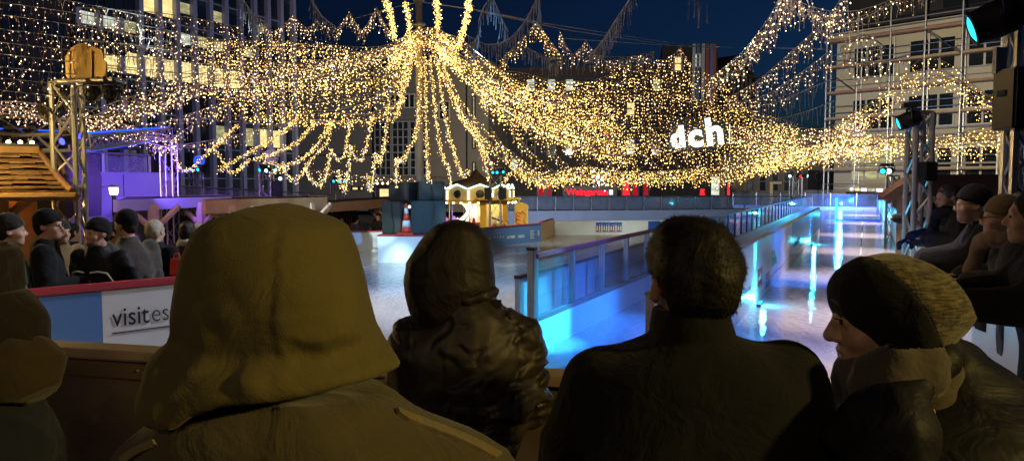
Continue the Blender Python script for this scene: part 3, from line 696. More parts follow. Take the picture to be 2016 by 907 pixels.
m = MB(); m.box((q.x, 77, q.z - .3), (.8, .3, .5)); m.build('foot', 'dark_metal', t)
q = at(1013, 335, 70); t = thing('hanging_sign', 'small white lit box sign above the carousel truss', 'sign', tuple(q)); m = MB(); m.box((q.x, 70, zat(325, 70)), (.5, .15, .95)); m.build('case', 'window_white', t); m = MB(); m.box((q.x, 70.2, zat(325, 70)), (.58, .1, 1.05)); m.build('frame', 'dark_metal', t)

# scaffolded stucco building on the right
Z0 = Vector((.427 * 62, 62, 0)); Zd = Vector((.669, -.743, 0)); Zf = Fac(Z0, Z0 + Zd * 24)
r = bldg('stucco_building', 'pale stucco building with many-paned windows behind scaffolding on the right', Zf, 0, 24, 13.5, 'stucco', 14)
m = MB(); Zf.box(m, -.4, 24, 13.503, 14.0, -14, .6); m.build('cornice', 'stucco', r)
m = MB(); Zf.box(m, .3, 24, 14.003, 18.0, -13, -1.2); m.build('attic', 'slate', r)
m = MB(); Zf.box(m, 7.5, 10.4, 15.0, 16.6, -1.197, -.9); m.build('dormer', 'dark_pane', r)
for k, tc_ in enumerate((3.0, 7.2, 11.2, 15.3, 19.4)):
    for z in (11.5, 7.4, 3.4):
        if z == 3.4 and k == 0: 
            window(Zf, r, tc_ - 1.6, tc_ + 1.6, 2.2, 4.4, 'window_warm_dim', 3, 2); continue
        window(Zf, r, tc_ - 1.6, tc_ + 1.6, z - 1.2, z + 1.2, 'dark_pane', 3, 2)
for z in (9.45, 5.3, 1.2):
    m = MB(); Zf.box(m, 0, 24, z - .12, z + .12, .002, .18); m.build('string_course', 'stucco', r)
t = thing('scaffold', 'galvanised scaffolding with guard rails and planks covering the stucco building', 'scaffolding', (Z0.x, Z0.y, -.7))
for k in range(11):
    for d in (.45, 1.25):
        x = -.25 + k * 2.45; q = Zf.a + Zf.t * x + Zf.n * d; m = MB(); m.tube([(q.x, q.y, -.7), (q.x, q.y, 15.3 if d > 1 else 14.0)], .06, 6); m.build('standard', 'galv', t)
for lv in range(7):
    z = .9 + lv * 2.05; m = MB(); Zf.box(m, -.3, 24.2, z - .03, z + .03, .5, 1.2); pl = m.build('planking', 'boards_wood', t)
    for h in (.5, 1.0):
        m = MB(); q0, q1 = Zf.a + Zf.t * -.3 + Zf.n * 1.31, Zf.a + Zf.t * 24.2 + Zf.n * 1.31; m.tube([(q0.x, q0.y, z + h), (q1.x, q1.y, z + h)], .035, 6); m.build('guard_rail', 'galv', t)
    m = MB(); Zf.box(m, -.3, 24.2, z + .033, z + .2, 1.2, 1.24); m.build('toe_board', 'toe_red' if lv in (4, 6) else 'pale_wood', t)
for k, lv in ((0, 4), (0, 2), (3, 5), (4, 3), (6, 1), (4, 0), (7, 4), (2, 0)):
    x = -.25 + k * 2.45; z = .9 + lv * 2.05; m = MB()
    q0 = Zf.a + Zf.t * x + Zf.n * 1.37; q1 = Zf.a + Zf.t * (x + 2.45) + Zf.n * 1.37
    m.tube([(q0.x, q0.y, z + 2), (q1.x, q1.y, z)], .045, 6); m.build('brace', 'metal', t)

# ---------------------------------------------------------------- terrace wall, balustrades
t = thing('terrace_wall', 'pale concrete terrace wall washed purple by stage light, behind the left crowd', 'wall', tuple(at(250, 440, 17)))
TW = Fac(at(-120, 400, 15), at(345, 400, 18.5)); m = MB(); TW.box(m, 0, TW.len, -1.3, zat(341, 17), -.4, 0); m.build('wall', 'concrete', t)
m = MB(); TW.box(m, -.1, TW.len, zat(341, 17), zat(338, 17), -.45, .06); m.build('coping', 'concrete', t)
for i in range(7):
    m = MB(); TW.box(m, .5 + i * 1.0, .52 + i * 1.0, -1.3, zat(343, 17), .002, .006); m.build('joint', 'dark_wall', t)
def balustrade(lab, a, b, za, zb, h, step, mt='pane'):
    f_ = Fac(a, b); t = thing('glass_balustrade', lab, 'balustrade', (f_.a.x, f_.a.y, za)); k = max(1, round(f_.len / step))
    for i in range(k + 1):
        s = f_.len * i / k; z = za + (zb - za) * i / k; m = MB(); f_.box(m, s - .03, s + .03, z, z + h, -.03, .03); m.build('post', 'galv', t)
        if i < k:
            z2 = za + (zb - za) * (i + 1) / k; m = MB(); x0, x1 = s + .05, f_.len * (i + 1) / k - .05
            q = [f_.a + f_.t * x + f_.n * d for x, d in ((x0, .008), (x1, .008), (x1, -.008), (x0, -.008))]
            m.hexa([v + Vector((0, 0, zz + .06)) for v, zz in zip(q, (z, z2, z2, z))], [v + Vector((0, 0, zz + h - .03)) for v, zz in zip(q, (z, z2, z2, z))]); m.build('pane', mt, t)
    m = MB(); m.tube([f_.a + Vector((0, 0, za + h + .02)), f_.a + f_.t * f_.len + Vector((0, 0, zb + h + .02))], .03, 6); m.build('handrail', 'galv', t); return t, f_
a, b = TW.a + TW.n * -.2, TW.a + TW.t * TW.P(303) + TW.n * -.2
balustrade('blue lit glass balustrade on top of the purple terrace wall', a, b, zat(337, 17), zat(348, 17.5), .5, .95, 'milky_pane')
q0, q1 = at(306, 390, 20), at(660, 398, 27)
t_, f_ = balustrade('long glass balustrade with glinting panes behind the pavilion roofs', q0, q1, zat(392, 20), zat(404, 27), .36, 1.5, 'milky_pane')
t = thing('terrace_edge', 'concrete terrace edge below the long glass balustrade', 'wall', (q0.x, q0.y, -1.4)); m = MB(); f_.box(m, 0, f_.len, -1.5, zat(405, 27) - .02, -.3, .1); m.build('wall', 'concrete', t)
q0, q1 = at(640, 405, 32), at(880, 405, 38)
balustrade('low glass balustrade behind the loudspeaker island', q0, q1, zat(410, 32), zat(410, 38), .42, 1.5, 'milky_pane')
# far concrete wall with glass
q0, q1 = at(985, 400, 44), at(1592, 400, 48)
t_, f_ = balustrade('long row of glass panes on the grey concrete wall beyond the rink', q0, q1, zat(415, 44), zat(412, 48), .8, 1.12, 'milky_pane')
t = thing('concrete_wall', 'low grey concrete wall at the far side of the rink', 'wall', (q0.x, q0.y, -.8)); m = MB(); f_.box(m, 0, f_.len, -.9, zat(415.5, 44), -.5, .12); m.build('wall', 'concrete', t)
# ---------------------------------------------------------------- trusses, lamps, loudspeakers
def truss(lab, p0, p1, w, sec, rc=.025, tri=False, group=None, mt='galv', cat='truss', rot=0):
    """lattice truss from p0 to p1: chords + one lattice"""
    p0 = Vector(p0); p1 = Vector(p1); d = (p1 - p0).normalized(); ln = (p1 - p0).length
    up = Vector((0, 0, 1)) if abs(d.z) < .9 else Vector((math.sin(rot), math.cos(rot), 0))
    a = d.cross(up).normalized(); b = d.cross(a)
    cs = [a * w * math.cos(2 * PI * k / 3 + .5) * .58 + b * w * math.sin(2 * PI * k / 3 + .5) * .58 for k in range(3)] if tri else [(a * x + b * y) * w / 2 for x, y in ((-1, -1), (1, -1), (1, 1), (-1, 1))]
    t = thing('truss', lab, cat, tuple(p0), group)
    for c in cs: m = MB(); m.tube([p0 + c, p1 + c], rc, 8); m.build('chord', mt, t)
    m = MB(); k = max(1, round(ln / sec))
    for j in range(len(cs)):
        c0, c1 = cs[j], cs[(j + 1) % len(cs)]
        for i in range(k):
            q0 = p0 + d * ln * i / k; q1 = p0 + d * ln * (i + 1) / k
            m.tube([q0 + (c0 if i % 2 else c1), q1 + (c1 if i % 2 else c0)], rc * .5, 5)
        m.tube([p0 + c0, p0 + c1], rc * .6, 5); m.tube([p1 + c0, p1 + c1], rc * .6, 5)
    m.build('lattice', mt, t); return t
def lamp(lab, c, aim, s=.3, lens='lens_cyan', yoke=True, group=None, base=True):
    """moving-head lamp: barrel with a glowing lens, yoke and base box"""
    c = Vector(c); aim = Vector(aim).normalized(); t = thing('stage_lamp', lab, 'stage lamp', tuple(c), group)
    Q = aim.to_track_quat('Z', 'Y').to_matrix()
    m = MB(); m.lathe([(.0, -.5 * s), (.26 * s, -.48 * s), (.36 * s, -.3 * s), (.38 * s, .1 * s), (.34 * s, .45 * s), (.36 * s, .5 * s), (.30 * s, .5 * s), (.29 * s, .46 * s), (0, .46 * s)], c, 16, M=Q); m.build('barrel', 'black', t, True)
    m = MB(); m.lathe([(0, .462 * s), (.28 * s, .463 * s), (.2 * s, .5 * s), (.0, .52 * s)], c, 16, M=Q); m.build('lens', lens, t, True)
    if yoke:
        a = Q @ Vector((1, 0, 0)); m = MB(); u = Vector((0, 0, 1))
        m.tube([c + a * .4 * s, c + a * .47 * s, c + a * .47 * s + u * .5 * s, c - a * .47 * s + u * .5 * s, c - a * .47 * s, c - a * .4 * s], .06 * s, 6); m.build('yoke', 'dark_metal', t)
        if base: m = MB(); m.box(c + u * .65 * s, (.6 * s, .6 * s, .22 * s), math.atan2(aim.y, aim.x)); m.build('base', 'dark_metal', t, bevel=.02 * s)
    return t
def speaker(lab, c, dim, rz, mt='speaker_grey', tilt=0, group=None, grille='black'):
    t = thing('loudspeaker', lab, 'loudspeaker', tuple(c), group); w, d, h = dim
    Q = Matrix.Rotation(rz, 3, 'Z') @ Matrix.Rotation(tilt, 3, 'X'); c = Vector(c)
    m = MB(); f, b = w / 2, w * .36
    P = lambda x, y, z: c + Q @ Vector((x, y, z))
    m.hexa([P(-f, -d / 2, 0), P(f, -d / 2, 0), P(b, d / 2, 0), P(-b, d / 2, 0)], [P(-f, -d / 2, h), P(f, -d / 2, h), P(b, d / 2, h), P(-b, d / 2, h)]); m.build('cabinet', mt, t, bevel=.015)
    m = MB(); m.hexa([P(-f * .9, -d / 2 - .012, h * .04), P(f * .9, -d / 2 - .012, h * .04), P(f * .9, -d / 2 - .002, h * .04), P(-f * .9, -d / 2 - .002, h * .04)], [P(-f * .9, -d / 2 - .012, h * .96), P(f * .9, -d / 2 - .012, h * .96), P(f * .9, -d / 2 - .002, h * .96), P(-f * .9, -d / 2 - .002, h * .96)]); m.build('grille', grille, t)
    for s in (-1, 1):
        m = MB(); m.box(P(s * (f + b) / 2 * 1.005, 0, h * .6), (.03, d * .3, .05), M=Q); m.build('handle', 'black', t)
    return t
# island with four loudspeakers, cone and mast
i0 = gz(744, 517, ICE); ic = Vector((i0.x, i0.y, 0)); id_ = Vector((.995, -.08, 0)).normalized(); inn = Vector((id_.y, -id_.x, 0))
t = thing('island_box', 'white boarded box on the ice carrying the loudspeakers, with light pattern on it', 'platform', (ic.x, ic.y, ICE)); ib = ic + id_ * 1.85
m = MB(); run_box(m, ic, ib, 0, 1.5, ICE - .02, .70, inn); m.build('panel', 'white_panel', t)
m = MB(); run_box(m, ic - id_ * .01, ib + id_ * .01, .015, 1.53, .703, .735, inn); m.build('top_rail', 'red_rail', t)
ITOP = .738
def isl(x, y): return ic + id_ * x + inn * -y
g_ = 'loudspeakers stacked on the white island box'
def px_of(p): return 1008 + p.x / p.y * F
rzI = math.atan2(id_.y, id_.x)
q = isl(.33, .5); speaker('lower left grey loudspeaker with a black cable, left of the traffic cone', (q.x, q.y, ITOP), (.5, .55, .74), rzI - .25, 'speaker_grey', 0, g_, 'speaker_grey')
q = isl(1.04, .5); speaker('lower right big grey loudspeaker, right of the traffic cone', (q.x, q.y, ITOP), (.8, .6, .76), rzI + .3, 'speaker_grey', 0, g_, 'speaker_grey')
q = isl(.5, .65); speaker('upper left dark loudspeaker on the left stack beside the mast', (q.x, q.y, ITOP + .744), (.62, .5, .44), rzI - .5, 'black', 0, g_)
q = isl(1.06, .62); speaker('upper right dark loudspeaker on the right stack below the mast', (q.x, q.y, ITOP + .764), (.62, .5, .44), rzI + .5, 'black', 0, g_)
for x, y, z, lab in ((.62, .62, ITOP + .62, 'small white cabled floodlight between the loudspeaker stacks, left'), (.82, .62, ITOP + .62, 'small white cabled floodlight between the loudspeaker stacks, right')):
    q = isl(x, y); lamp(lab, (q.x, q.y, z), (.2 if x > .7 else -.2, -1, -.1), .13, 'sign_white', True, None)
for dx in (.27, .98):
    q = isl(dx, .19); m = MB(); m.tube([(q.x, q.y, ITOP + .72), (q.x + .02, q.y - .02, ITOP + .45), (q.x + .06, q.y - .01, ITOP + .2), (q.x + .03, q.y, ITOP + .02)], .012, 6)
    o = m.build('speaker_cable', 'black', None); tag(o, 'black cable hanging down the front of the lower %s grey loudspeaker' % ('left' if dx < .5 else 'right'), 'cable')
q = isl(.63, .14); t = thing('traffic_cone', 'red and white striped traffic cone between the loudspeakers', 'traffic cone', (q.x, q.y, ITOP))
m = MB(); m.box((q.x, q.y, ITOP + .02), (.36, .36, .036), rzI); m.build('base', 'cone_red', t, bevel=.008)
rr = lambda z: .125 - .1 * z / .68
for k, (a, b) in enumerate(((.04, .17), (.17, .32), (.32, .47), (.47, .60), (.60, .70))):
    m = MB(); m.lathe([(rr(a), a), (rr(b - .002), b - .002)], (q.x, q.y, ITOP), 20); m.build('stripe', 'cone_white' if k in (1, 3) else 'cone_red', t, True)
mq = at(827, 360, 18.3); t = thing('mast', 'tall bare grey mast holding up the light canopy', 'mast', (mq.x, mq.y, -.15))
MX, MY = mq.x, mq.y
m = MB(); m.tube([(MX, MY, -.9), (MX, MY, 3), (MX, MY, 8.2)], [.105, .09, .07], 14); m.build('pole', 'mast', t, True)
m = MB(); m.lathe([(.22, -.9), (.22, .2), (.12, .24)], (MX, MY, 0), 16); m.build('foot', 'dark_metal', t)
m = MB(); m.lathe([(.075, 0), (.16, .02), (.16, .06), (.075, .08)], (MX, MY, zat(52, MY)), 16); m.build('collar', 'galv', t)
m = MB(); m.lathe([(.075, 0), (.14, .02), (.14, .05), (.075, .07)], (MX, MY, zat(4, MY)), 16); m.build('collar', 'galv', t)
# kiosk on the left with shingle roof
kc = at(60, 380, 10.2); ZE = zat(383, 9.6); ZR = zat(303, 10.5)
t = thing('kiosk', 'wooden kiosk with a shingle roof and lit timber posts at the far left', 'kiosk', (kc.x - 1.2, kc.y, gnd(kc.x, kc.y)))
ex = xat(171, 9.6); ey = 9.3; wx, wy = 4.4, 3.2; rx = ex - .39
E0 = [Vector((ex, ey, ZE)), Vector((ex, ey + wy, ZE)), Vector((ex - wx, ey + wy, ZE)), Vector((ex - wx, ey, ZE))]
ry = ey + 1.61
nrow = 8
def roof_pt(side, f, s):   # f up the slope 0..1, s along
    # slight bell curve
    zz = ZE + (ZR - ZE) * (f ** 1.25)
    if side == 'front': a = Vector((ex + (rx - ex) * f, ey + (ry - ey) * f, zz)); b = Vector((ex - wx + 1.2 * f, ey + (ry - ey) * f, zz))
    else: a = Vector((ex + (rx - ex) * f, ey + wy + (ry - ey - wy) * f, zz)); b = Vector((ex + (rx - ex) * f, ey + (ry - ey) * f, zz))
    return a + (b - a) * s
for side in ('front', 'end'):
    m = MB()
    for i in range(nrow):
        f0, f1 = max(0, (i - .12) / nrow), min(1, (i + 1.02) / nrow); k = 22 if side == 'front' else max(3, int(16 * (1 - i / nrow)))
        for j in range(k):
            s0, s1 = j / k, (j + .97) / k; jit = random.uniform(-.012, .012); lift = Vector((0, 0, .05 + random.uniform(0, .025))); low = Vector((0, 0, .012))
            a, b, c, d = roof_pt(side, f0 + jit if f0 > .02 else 0, s0) + lift, roof_pt(side, f0 + jit if f0 > .02 else 0, s1) + lift, roof_pt(side, f1, s1) + low, roof_pt(side, f1, s0) + low
            dn = Vector((0, 0, -.02)); m.hexa([a + dn, b + dn, c + dn, d + dn], [a, b, c, d])
    rf = m.build('roof_side', 'shingle', t)
m = MB(); m.add([roof_pt('front', f / 6, s) - Vector((0, 0, .03)) for f in range(7) for s in (0, 1)], [(2 * i, 2 * i + 1, 2 * i + 3, 2 * i + 2) for i in range(6)]); m.build('roof_lining', 'wood', t)
m = MB(); m.tube([E0[0] + Vector((.03, -.02, -.02)), E0[3] + Vector((0, -.02, -.02))], .05, 8); m.tube([E0[0] + Vector((.03, -.02, -.02)), E0[1] + Vector((.03, 0, -.02))], .05, 8); m.build('eave_beam', 'wood', t)
m = MB(); a = roof_pt('front', 1, 0); b = roof_pt('front', 1, 1); m.box((a + b) / 2 + Vector((0, 0, .05)), ((a - b).length, .2, .09)); m.build('ridge_board', 'wood', t)
m = MB(); m.tube([roof_pt('front', f / 8, 0) + Vector((0, 0, .05)) for f in range(9)], .04, 6); m.build('hip_ridge', 'shingle', t)
for i in range(16):
    c = a + (b - a).normalized() * (.08 + .135 * i) + Vector((0, -.06, .15)); m = MB(); m.ico(c, .03); bl = m.build('bulb', 'bulb_kiosk', t)
    m = MB(); m.tube([c - Vector((0, 0, .075)), c - Vector((0, 0, .03))], .02, 6); m.build('socket', 'black', bl)
m = MB(); m.box((a + b) / 2 + Vector((0, -.06, .115)), ((a - b).length, .05, .04)); m.build('bulb_rail', 'dark_metal', t)
for px, yy in ((40, ey + .42),):
    x = ex - .78; g0 = gnd(x, yy)
    m = MB(); m.box((x, yy, (ZE + .05 + g0) / 2), (.17, .17, ZE + .05 - g0)); m.build('post', 'wood', t, bevel=.01)
    for s in (-1, 1):
        m = MB(); m.tube([(x + s * .07, yy, ZE - .42), (x + s * .12, yy, ZE - .22), (x + s * .34, yy, ZE - .03)], .055, 4); m.build('brace', 'wood', t)
x, yy = ex - .72, ey + .8; m = MB(); m.box((x + .15, yy, (ZE + gnd(x, yy)) / 2), (.32, .14, ZE - gnd(x, yy))); m.build('post', 'wood', t, bevel=.01)
for px in (8,):
    c = Vector((ex - 1.15, ey + .3, ZE - .06)); m = MB(); m.ico(c, .05); m.build('bulb', 'bulb_kiosk', t)
_K = Matrix.Translation((ex, ey, 0)) @ Matrix.Rotation(R(30), 4, 'Z') @ Matrix.Translation((-ex, -ey, 0))
def _turn(o):
    for ch in o.children:
        ch.data.transform(_K); _turn(ch)
bpy.context.view_layer.update(); _turn(t)
kiosk_c = _K @ Vector((ex - 1.2, ey + .9, ZE - .25))
# dark gable panel behind the kiosk roof
t = thing('dark_hut', 'dark steep hut roof standing behind the shingle roofed kiosk', 'hut', tuple(at(90, 400, 13.4)))
m = MB(); P4 = [at(66, 290, 13.4), at(97, 284, 13.4), at(128, 345, 13.4), at(128, 430, 13.4), at(60, 430, 13.4)]; m.prism(P4, (0, 1, 0), 1.2); m.build('gable', 'dark_wall', t)
m = MB(); m.tube([P4[1] + Vector((0, -.03, .02)), P4[2] + Vector((.02, -.03, .02))], .04, 6); m.build('barge_board', 'wood', t)
# big lighting tower on the left with a cloud-shaped gold card
tw = at(146, 480, 10.0); tb = gnd(tw.x, tw.y)
truss('tall triangular lighting truss carrying the gold cloud-shaped card, left', (tw.x, tw.y, tb), (tw.x, tw.y, zat(163, 10)), .36, .42, .036, True, None, rot=.25)
t = thing('crossbar', 'lattice crossbar on top of the left lighting tower below the gold card', 'truss', tuple(at(150, 160, 9.75)))
c0, c1 = at(112, 160, 9.75), at(222, 156, 9.75); m = MB(); m.tube([c0, c1], .026, 8); m.tube([c0 + Vector((0, .3, 0)), c1 + Vector((0, .3, 0))], .026, 8)
for i in range(5): a = c0 + (c1 - c0) * i / 4; m.tube([a, a + Vector((0, .3, 0))], .018, 6)
m.build('bars', 'galv', t)
t = thing('cloud_sign', 'gold cloud-shaped card on top of the left lighting tower, seen from behind', 'sign', tuple(at(172, 157, 9.9)))
cs_, cn = [], []
out = [(131, 112), (138, 104), (143, 95), (152, 89), (163, 86), (172, 89), (178, 95), (186, 93), (195, 96), (202, 99), (205, 108), (206, 118), (211, 124), (212, 136), (209, 148), (203, 154), (194, 152), (186, 156), (176, 157), (160, 156), (148, 156), (137, 156), (132, 150)]
m = MB(); m.prism([at(x, y, 9.9) for x, y in out], (0, -1, 0), .03); m.build('card', 'gold_card', t)
for (x0, x1) in ((134, 139), (178, 181)):
    m = MB(); a, b = at(x0, 103, 9.865), at(x0, 156, 9.865); m.hexa([a, a + Vector((.03, 0, 0)), a + Vector((.03, -.02, 0)), a + Vector((0, -.02, 0))], [b, b + Vector((.03, 0, 0)), b + Vector((.03, -.02, 0)), b + Vector((0, -.02, 0))]); m.build('batten', 'gold_card', t)
gl = 'dark stage lamps hanging at the left lighting tower'
for px, py, ax, lab, ln in ((184, 184, (.3, -1, -.4), 'dark stage lamp under the gold card, nearer the tower', 'black_gloss'), (216, 183, (.6, -1, -.5), 'dark stage lamp at the outer end of the crossbar under the gold card', 'black_gloss')):
    lamp(lab, at(px, py, 9.8), ax, .24, ln, True, gl)
lamp('big dark stage lamp on the left side of the lighting tower', at(110, 212, 10.1), (-.4, -1, -.6), .36, 'black_gloss', True, gl)
lamp('blue glowing stage lamp on the lighting tower, lower', at(131, 276, 10.3), (-.25, -1, -.3), .17, 'lens_blue', True)
lamp('blue glowing stage lamp on the lighting tower, upper', at(156, 267, 10.3), (.2, -1, -.15), .2, 'lens_blue', True)
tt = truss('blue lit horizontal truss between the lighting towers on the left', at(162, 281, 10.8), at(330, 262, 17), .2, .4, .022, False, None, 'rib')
for dz in (-.13, .13): m = MB(); m.tube([at(164, 281, 10.75) + Vector((0, 0, dz)), at(330, 262, 16.9) + Vector((0, 0, dz))], .018, 6); m.build('light_strip', 'led_blue', tt)  # glowing tubes added so the truss looks blue lit
truss('long horizontal truss of the stage at the far left edge', at(-60, 243, 12.5), at(128, 252, 12.5), .3, .5, .03)
truss('second stage truss below, behind the kiosk bulbs', at(-60, 287, 13.5), at(120, 280, 12.0), .25, .5, .028, False, None, 'rib')
t = thing('stage_roof', 'dark stage canopy hanging under the horizontal truss at the far left', 'stage roof', tuple(at(40, 262, 13)))
m = MB(); m.prism([at(-80, 250, 13.2), at(118, 258, 13.2), at(118, 278, 13.2), at(-80, 282, 13.2)], (0, 1, 0), 3); m.build('cover', 'black', t)
m = MB(); m.prism([at(-80, 249, 13.1), at(118, 257, 13.1), at(118, 260, 13.1), at(-80, 253, 13.1)], (0, -1, 0), .06); m.build('light_strip', 'led_blue', t)
for px in (20, 58): lamp('dark stage lamp under the far left stage roof', at(px, 272, 12.6), (.3, -1, -.4), .26, 'black_gloss', True, 'dark stage lamps under the stage roof')
# slim trusses further back
def tower(lab, px, Y, ytop, w, n_l, labs, sz=.3):
    q = at(px, 430, Y); truss(lab, (q.x, q.y, gnd(q.x, q.y) - .3), (q.x, q.y, zat(ytop, Y)), w, w * 1.3, w * .085, False)
    return q
tower('slim lattice tower standing behind the purple pavilion roof, left', 335, 16.5, 278, .26, 0, '')
q = at(312, 286, 16.4); lamp('dark stage lamp leaning out from the slim lattice tower', (q.x, q.y, q.z), (-.5, -1, -.4), .36, 'black_gloss')
tower('lattice tower with the round white sign, behind the hooded watcher', 526, 19, 338, .28, 0, '')
t = thing('crossbar', 'flat crossbar under the round white sign', 'bracket', tuple(at(530, 326, 19))); m = MB(); m.tube([at(509, 322, 19), at(560, 327, 19)], .025, 6); m.build('bar', 'galv', t); m = MB(); m.tube([at(527, 326, 19), at(527, 340, 19)], .02, 6); m.build('stem', 'galv', t)
t = thing('round_sign', 'round white christmas market sign with a crescent, on the lattice tower', 'sign', tuple(at(533, 322, 19)))
m = MB(); out = [(519, 317), (517, 308), (520, 300), (527, 296), (533, 292), (540, 293), (546, 298), (549, 306), (548, 314), (545, 321), (536, 321), (526, 320)]; m.prism([at(x, y, 19) for x, y in out], (0, -1, 0), .04); m.build('card', 'sticker', t)
m = MB(); m.tube([at(525 + 4.5 * math.cos(a), 308 + 8 * math.sin(a), 18.94) for a in np.linspace(1.4, 4.6, 9)], [.005, .02, .035, .045, .05, .045, .035, .02, .005], 6); m.build('crescent', 'ink', t)
m = MB()
for i, (y, x0, x1) in enumerate(((299, 534, 543), (304, 532, 547), (309.5, 532, 547), (315, 533, 546))):
    k = int((x1 - x0) / 2.4)
    for j in range(k): a = at(x0 + (x1 - x0) * (j + .5) / k, y, 18.95); m.box(a, (.016, .006, .04 if i else .022))
m.build('lettering', 'ink', t)
for px, py, ax, lab, ln in ((516, 334, (-.7, -1, -.2), 'cyan stage lamp under the round white sign, left', 'lens_cyan'), (527, 335, (-.2, -1, -.2), 'cyan-white stage lamp under the round white sign, middle', 'lens_white'), (541, 335, (.5, -1, -.1), 'cyan stage lamp under the round white sign, right', 'lens_cyan'), (551, 350, (.4, -1, -.3), 'white stage lamp lower on the lattice tower of the round sign', 'lens_white')):
    lamp(lab, at(px, py, 18.9), ax, .17, ln)
speaker('black tilted loudspeaker with blue glow hanging on the lattice tower of the round sign', at(545, 394, 19.2), (.3, .3, .5), .3, 'black', .12)
tower('distant short lattice tower with two cyan lamps left of the slim tower', 388, 30, 340, .4, 0, '')
for px, lab in ((380, 'left one of two cyan lamps below the blue ball, far left'), (393, 'right one of two cyan lamps below the blue ball, far left')): lamp(lab, at(px, 333, 29.8), (-.3, -1, -.2), .24, 'lens_cyan')
t = thing('light_ball', 'blue glowing wire ball on the distant short lattice tower', 'light ball', tuple(at(392, 320, 30))); c = at(392, 316, 30); m = MB()
for k in range(6): m.tube([c + Matrix.Rotation(k * PI / 6, 3, 'Z') @ Vector((.2 * math.cos(a), 0, .2 * math.sin(a))) for a in np.linspace(0, 2 * PI, 17)], .012, 4)
m.build('cage', 'led_blue', t)
q = tower('distant lattice tower with cyan lamps above the low pavilion, left of the mast', 664, 34, 358, .5, 0, '')
for px, lab in ((660, 'left cyan lamp on the distant lattice tower left of the mast'), (668, 'middle cyan lamp on the distant lattice tower left of the mast'), (677, 'right cyan lamp on the distant lattice tower left of the mast')): lamp(lab, at(px, 356, 33.5), ((px - 668) / 15, -1, -.2), .24, 'lens_cyan')
q = tower('lattice tower with cyan lamps standing in front of the carousel', 975, 25, 345, .36, 0, '')
for px, py, lab in ((972, 339, 'left cyan lamp on the tower in front of the carousel'), (979, 339, 'middle cyan lamp on the tower in front of the carousel'), (989, 338, 'right cyan lamp on the tower in front of the carousel')): lamp(lab, at(px, py, 24.7), ((px - 980) / 20, -1, -.15), .17, 'lens_cyan')
t = thing('crossbar', 'flat crossbar above the cyan lamps in front of the carousel', 'bracket', tuple(at(978, 331, 25))); m = MB(); m.tube([at(964, 328, 25), at(994, 332, 25)], .025, 6); m.build('bar', 'galv', t); m = MB(); m.tube([at(976, 331, 25), at(976, 346, 25)], .02, 6); m.build('stem', 'galv', t)
speaker('left one of two black loudspeakers tilted on the tower in front of the carousel', at(962, 392, 24.7), (.22, .25, .38), -.25, 'black', .1, 'tilted loudspeakers on the carousel tower')
speaker('right one of two black loudspeakers tilted on the tower in front of the carousel', at(988, 392, 24.7), (.22, .25, .40), .35, 'black', .1, 'tilted loudspeakers on the carousel tower')
tower('distant lattice tower with red and white lamps near the black hoarding', 1565, 50, 345, .6, 0, '')
for px, ln, lab in ((1557, 'lens_white', 'white lamp on the distant tower near the black hoarding, left'), (1573, 'neon_red', 'red lamp on the distant tower near the black hoarding'), (1585, 'lens_white', 'white lamp on the distant tower near the black hoarding, right')): lamp(lab, at(px, 346, 49.5), ((px - 1570) / 15, -1, -.2), .36, ln)
# right side towers
q = at(1805, 440, 10.5); truss('lattice tower at the lane edge carrying a stage lamp and a loudspeaker, right', (q.x, q.y, 0), (q.x, q.y, zat(222, 10.5)), .22, .28, .038, False)
lamp('dark stage lamp with a cyan slit of light on top of the lane edge tower', at(1790, 236, 10.4), (-.9, .25, -.35), .3, 'lens_cyan')
speaker('black loudspeaker hung on the lane edge tower, right', at(1823, 356, 10.35), (.19, .2, .26), .15, 'black')
for px, Y in ((1748, 24), (1760, 24.6)):
    q = at(px, 440, Y); truss('thin lattice pole further down the lane, %s' % ('left' if px < 1750 else 'right'), (q.x, q.y, 0), (q.x, q.y, zat(346, Y)), .2, .4, .03, True)
for px, lab in ((1740, 'cyan lamp on the thin lattice poles down the lane'), (1752, 'dark lamp on the thin lattice poles down the lane')): lamp(lab, at(px, 336, 24), (-.8, -1, -.2), .3, 'lens_cyan' if px < 1745 else 'lens_white')
q = at(1985, 420, 6.6); truss('thick lit lattice mast near the right edge behind the watchers', (q.x + .05, q.y, 0), (q.x + .05, q.y, zat(60, 6.6)), .13, .22, .035, False, None, 'metal')
speaker('large black loudspeaker hanging at the right edge', at(2003, 256, 6.3), (.34, .3, .5), .12, 'black_gloss')
t = thing('bracket', 'grey steel bracket on the thick lattice mast above the large black loudspeaker', 'bracket', tuple(at(1975, 150, 6.4))); m = MB(); a = at(1968, 120, 6.4); m.box(a, (.09, .05, .22)); m.build('plate', 'galv', t); m = MB(); m.tube([at(1960, 146, 6.4), at(2040, 138, 6.4)], .02, 8); m.build('arm', 'galv', t)
lamp('big moving head lamp with a cyan lens slit hanging at the top right corner', at(1964, 38, 6.2), (-.85, .35, -.35), .4, 'lens_cyan')
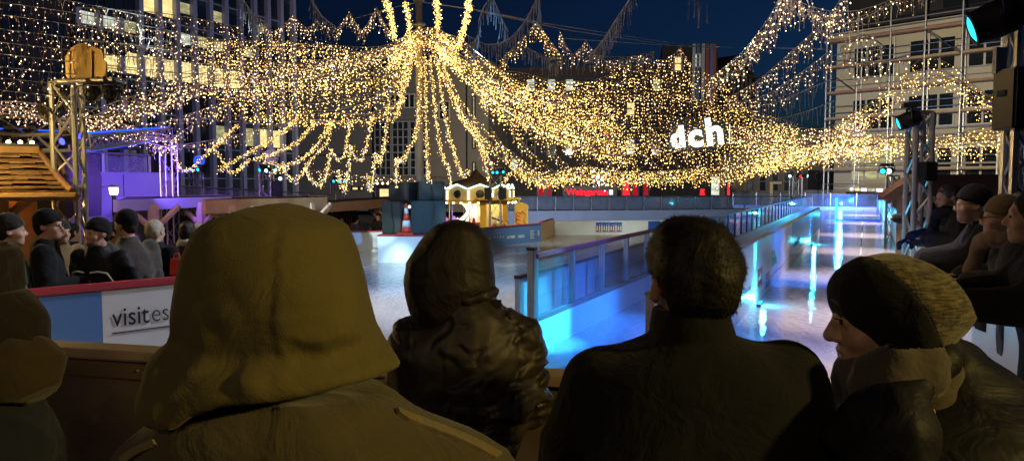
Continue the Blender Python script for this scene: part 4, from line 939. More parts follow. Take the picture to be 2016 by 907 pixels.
# carousel and organ
CX, CY = xat(937, 31), 31.0; g0 = -.75
t = thing('carousel', 'small carousel with zigzag lit cornice and glowing centre, behind the ice', 'carousel', (CX, CY, g0)); RC = 1.5
m = MB(); m.lathe([(RC * .98, g0), (RC, zat(449, CY) - .02), (RC * .95, zat(449, CY))], (CX, CY, 0), 24); m.build('platform', 'boards_wood', t)
zc0, zc1 = zat(394, CY), zat(371, CY); nS = 10
for k in range(nS):
    a0, a1 = 2 * PI * (k + .25) / nS, 2 * PI * (k + 1.25) / nS; am = (a0 + a1) / 2
    P = lambda a, r, z: Vector((CX + r * math.cos(a), CY + r * math.sin(a), z))
    b0, b1 = P(a0, RC, zc0), P(a1, RC, zc0); mid = (b0 + b1) / 2; nn = Vector((math.cos(am), math.sin(am), 0))
    poly = [b0, b1, Vector((b1.x, b1.y, zc1)), Vector((mid.x, mid.y, zc1 + .17)), Vector((b0.x, b0.y, zc1))]
    m = MB(); m.prism(poly, nn, .05); pn = m.build('cornice_panel', 'cream', t)
    m = MB(); m.tube([v + nn * .09 for v in (poly[4] + Vector((0, 0, .0)), poly[3], poly[2])], .032, 6); m.build('zigzag_light', 'tube_cold', pn)
    m = MB(); m.lathe([(0, 0), (.17, 0), (.13, .03), (.0, .05)], mid + nn * .055 + Vector((0, 0, .27)), 12, M=nn.to_track_quat('Z', 'Y').to_matrix()); m.build('rosette', 'dark_metal', pn)
    m = MB(); m.tube([b0 + nn * .07 + Vector((0, 0, .05)), b0 + nn * .07 + Vector((0, 0, zc1 - zc0 - .08))], .045, 6); m.build('corner_light', 'tube_cream', t)
    q = P(a0, RC * .86, 0); m = MB(); m.tube([(q.x, q.y, g0 + .6), (q.x, q.y, zc0 + .02)], .025, 6); m.build('pole', 'metal', t)
    q = P(am, RC * .72, zat(440, CY)); hz = MB(); hz.ico(q + Vector((0, 0, .0)), (.22, .1, .12)); hz.ico(q + Vector((-.2, 0, .16)), (.08, .06, .14)); hz.tube([q + Vector((.1, 0, -.05)), q + Vector((.16, 0, -.25))], .03, 5); hz.tube([q + Vector((-.1, 0, -.05)), q + Vector((-.14, 0, -.25))], .03, 5); hz.build('horse', ('cream', 'red_rail', 'orange_rail')[k % 3], t)
m = MB(); m.lathe([(RC * 1.08, zc0 - .1), (RC * 1.06, zc0 - .02), (RC * .9, zc0)], (CX, CY, 0), 30); m.build('valance', 'yellow_paint', t)
for k in range(30):
    a = 2 * PI * k / 30; q = Vector((CX + RC * 1.1 * math.cos(a), CY + RC * 1.1 * math.sin(a), zc0 - .08)); m = MB(); m.ico(q, .04)
    if math.sin(a) < .2: m.build('bulb', 'bulb_kiosk', t)
m = MB(); m.lathe([(RC * .98, zc1 + .02), (.9, zc1 + .28), (.42, zat(352, CY)), (.12, zat(338, CY)), (.03, zat(333, CY))], (CX, CY, 0), 20); m.build('roof', 'boards_wood', t, True)
m = MB(); m.ico((CX, CY, zat(331, CY)), .07); m.build('finial', 'metal', t)
ztop, zbot = zc0 - .02, zat(436, CY)
m = MB(); m.lathe([(.3, zat(452, CY)), (.5, zbot - .1), (.62, zbot), (.42, zbot + .04)], (CX, CY, 0), 20); m.build('centre_base', 'yellow_paint', t)
for s in range(12):
    a = 2 * PI * s / 12; pts = []
    for f in np.linspace(0, 1, 9):
        r = .36 + .36 * (2 * f - 1) ** 2; pts.append((CX + r * math.cos(a), CY + r * math.sin(a), zbot + .04 + (ztop - zbot - .04) * f))
    m = MB(); m.tube(pts, .05, 5); m.build('centre_light', 'tube_cream', t)
m = MB(); m.lathe([(.3, zbot), (.3, ztop)], (CX, CY, 0), 16); m.build('centre_column', 'cream', t)
t = thing('ticket_booth', 'yellow ticket booth with an open lit front beside the carousel', 'booth', tuple(at(985, 452, 29)))
bq = at(945, 452, 29.2); bw = xat(1000, 29.2) - bq.x; z0, z1 = -.9, zat(394, 29.2)
m = MB()
for (x0, x1, za, zb) in ((0, .22, z0, z1), (bw - .2, bw, z0, z1), (.22, bw - .2, zat(402, 29.2), z1), (.22, bw - .2, z0, zat(446, 29.2))): m.box((bq.x + (x0 + x1) / 2, bq.y, (za + zb) / 2), (x1 - x0, .1, zb - za))
m.build('front', 'yellow_paint', t); m = MB(); m.box((bq.x + bw / 2, bq.y + .9, (z0 + z1) / 2), (bw, .06, z1 - z0)); m.build('back_wall', 'cream', t)
m = MB(); m.box((bq.x + bw / 2 + .15, bq.y + .3, z1 + .06), (bw + .7, 1.5, .08)); m.build('roof', 'yellow_paint', t)
m = MB(); m.box((bq.x + bw / 2, bq.y + .3, z1 - .12), (bw * .7, .3, .06)); m.build('ceiling_light', 'window_warm', t)
for i in range(3): m = MB(); m.box((bq.x + bw * .62, bq.y + .35 - i * .05, zat(428 + 5 * i, 29.2)), (.5, .05, .06), M=Matrix.Rotation(.35, 3, 'Y')); m.build('shelf', 'dark_metal' if i % 2 else 'cone_white', t)
for i in range(7):
    m = MB(); m.ico((bq.x + .45 + i * .12, bq.y - .3, zat(447 - (i % 3) * 3, 29)), .09); m.build('plush_toy', ('cone_red', 'orange_rail', 'cream')[i % 3], t)
t = thing('organ_booth', 'yellow side booth with a painted scroll panel at the right of the carousel', 'booth', tuple(at(1022, 450, 28.8)))
q = at(1013, 452, 28.8); w = xat(1039, 28.8) - q.x; zt = zat(403, 28.8); m = MB(); m.prism([Vector((q.x, q.y, -.9)), Vector((q.x + w, q.y, -.9)), Vector((q.x + w, q.y, zt)), Vector((q.x + w * .45, q.y, zt + .1)), Vector((q.x, q.y, zt))], (0, 1, 0), .9); m.build('body', 'yellow_paint', t)
m = MB()
for k in range(4): 
    cx, cz = q.x + w * .28, zat(421 + 7.5 * k, 28.8); m.tube([(cx + .07 * math.cos(a) * (1 + .2 * k % 2), q.y - .02, cz + .07 * math.sin(a)) for a in np.linspace(.5, 5.2, 9)], .017, 5)
cx = q.x + w * .3; m.tube([(cx + f * .28, q.y - .02, zat(419 + 3 * math.sin(f * 9), 28.8)) for f in np.linspace(0, 1, 9)], .02, 5); m.tube([(q.x + w * .75 + .04 * math.sin(f * 8), q.y - .02, zat(420 + 24 * f, 28.8)) for f in np.linspace(0, 1, 11)], .014, 5)
m.build('scroll_painting', 'cone_red', t)
m = MB(); m.box((q.x + w * .97, q.y - .015, (zt - .9) / 2), (.06, .03, zt + .9)); m.build('trim', 'cream', t)
# pavilions
def pavilion(lab, corners, th, posts, fascia, beams=True, z=None, mt='pale_wood'):
    c = sum(corners, Vector()) / len(corners); t = thing('pavilion', lab, 'pavilion', (c.x, c.y, -1.0))
    m = MB(); m.prism(corners, (0, 0, 1), .05); m.build('roof', 'slate', t)
    k = len(corners); m = MB()
    for i in range(k):
        a, b = corners[i], corners[(i + 1) % k]; m.prism([a + Vector((0, 0, -th)), b + Vector((0, 0, -th)), b + Vector((0, 0, .06)), a + Vector((0, 0, .06))], perp(a, b), .05)
    m.build('fascia', fascia, t)
    for p in posts:
        g = gnd(p.x, p.y) - .2; top = p.z - th * .3; m = MB(); m.box((p.x, p.y, (g + top) / 2), (.13, .13, top - g), R(-20)); m.build('post', mt, t)
        for s in (-1, 1):
            m = MB(); m.tube([(p.x + s * .05, p.y, top - .42), (p.x + s * .42, p.y + s * .12, top - .02)], .05, 4); m.build('brace', mt, t)
    return t
P_ = [at(229, 401, 12.6), at(452, 388, 16.5), at(440, 381, 19), at(250, 385, 16.5)]
for p in P_: p.z = (zat(396, 14.3))
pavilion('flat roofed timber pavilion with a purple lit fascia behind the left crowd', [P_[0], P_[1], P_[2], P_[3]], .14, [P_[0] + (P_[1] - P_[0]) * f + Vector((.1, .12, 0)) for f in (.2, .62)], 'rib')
P_ = [at(404, 400, 14.2), at(640, 396, 17.5), at(640, 390, 20), at(430, 390, 18)]
for p in P_: p.z = zat(397, 15.5)
pavilion('timber pavilion with brown beams behind the hooded watcher', [P_[0], P_[1], P_[2], P_[3]], .2, [P_[0] + (P_[1] - P_[0]) * f + Vector((.1, .15, 0)) for f in (.12, .8)], 'wood')
P_ = [at(606, 404, 21.5), at(768, 404, 24), at(762, 395, 28), at(625, 395, 26)]
for i, p in enumerate(P_): p.z = zat(406, 21.5) + (.12 if i in (1, 2) else 0)
pavilion('low brown roofed pavilion sheltering people left of the loudspeakers', [P_[0], P_[1], P_[2], P_[3]], .22, [P_[0] + (P_[1] - P_[0]) * f + Vector((0, .3, 0)) for f in (.04, .82)], 'boards_wood')
t = thing('stall_wall', 'purple and brown stall wall under the low brown pavilion', 'stall', tuple(at(690, 450, 26)))
q = Fac(at(600, 450, 25.5), at(705, 450, 26.5)); m = MB(); q.box(m, 0, q.len, -1.3, .95, -.1, 0); m.build('wall', 'awning_dark', t)
m = MB()
for i in range(12): q.box(m, q.len * (.5 + .04 * i), q.len * (.5 + .04 * i) + .025, .45, .9 - .06 * (i % 2), .003, .03)
m.build('fringe', 'pale_wood', t)
for i in range(8): m = MB(); c = q.a + q.t * (q.len * (.18 + .045 * i)) + q.n * .06; m.ico((c.x, c.y, .42), .03); m.build('bulb', 'tube_cream', t)
t = thing('striped_awning', 'striped awning under the pavilion roof behind the left crowd', 'awning', tuple(at(390, 425, 17.5)))
q = Fac(at(343, 412, 17), at(425, 412, 18.2))
for i in range(14): m = MB(); q.box(m, q.len * i / 14, q.len * (i + .5) / 14, zat(424, 17.5), zat(411, 17.5), 0, .03); m.build('stripe', 'stripe_pale', t)
m = MB(); q.box(m, 0, q.len, -1.2, zat(424, 17.5), -.4, -.03); q.box(m, 0, q.len, zat(424, 17.5) + .003, zat(409, 17.5), -.4, -.005); m.build('stall_front', 'awning_dark', t)
# lantern
q = at(226, 440, 12.8); t = thing('park_lantern', 'glowing park lantern with a flat round hood in front of the purple wall', 'lantern', (q.x, q.y, gnd(q.x, q.y)))
m = MB(); m.tube([(q.x, q.y, gnd(q.x, q.y)), (q.x, q.y, zat(384, 12.8))], [.04, .032], 8); m.build('pole', 'dark_metal', t)
m = MB(); m.lathe([(.05, zat(383.5, 12.8)), (.062, zat(382, 12.8)), (.075, zat(369, 12.8))], (q.x, q.y, 0), 12); m.build('glass', 'lantern', t)
m = MB(); m.lathe([(.17, zat(369, 12.8) + .003), (.175, zat(367.5, 12.8)), (.05, zat(365, 12.8)), (.05, zat(362, 12.8))], (q.x, q.y, 0), 18); m.build('hood', 'lantern' if 0 else 'stripe_pale', t)
# huts along the right
t = thing('market_hut', 'brown gabled market hut behind the watchers on the right', 'hut', tuple(at(1800, 440, 14))); z0 = 0; a = at(1762, 400, 14.5); b = at(1850, 400, 12.5); f_ = Fac(a, b)
m = MB(); f_.box(m, 0.1, f_.len, 0, zat(388, 13.5), -2, 0); m.build('wall', 'boards_wood', t)
za = zat(388, 13.5); mid = .55 * f_.len; zt = zat(357, 13.5); m = MB(); m.prism([f_.a + f_.t * x + Vector((0, 0, z)) + f_.n * .2 for x, z in ((-.35, za - .08), (mid, zt), (f_.len + .3, za - .08), (f_.len + .3, za + .03), (mid, zt + .12), (-.35, za + .03))], -f_.n, 2.4); m.build('roof', 'orange_roof', t)
m = MB(); m.prism([f_.a + f_.t * x + Vector((0, 0, z)) + f_.n * .03 for x, z in ((.1, za), (mid, zt - .02), (f_.len, za))], -f_.n, .1); m.build('gable', 'boards_wood', t)
t = thing('market_hut', 'low hut with an orange lit roof at the far right of the lanes', 'hut', tuple(at(1700, 400, 40))); f_ = Fac(at(1672, 385, 62), at(1745, 385, 52))
m = MB(); f_.box(m, 0, f_.len, -.2, zat(386, 57), -3, 0); m.build('wall', 'dark_wall', t); m = MB(); f_.box(m, -.2, f_.len, zat(385.7, 57), zat(378, 57), -3.2, .5); m.build('roof', 'orange_roof', t)
for i in range(5):
    m = MB(); f_.box(m, f_.len * (i + .15) / 5, f_.len * (i + .75) / 5, zat(376, 57), zat(371, 57), .1, .2); m.build('sign_light', ('lantern', 'window_warm', 'lantern', 'window_white', 'lantern')[i], t)
# ---------------------------------------------------------------- the canopy of light strings
def cat(P, n):
    P = [np.array(p, float) for p in P]
    if len(P) == 2: return [P[0] + (P[1] - P[0]) * t for t in np.linspace(0, 1, n)]
    P = [2 * P[0] - P[1]] + P + [2 * P[-1] - P[-2]]; out = []
    k = len(P) - 3
    for s in np.linspace(0, k, n):
        i = min(int(s), k - 1); t = s - i; a, b, c, d = P[i:i + 4]
        out.append(.5 * ((2 * b) + (c - a) * t + (2 * a - 5 * b + 4 * c - d) * t * t + (3 * b - a - 3 * c + d) * t ** 3))
    return out
OCT = np.array([(1, 0, 0), (-1, 0, 0), (0, 1, 0), (0, -1, 0), (0, 0, 1.25), (0, 0, -1.25)], np.float32)
OCF = np.array([(0, 2, 4), (2, 1, 4), (1, 3, 4), (3, 0, 4), (2, 0, 5), (1, 2, 5), (3, 1, 5), (0, 3, 5)], np.int32)
def bulbs_mesh(pts, rs):
    pts = np.array(pts, np.float32); n = len(pts); rs = np.array(rs, np.float32)
    V = (pts[:, None, :] + OCT[None] * rs[:, None, None]).reshape(-1, 3); Fc = (OCF[None] + (np.arange(n) * 6)[:, None, None]).reshape(-1, 3)
    me = bpy.data.meshes.new('bulbs'); me.vertices.add(len(V)); me.vertices.foreach_set('co', V.ravel()); me.loops.add(len(Fc) * 3); me.loops.foreach_set('vertex_index', Fc.ravel().astype(np.int32))
    me.polygons.add(len(Fc)); me.polygons.foreach_set('loop_start', np.arange(0, len(Fc) * 3, 3, dtype=np.int32)); me.polygons.foreach_set('loop_total', np.full(len(Fc), 3, np.int32)); me.update(calc_edges=True)
    return me
NB = 0
BK = .53; DK = .72
def string(lab, group, pts, step=.11, drop=(.15, .5), gap=.085, r=.02, mt='bulb_gold', thick=0, wire=.008, lit=True, sag=0, along=True, wires=True, far=1):
    """one light string: a carrying wire along pts [(px, py, depth)], icicle drops of bulbs under it; thick = rope-like scatter around the wire"""
    global NB
    r *= BK * far; step *= far; gap *= far; drop = (drop[0] * far, drop[1] * far); P3 = [at(p[0], p[1], p[2] * far) for p in pts]; ln = sum((P3[i + 1] - P3[i]).length for i in range(len(P3) - 1)); n = max(6, int(ln / .25))
    C = [Vector(p) for p in cat(P3, n)]
    if sag: C = [p - Vector((0, 0, sag * 4 * (i / (n - 1)) * (1 - i / (n - 1)))) for i, p in enumerate(C)]
    t = thing('light_string', lab, 'light string', tuple(C[0]), group)
    m = MB(); m.tube(C, wire, 4, False); B = []; rs = []
    d = np.cumsum([0] + [(C[i + 1] - C[i]).length for i in range(n - 1)]); tot = d[-1]
    s = random.uniform(0, step)
    A = np.array(C)
    while s < tot:
        p = np.array([np.interp(s, d, A[:, k]) for k in range(3)])
        if thick:
            for _ in range(2): o = RNG.normal(size=3) * thick * .42; B.append(p + o); rs.append(r * random.uniform(.7, 1.15))
        dl = random.uniform(*drop)
        if dl > .04:
            x, y = random.gauss(0, .03), random.gauss(0, .03)
            if wires: m.tube([p, p + np.array((x, y, -dl))], wire * .55, 3, False)
            z = random.uniform(0, gap)
            while z < dl:
                f = z / dl; B.append(p + np.array((x * f + random.gauss(0, .02), y * f + random.gauss(0, .02), -z))); rs.append(r * random.choice((.7, .8, .9, 1, 1.1, 1.45))); z += gap * random.uniform(.8, 1.3)
        elif along: B.append(p); rs.append(r)
        s += step * DK * random.uniform(.7, 1.3)
    m.build('wire', 'cable', t)
    if lit and B:
        NB += len(B)
        me = bulbs_mesh(B, rs); rr_ = RNG.random(len(B)); dm = np.repeat((rr_ < .43).astype(np.int32) + 2 * (rr_ > .95), 8).astype(np.int32)
        o = link('bulbs', me, mt, t); me.materials.append(MATS['bulb_dim']); me.materials.append(MATS['bulb_glare']); me.polygons.foreach_set('material_index', dm); o['kind'] = 'stuff'
    return t
def sheet(lab, group, top, bot, n, j=4, dj=1.0, end=.0, start=0, **kw):
    """n strings filling the space between two boundary strings"""
    T = [np.array(p, float) for p in top]; Bm = [np.array(p, float) for p in bot]; assert len(T) == len(Bm)
    for i in range(n):
        f = (i + random.uniform(.2, .8)) / n; o = random.uniform(-dj, dj)
        pts = [a * (1 - f) + b * f + np.array((random.gauss(0, j), random.gauss(0, j), o * min(1, k / 2))) for k, (a, b) in enumerate(zip(T, Bm))]
        if end: pts[-1] = pts[-2] + (pts[-1] - pts[-2]) * random.uniform(1 - end, 1 + end * .6)
        if start: pts[0] = pts[1] + (pts[0] - pts[1]) * random.uniform(1 - start, 1 + start * .6)
        pts = [tuple(p) for p in pts]
        string(lab, group, pts, **kw)
# far left, near overhead rows over the dark building
for i, (y0, y1) in enumerate(((-20, 45), (4, 62), (28, 85), (56, 100), (82, 122), (105, 142), (130, 165), (152, 184), (176, 205))):
    string('sparse warm icicle light row in front of the dark building, upper left', 'icicle rows at the upper left', [(-90, y0 - 10, 8.6), (40, y0 + 6, 9.2), (165, y0 * .7 + y1 * .3 + 8, 10), (340, y1, 11.5)], step=.11, drop=(.06, .34), gap=.085, r=.0125, mt='bulb_warm' if i % 3 else 'bulb_pink', wire=.006)
for i, (y0, y1) in enumerate(((20, 55), (55, 85), (85, 110), (110, 135), (135, 150))):
    string('sparse warm icicle light row crossing the office tower', 'icicle rows across the office tower', [(150, y0 - 6, 12), (330, y0 + 8, 14), (480, y1, 17)], step=.14, drop=(.08, .42), gap=.10, r=.0165, mt='bulb_warm', wire=.007)
# left lower band
sheet('dense pinkish light swag low at the far left', 'left low swag', [(-60, 192, 11), (60, 198, 12), (180, 222, 13.5), (330, 262, 15)], [(-60, 222, 11), (60, 232, 12), (180, 262, 13.5), (340, 298, 15)], 6, 3, .5, step=.075, drop=(.05, .22), gap=.07, r=.016, mt='bulb_pink', wires=False)
sheet('light swag rising from the left band to the mast', 'left rising swag', [(150, 225, 13), (270, 185, 14), (400, 150, 15.5), (560, 130, 17), (800, 80, 18.2)], [(190, 262, 13), (300, 215, 14), (430, 185, 15.5), (580, 175, 17), (805, 100, 18.2)], 6, 4, .6, step=.09, drop=(.05, .28), gap=.08, r=.019, mt='bulb_warm', wires=False)
# main mass left of the mast
sheet('dense gold light curtain strung from the mast to the left', 'dense curtain left of the mast', [(822, 62, 18.2), (745, 88, 18.5), (640, 74, 19.5), (540, 66, 21), (400, 76, 22.5)], [(818, 105, 18.2), (770, 180, 18), (690, 212, 18), (590, 222, 18.5), (440, 195, 19.5)], 12, 5, 1.2, .5, step=.115, drop=(.12, .5), gap=.095, r=.0215, mt='bulb_gold', wires=False)
sheet('warm light curtain behind the dense one left of the mast', 'rear curtain left of the mast', [(700, 80, 24), (560, 58, 26), (420, 62, 27), (320, 80, 27)], [(760, 190, 23), (640, 205, 24), (480, 200, 25), (330, 190, 26)], 6, 6, 1.5, .7, .4, step=.2, drop=(.1, .6), gap=.13, r=.024, mt='bulb_warm', wires=False)
sheet('bright gold fringe along the lower edge of the left curtain', 'lower fringe left', [(800, 170, 18), (740, 215, 17.6), (660, 224, 17.2), (570, 226, 17), (460, 222, 17)], [(795, 200, 18), (740, 238, 17.6), (660, 244, 17.2), (570, 244, 17), (450, 240, 17)], 3, 3, .3, .6, step=.07, drop=(.04, .2), gap=.06, r=.021, mt='bulb_gold', wires=False)
# jagged upper edge, left of the mast
zig = [(505, 36), (540, 62), (577, 30), (605, 56), (628, 34), (662, 58), (688, 24), (713, 62), (742, 14), (768, 66)]
for i in range(len(zig) - 1):
    a, b = zig[i], zig[i + 1]; string('short zigzag light string on the upper edge of the left curtain', 'zigzag strings left of the mast', [(a[0], a[1], 19.5), ((a[0] + b[0]) / 2, (a[1] + b[1]) / 2 + 3, 19.5), (b[0], b[1], 19.5)], step=.06, drop=(.1, .42), gap=.085, r=.0195, mt='bulb_warm')
# bright ropes above the mast collar
for x0, y0, x1, y1, D0, D1 in ((757, -12, 776, 78, 14, 17.6), (797, 4, 806, 76, 16, 18), (857, -12, 861, 62, 15, 18), (926, -14, 904, 90, 13, 17.6)):
    string('thick bright rope of lights rising from the canopy peak beside the mast', 'bright ropes above the canopy peak', [(x0, y0, D0), ((x0 + x1) / 2 + 3, (y0 + y1) / 2, (D0 + D1) / 2), (x1, y1, D1)], step=.022, drop=(0, .05), thick=.085, r=.02, mt='bulb_gold')
# peak and the bright sweep to the right
sheet('dense gold light string fanning out at the canopy peak', 'peak of the canopy', [(770, 95, 17.7), (800, 66, 18), (828, 58, 18.2), (860, 58, 18), (895, 88, 17.6)], [(760, 140, 17.7), (800, 108, 18), (828, 98, 18.2), (868, 104, 18), (915, 140, 17.6)], 7, 4, .4, step=.05, drop=(.04, .26), gap=.06, r=.021, mt='bulb_gold', wires=False)
sheet('bright gold light swag sweeping down to the right from the mast', 'bright sweep right of the mast', [(850, 58, 18), (905, 78, 17.5), (965, 125, 17.5), (1040, 170, 18), (1120, 195, 19), (1200, 205, 20)], [(862, 95, 18), (915, 150, 17), (985, 215, 16.5), (1070, 262, 17), (1160, 300, 18), (1260, 325, 19)], 11, 5, .8, step=.075, drop=(.06, .3), gap=.075, r=.021, mt='bulb_gold', wires=False)
sheet('lower gold light swag falling steeply from the mast to the right', 'steep swags right of the mast', [(868, 100, 18), (915, 185, 17), (965, 255, 16.3), (1020, 310, 16), (1075, 345, 16)], [(850, 110, 18), (880, 200, 17), (925, 265, 16.3), (985, 315, 16), (1040, 350, 16)], 4, 4, .3, step=.06, drop=(.04, .17), gap=.06, r=.019, mt='bulb_gold', wires=False)
# main mass on the right
sheet('dense gold light curtain hanging right of the mast', 'dense curtain right of the mast', [(930, 125, 21), (1020, 140, 22), (1130, 138, 23), (1230, 125, 24), (1330, 120, 25), (1400, 150, 25), (1470, 205, 24), (1560, 245, 22)], [(950, 200, 19), (1040, 260, 20), (1130, 292, 21), (1230, 308, 22), (1330, 318, 22.5), (1420, 325, 22), (1500, 318, 21), (1600, 300, 19)], 10, 6, 1.3, step=.13, drop=(.15, .62), gap=.105, r=.0245, mt='bulb_gold', wires=False)
sheet('rear warm light curtain far right of the mast', 'rear curtain right of the mast', [(1010, 150, 30), (1120, 150, 31), (1240, 140, 32), (1345, 125, 33), (1410, 160, 33)], [(1000, 240, 28), (1120, 270, 29), (1240, 290, 30), (1345, 295, 31), (1430, 300, 31)], 4, 7, 1.5, step=.2, drop=(.2, .8), gap=.15, r=.03, mt='bulb_warm', wires=False)
zig = [(925, 128), (985, 118), (1058, 42), (1108, 112), (1100, 60), (1128, 108), (1153, 80), (1190, 120), (1258, 108), (1310, 118), (1340, 92), (1362, 128)]
for i in (1, 2, 4, 5, 6, 7, 8, 9, 10):
    a, b = zig[i], zig[i + 1]
    if i == 3: continue
    string('short zigzag light string on the upper edge of the right curtain', 'zigzag strings right of the mast', [(a[0], a[1], 20.5), ((a[0] + b[0]) / 2, (a[1] + b[1]) / 2 + 4, 20.5), (b[0], b[1], 20.5)], step=.07, drop=(.12, .55), gap=.085, r=.021, mt='bulb_gold' if i < 4 else 'bulb_warm')
# bottom band
sheet('thick gold light swag along the bottom edge of the canopy', 'bottom swag', [(1010, 324, 16), (1060, 341, 16), (1150, 327, 17), (1250, 331, 18), (1350, 327, 18.5), (1430, 324, 18), (1510, 311, 17), (1600, 289, 15.5), (1710, 267, 14)], [(1020, 341, 16), (1065, 363, 16), (1150, 351, 17), (1250, 357, 18), (1350, 361, 18.5), (1430, 359, 18), (1510, 334, 17), (1600, 314, 15.5), (1710, 294, 14)], 6, 3, .4, step=.062, drop=(.05, .24), gap=.065, r=.02, mt='bulb_gold', wires=False, far=1.45)
sheet('gold light swag below the scaffolded building', 'right low swag', [(1620, 250, 16), (1690, 262, 15), (1770, 258, 13.5), (1860, 262, 12.5), (1980, 236, 11)], [(1600, 318, 15.5), (1690, 312, 14.5), (1770, 300, 13), (1860, 294, 12), (1985, 290, 11)], 8, 4, .4, step=.075, drop=(.04, .22), gap=.065, r=.0155, mt='bulb_gold', wires=False, far=1.45)
sheet('loose light curtain spreading left of the scaffolded building', 'loose curtain at the right', [(1430, 232, 20), (1520, 250, 18), (1620, 240, 16), (1700, 205, 14)], [(1440, 320, 20), (1530, 312, 18), (1630, 300, 16), (1720, 290, 14)], 6, 5, .6, step=.11, drop=(.1, .36), gap=.09, r=.02, mt='bulb_warm', wires=False, far=1.45)
sheet('arched gold light swag over the lane edge tower', 'right arch', [(1640, 240, 15), (1705, 205, 14), (1765, 150, 13), (1815, 115, 12.4), (1870, 128, 12), (1930, 170, 11.5), (1985, 195, 11)], [(1650, 275, 15), (1720, 240, 14), (1790, 185, 13), (1835, 160, 12.4), (1880, 172, 12), (1930, 215, 11.5), (1985, 240, 11)], 5, 3, .4, step=.075, drop=(.05, .24), gap=.075, r=.0145, mt='bulb_gold', wires=False, far=1.45)
# top right, near
sheet('near icicle light string hanging into the top right of the picture', 'near strings at the top right', [(1400, 150, 12.5), (1455, 100, 11), (1500, 42, 9.6), (1545, -25, 8.5)], [(1385, 175, 12.5), (1450, 140, 11), (1510, 75, 9.6), (1600, -20, 8.5)], 3, 2, .2, step=.075, drop=(.05, .3), gap=.085, r=.0135, mt='bulb_warm', wire=.006)
sheet('near icicle light swag crossing the top right corner', 'near swag at the top right', [(1530, -25, 8.8), (1600, 5, 9.2), (1680, 18, 9.6), (1760, -8, 9.6), (1860, -60, 9.4)], [(1540, -10, 8.8), (1600, 30, 9.2), (1670, 50, 9.6), (1740, 20, 9.6), (1850, -40, 9.4)], 3, 2, .2, step=.085, drop=(.05, .3), gap=.09, r=.0135, mt='bulb_warm', wire=.006)
for a in ([(1430, 195, 17), (1490, 160, 15), (1560, 100, 13), (1625, 40, 11.5), (1668, -20, 10)], [(1436, 206, 17), (1500, 190, 15.5), (1570, 148, 14), (1640, 96, 12.5)], [(1655, 95, 12), (1700, 68, 11.4), (1745, 96, 11)], [(1660, 120, 12), (1720, 125, 11.6), (1790, 108, 11.2)]):
    string('single icicle light string slanting across the dark sky right of centre', 'slanting strings in the sky gap', a, step=.10, drop=(.08, .48), gap=.085, r=.0155, mt='bulb_warm', wire=.011)
for a in ([(1445, 217, 17), (1520, 203, 15.5), (1580, 180, 14), (1640, 155, 13)], [(1440, 225, 17), (1520, 233, 15.5), (1580, 222, 14), (1642, 198, 13)]):
    string('unlit grey icicle string slanting across the sky gap right of centre', 'unlit strings in the sky gap', a, step=.16, drop=(.1, .4), r=.01, lit=False, wire=.013)
for a in ([(970, -12, 12), (945, 30, 12.5), (940, 75, 13), (918, 92, 13.5)], [(968, -8, 12), (985, 30, 12.5), (1000, 62, 13)], [(1062, -14, 12), (1035, 40, 13), (1000, 78, 14), (960, 88, 15), (920, 70, 15)], [(1062, 0, 12), (1063, 36, 13)], [(1252, -18, 11), (1215, 35, 12), (1188, 78, 13.5), (1160, 112, 15)], [(1080, 125, 15), (1120, 112, 15.5), (1160, 108, 16), (1230, 112, 16), (1290, 100, 17)], [(1030, 90, 15), (1075, 112, 16), (1100, 112, 17)], [(610, -12, 12), (632, 30, 13), (660, 52, 14)], [(470, -14, 12), (500, 30, 13), (520, 42, 14)], [(1355, -40, 9), (1372, -8, 9), (1400, -30, 9)]):
    string('unlit pale icicle string hanging against the night sky', 'unlit strings in the sky', a, step=.07, drop=(.08, .42), r=.01, lit=False, wire=.011)
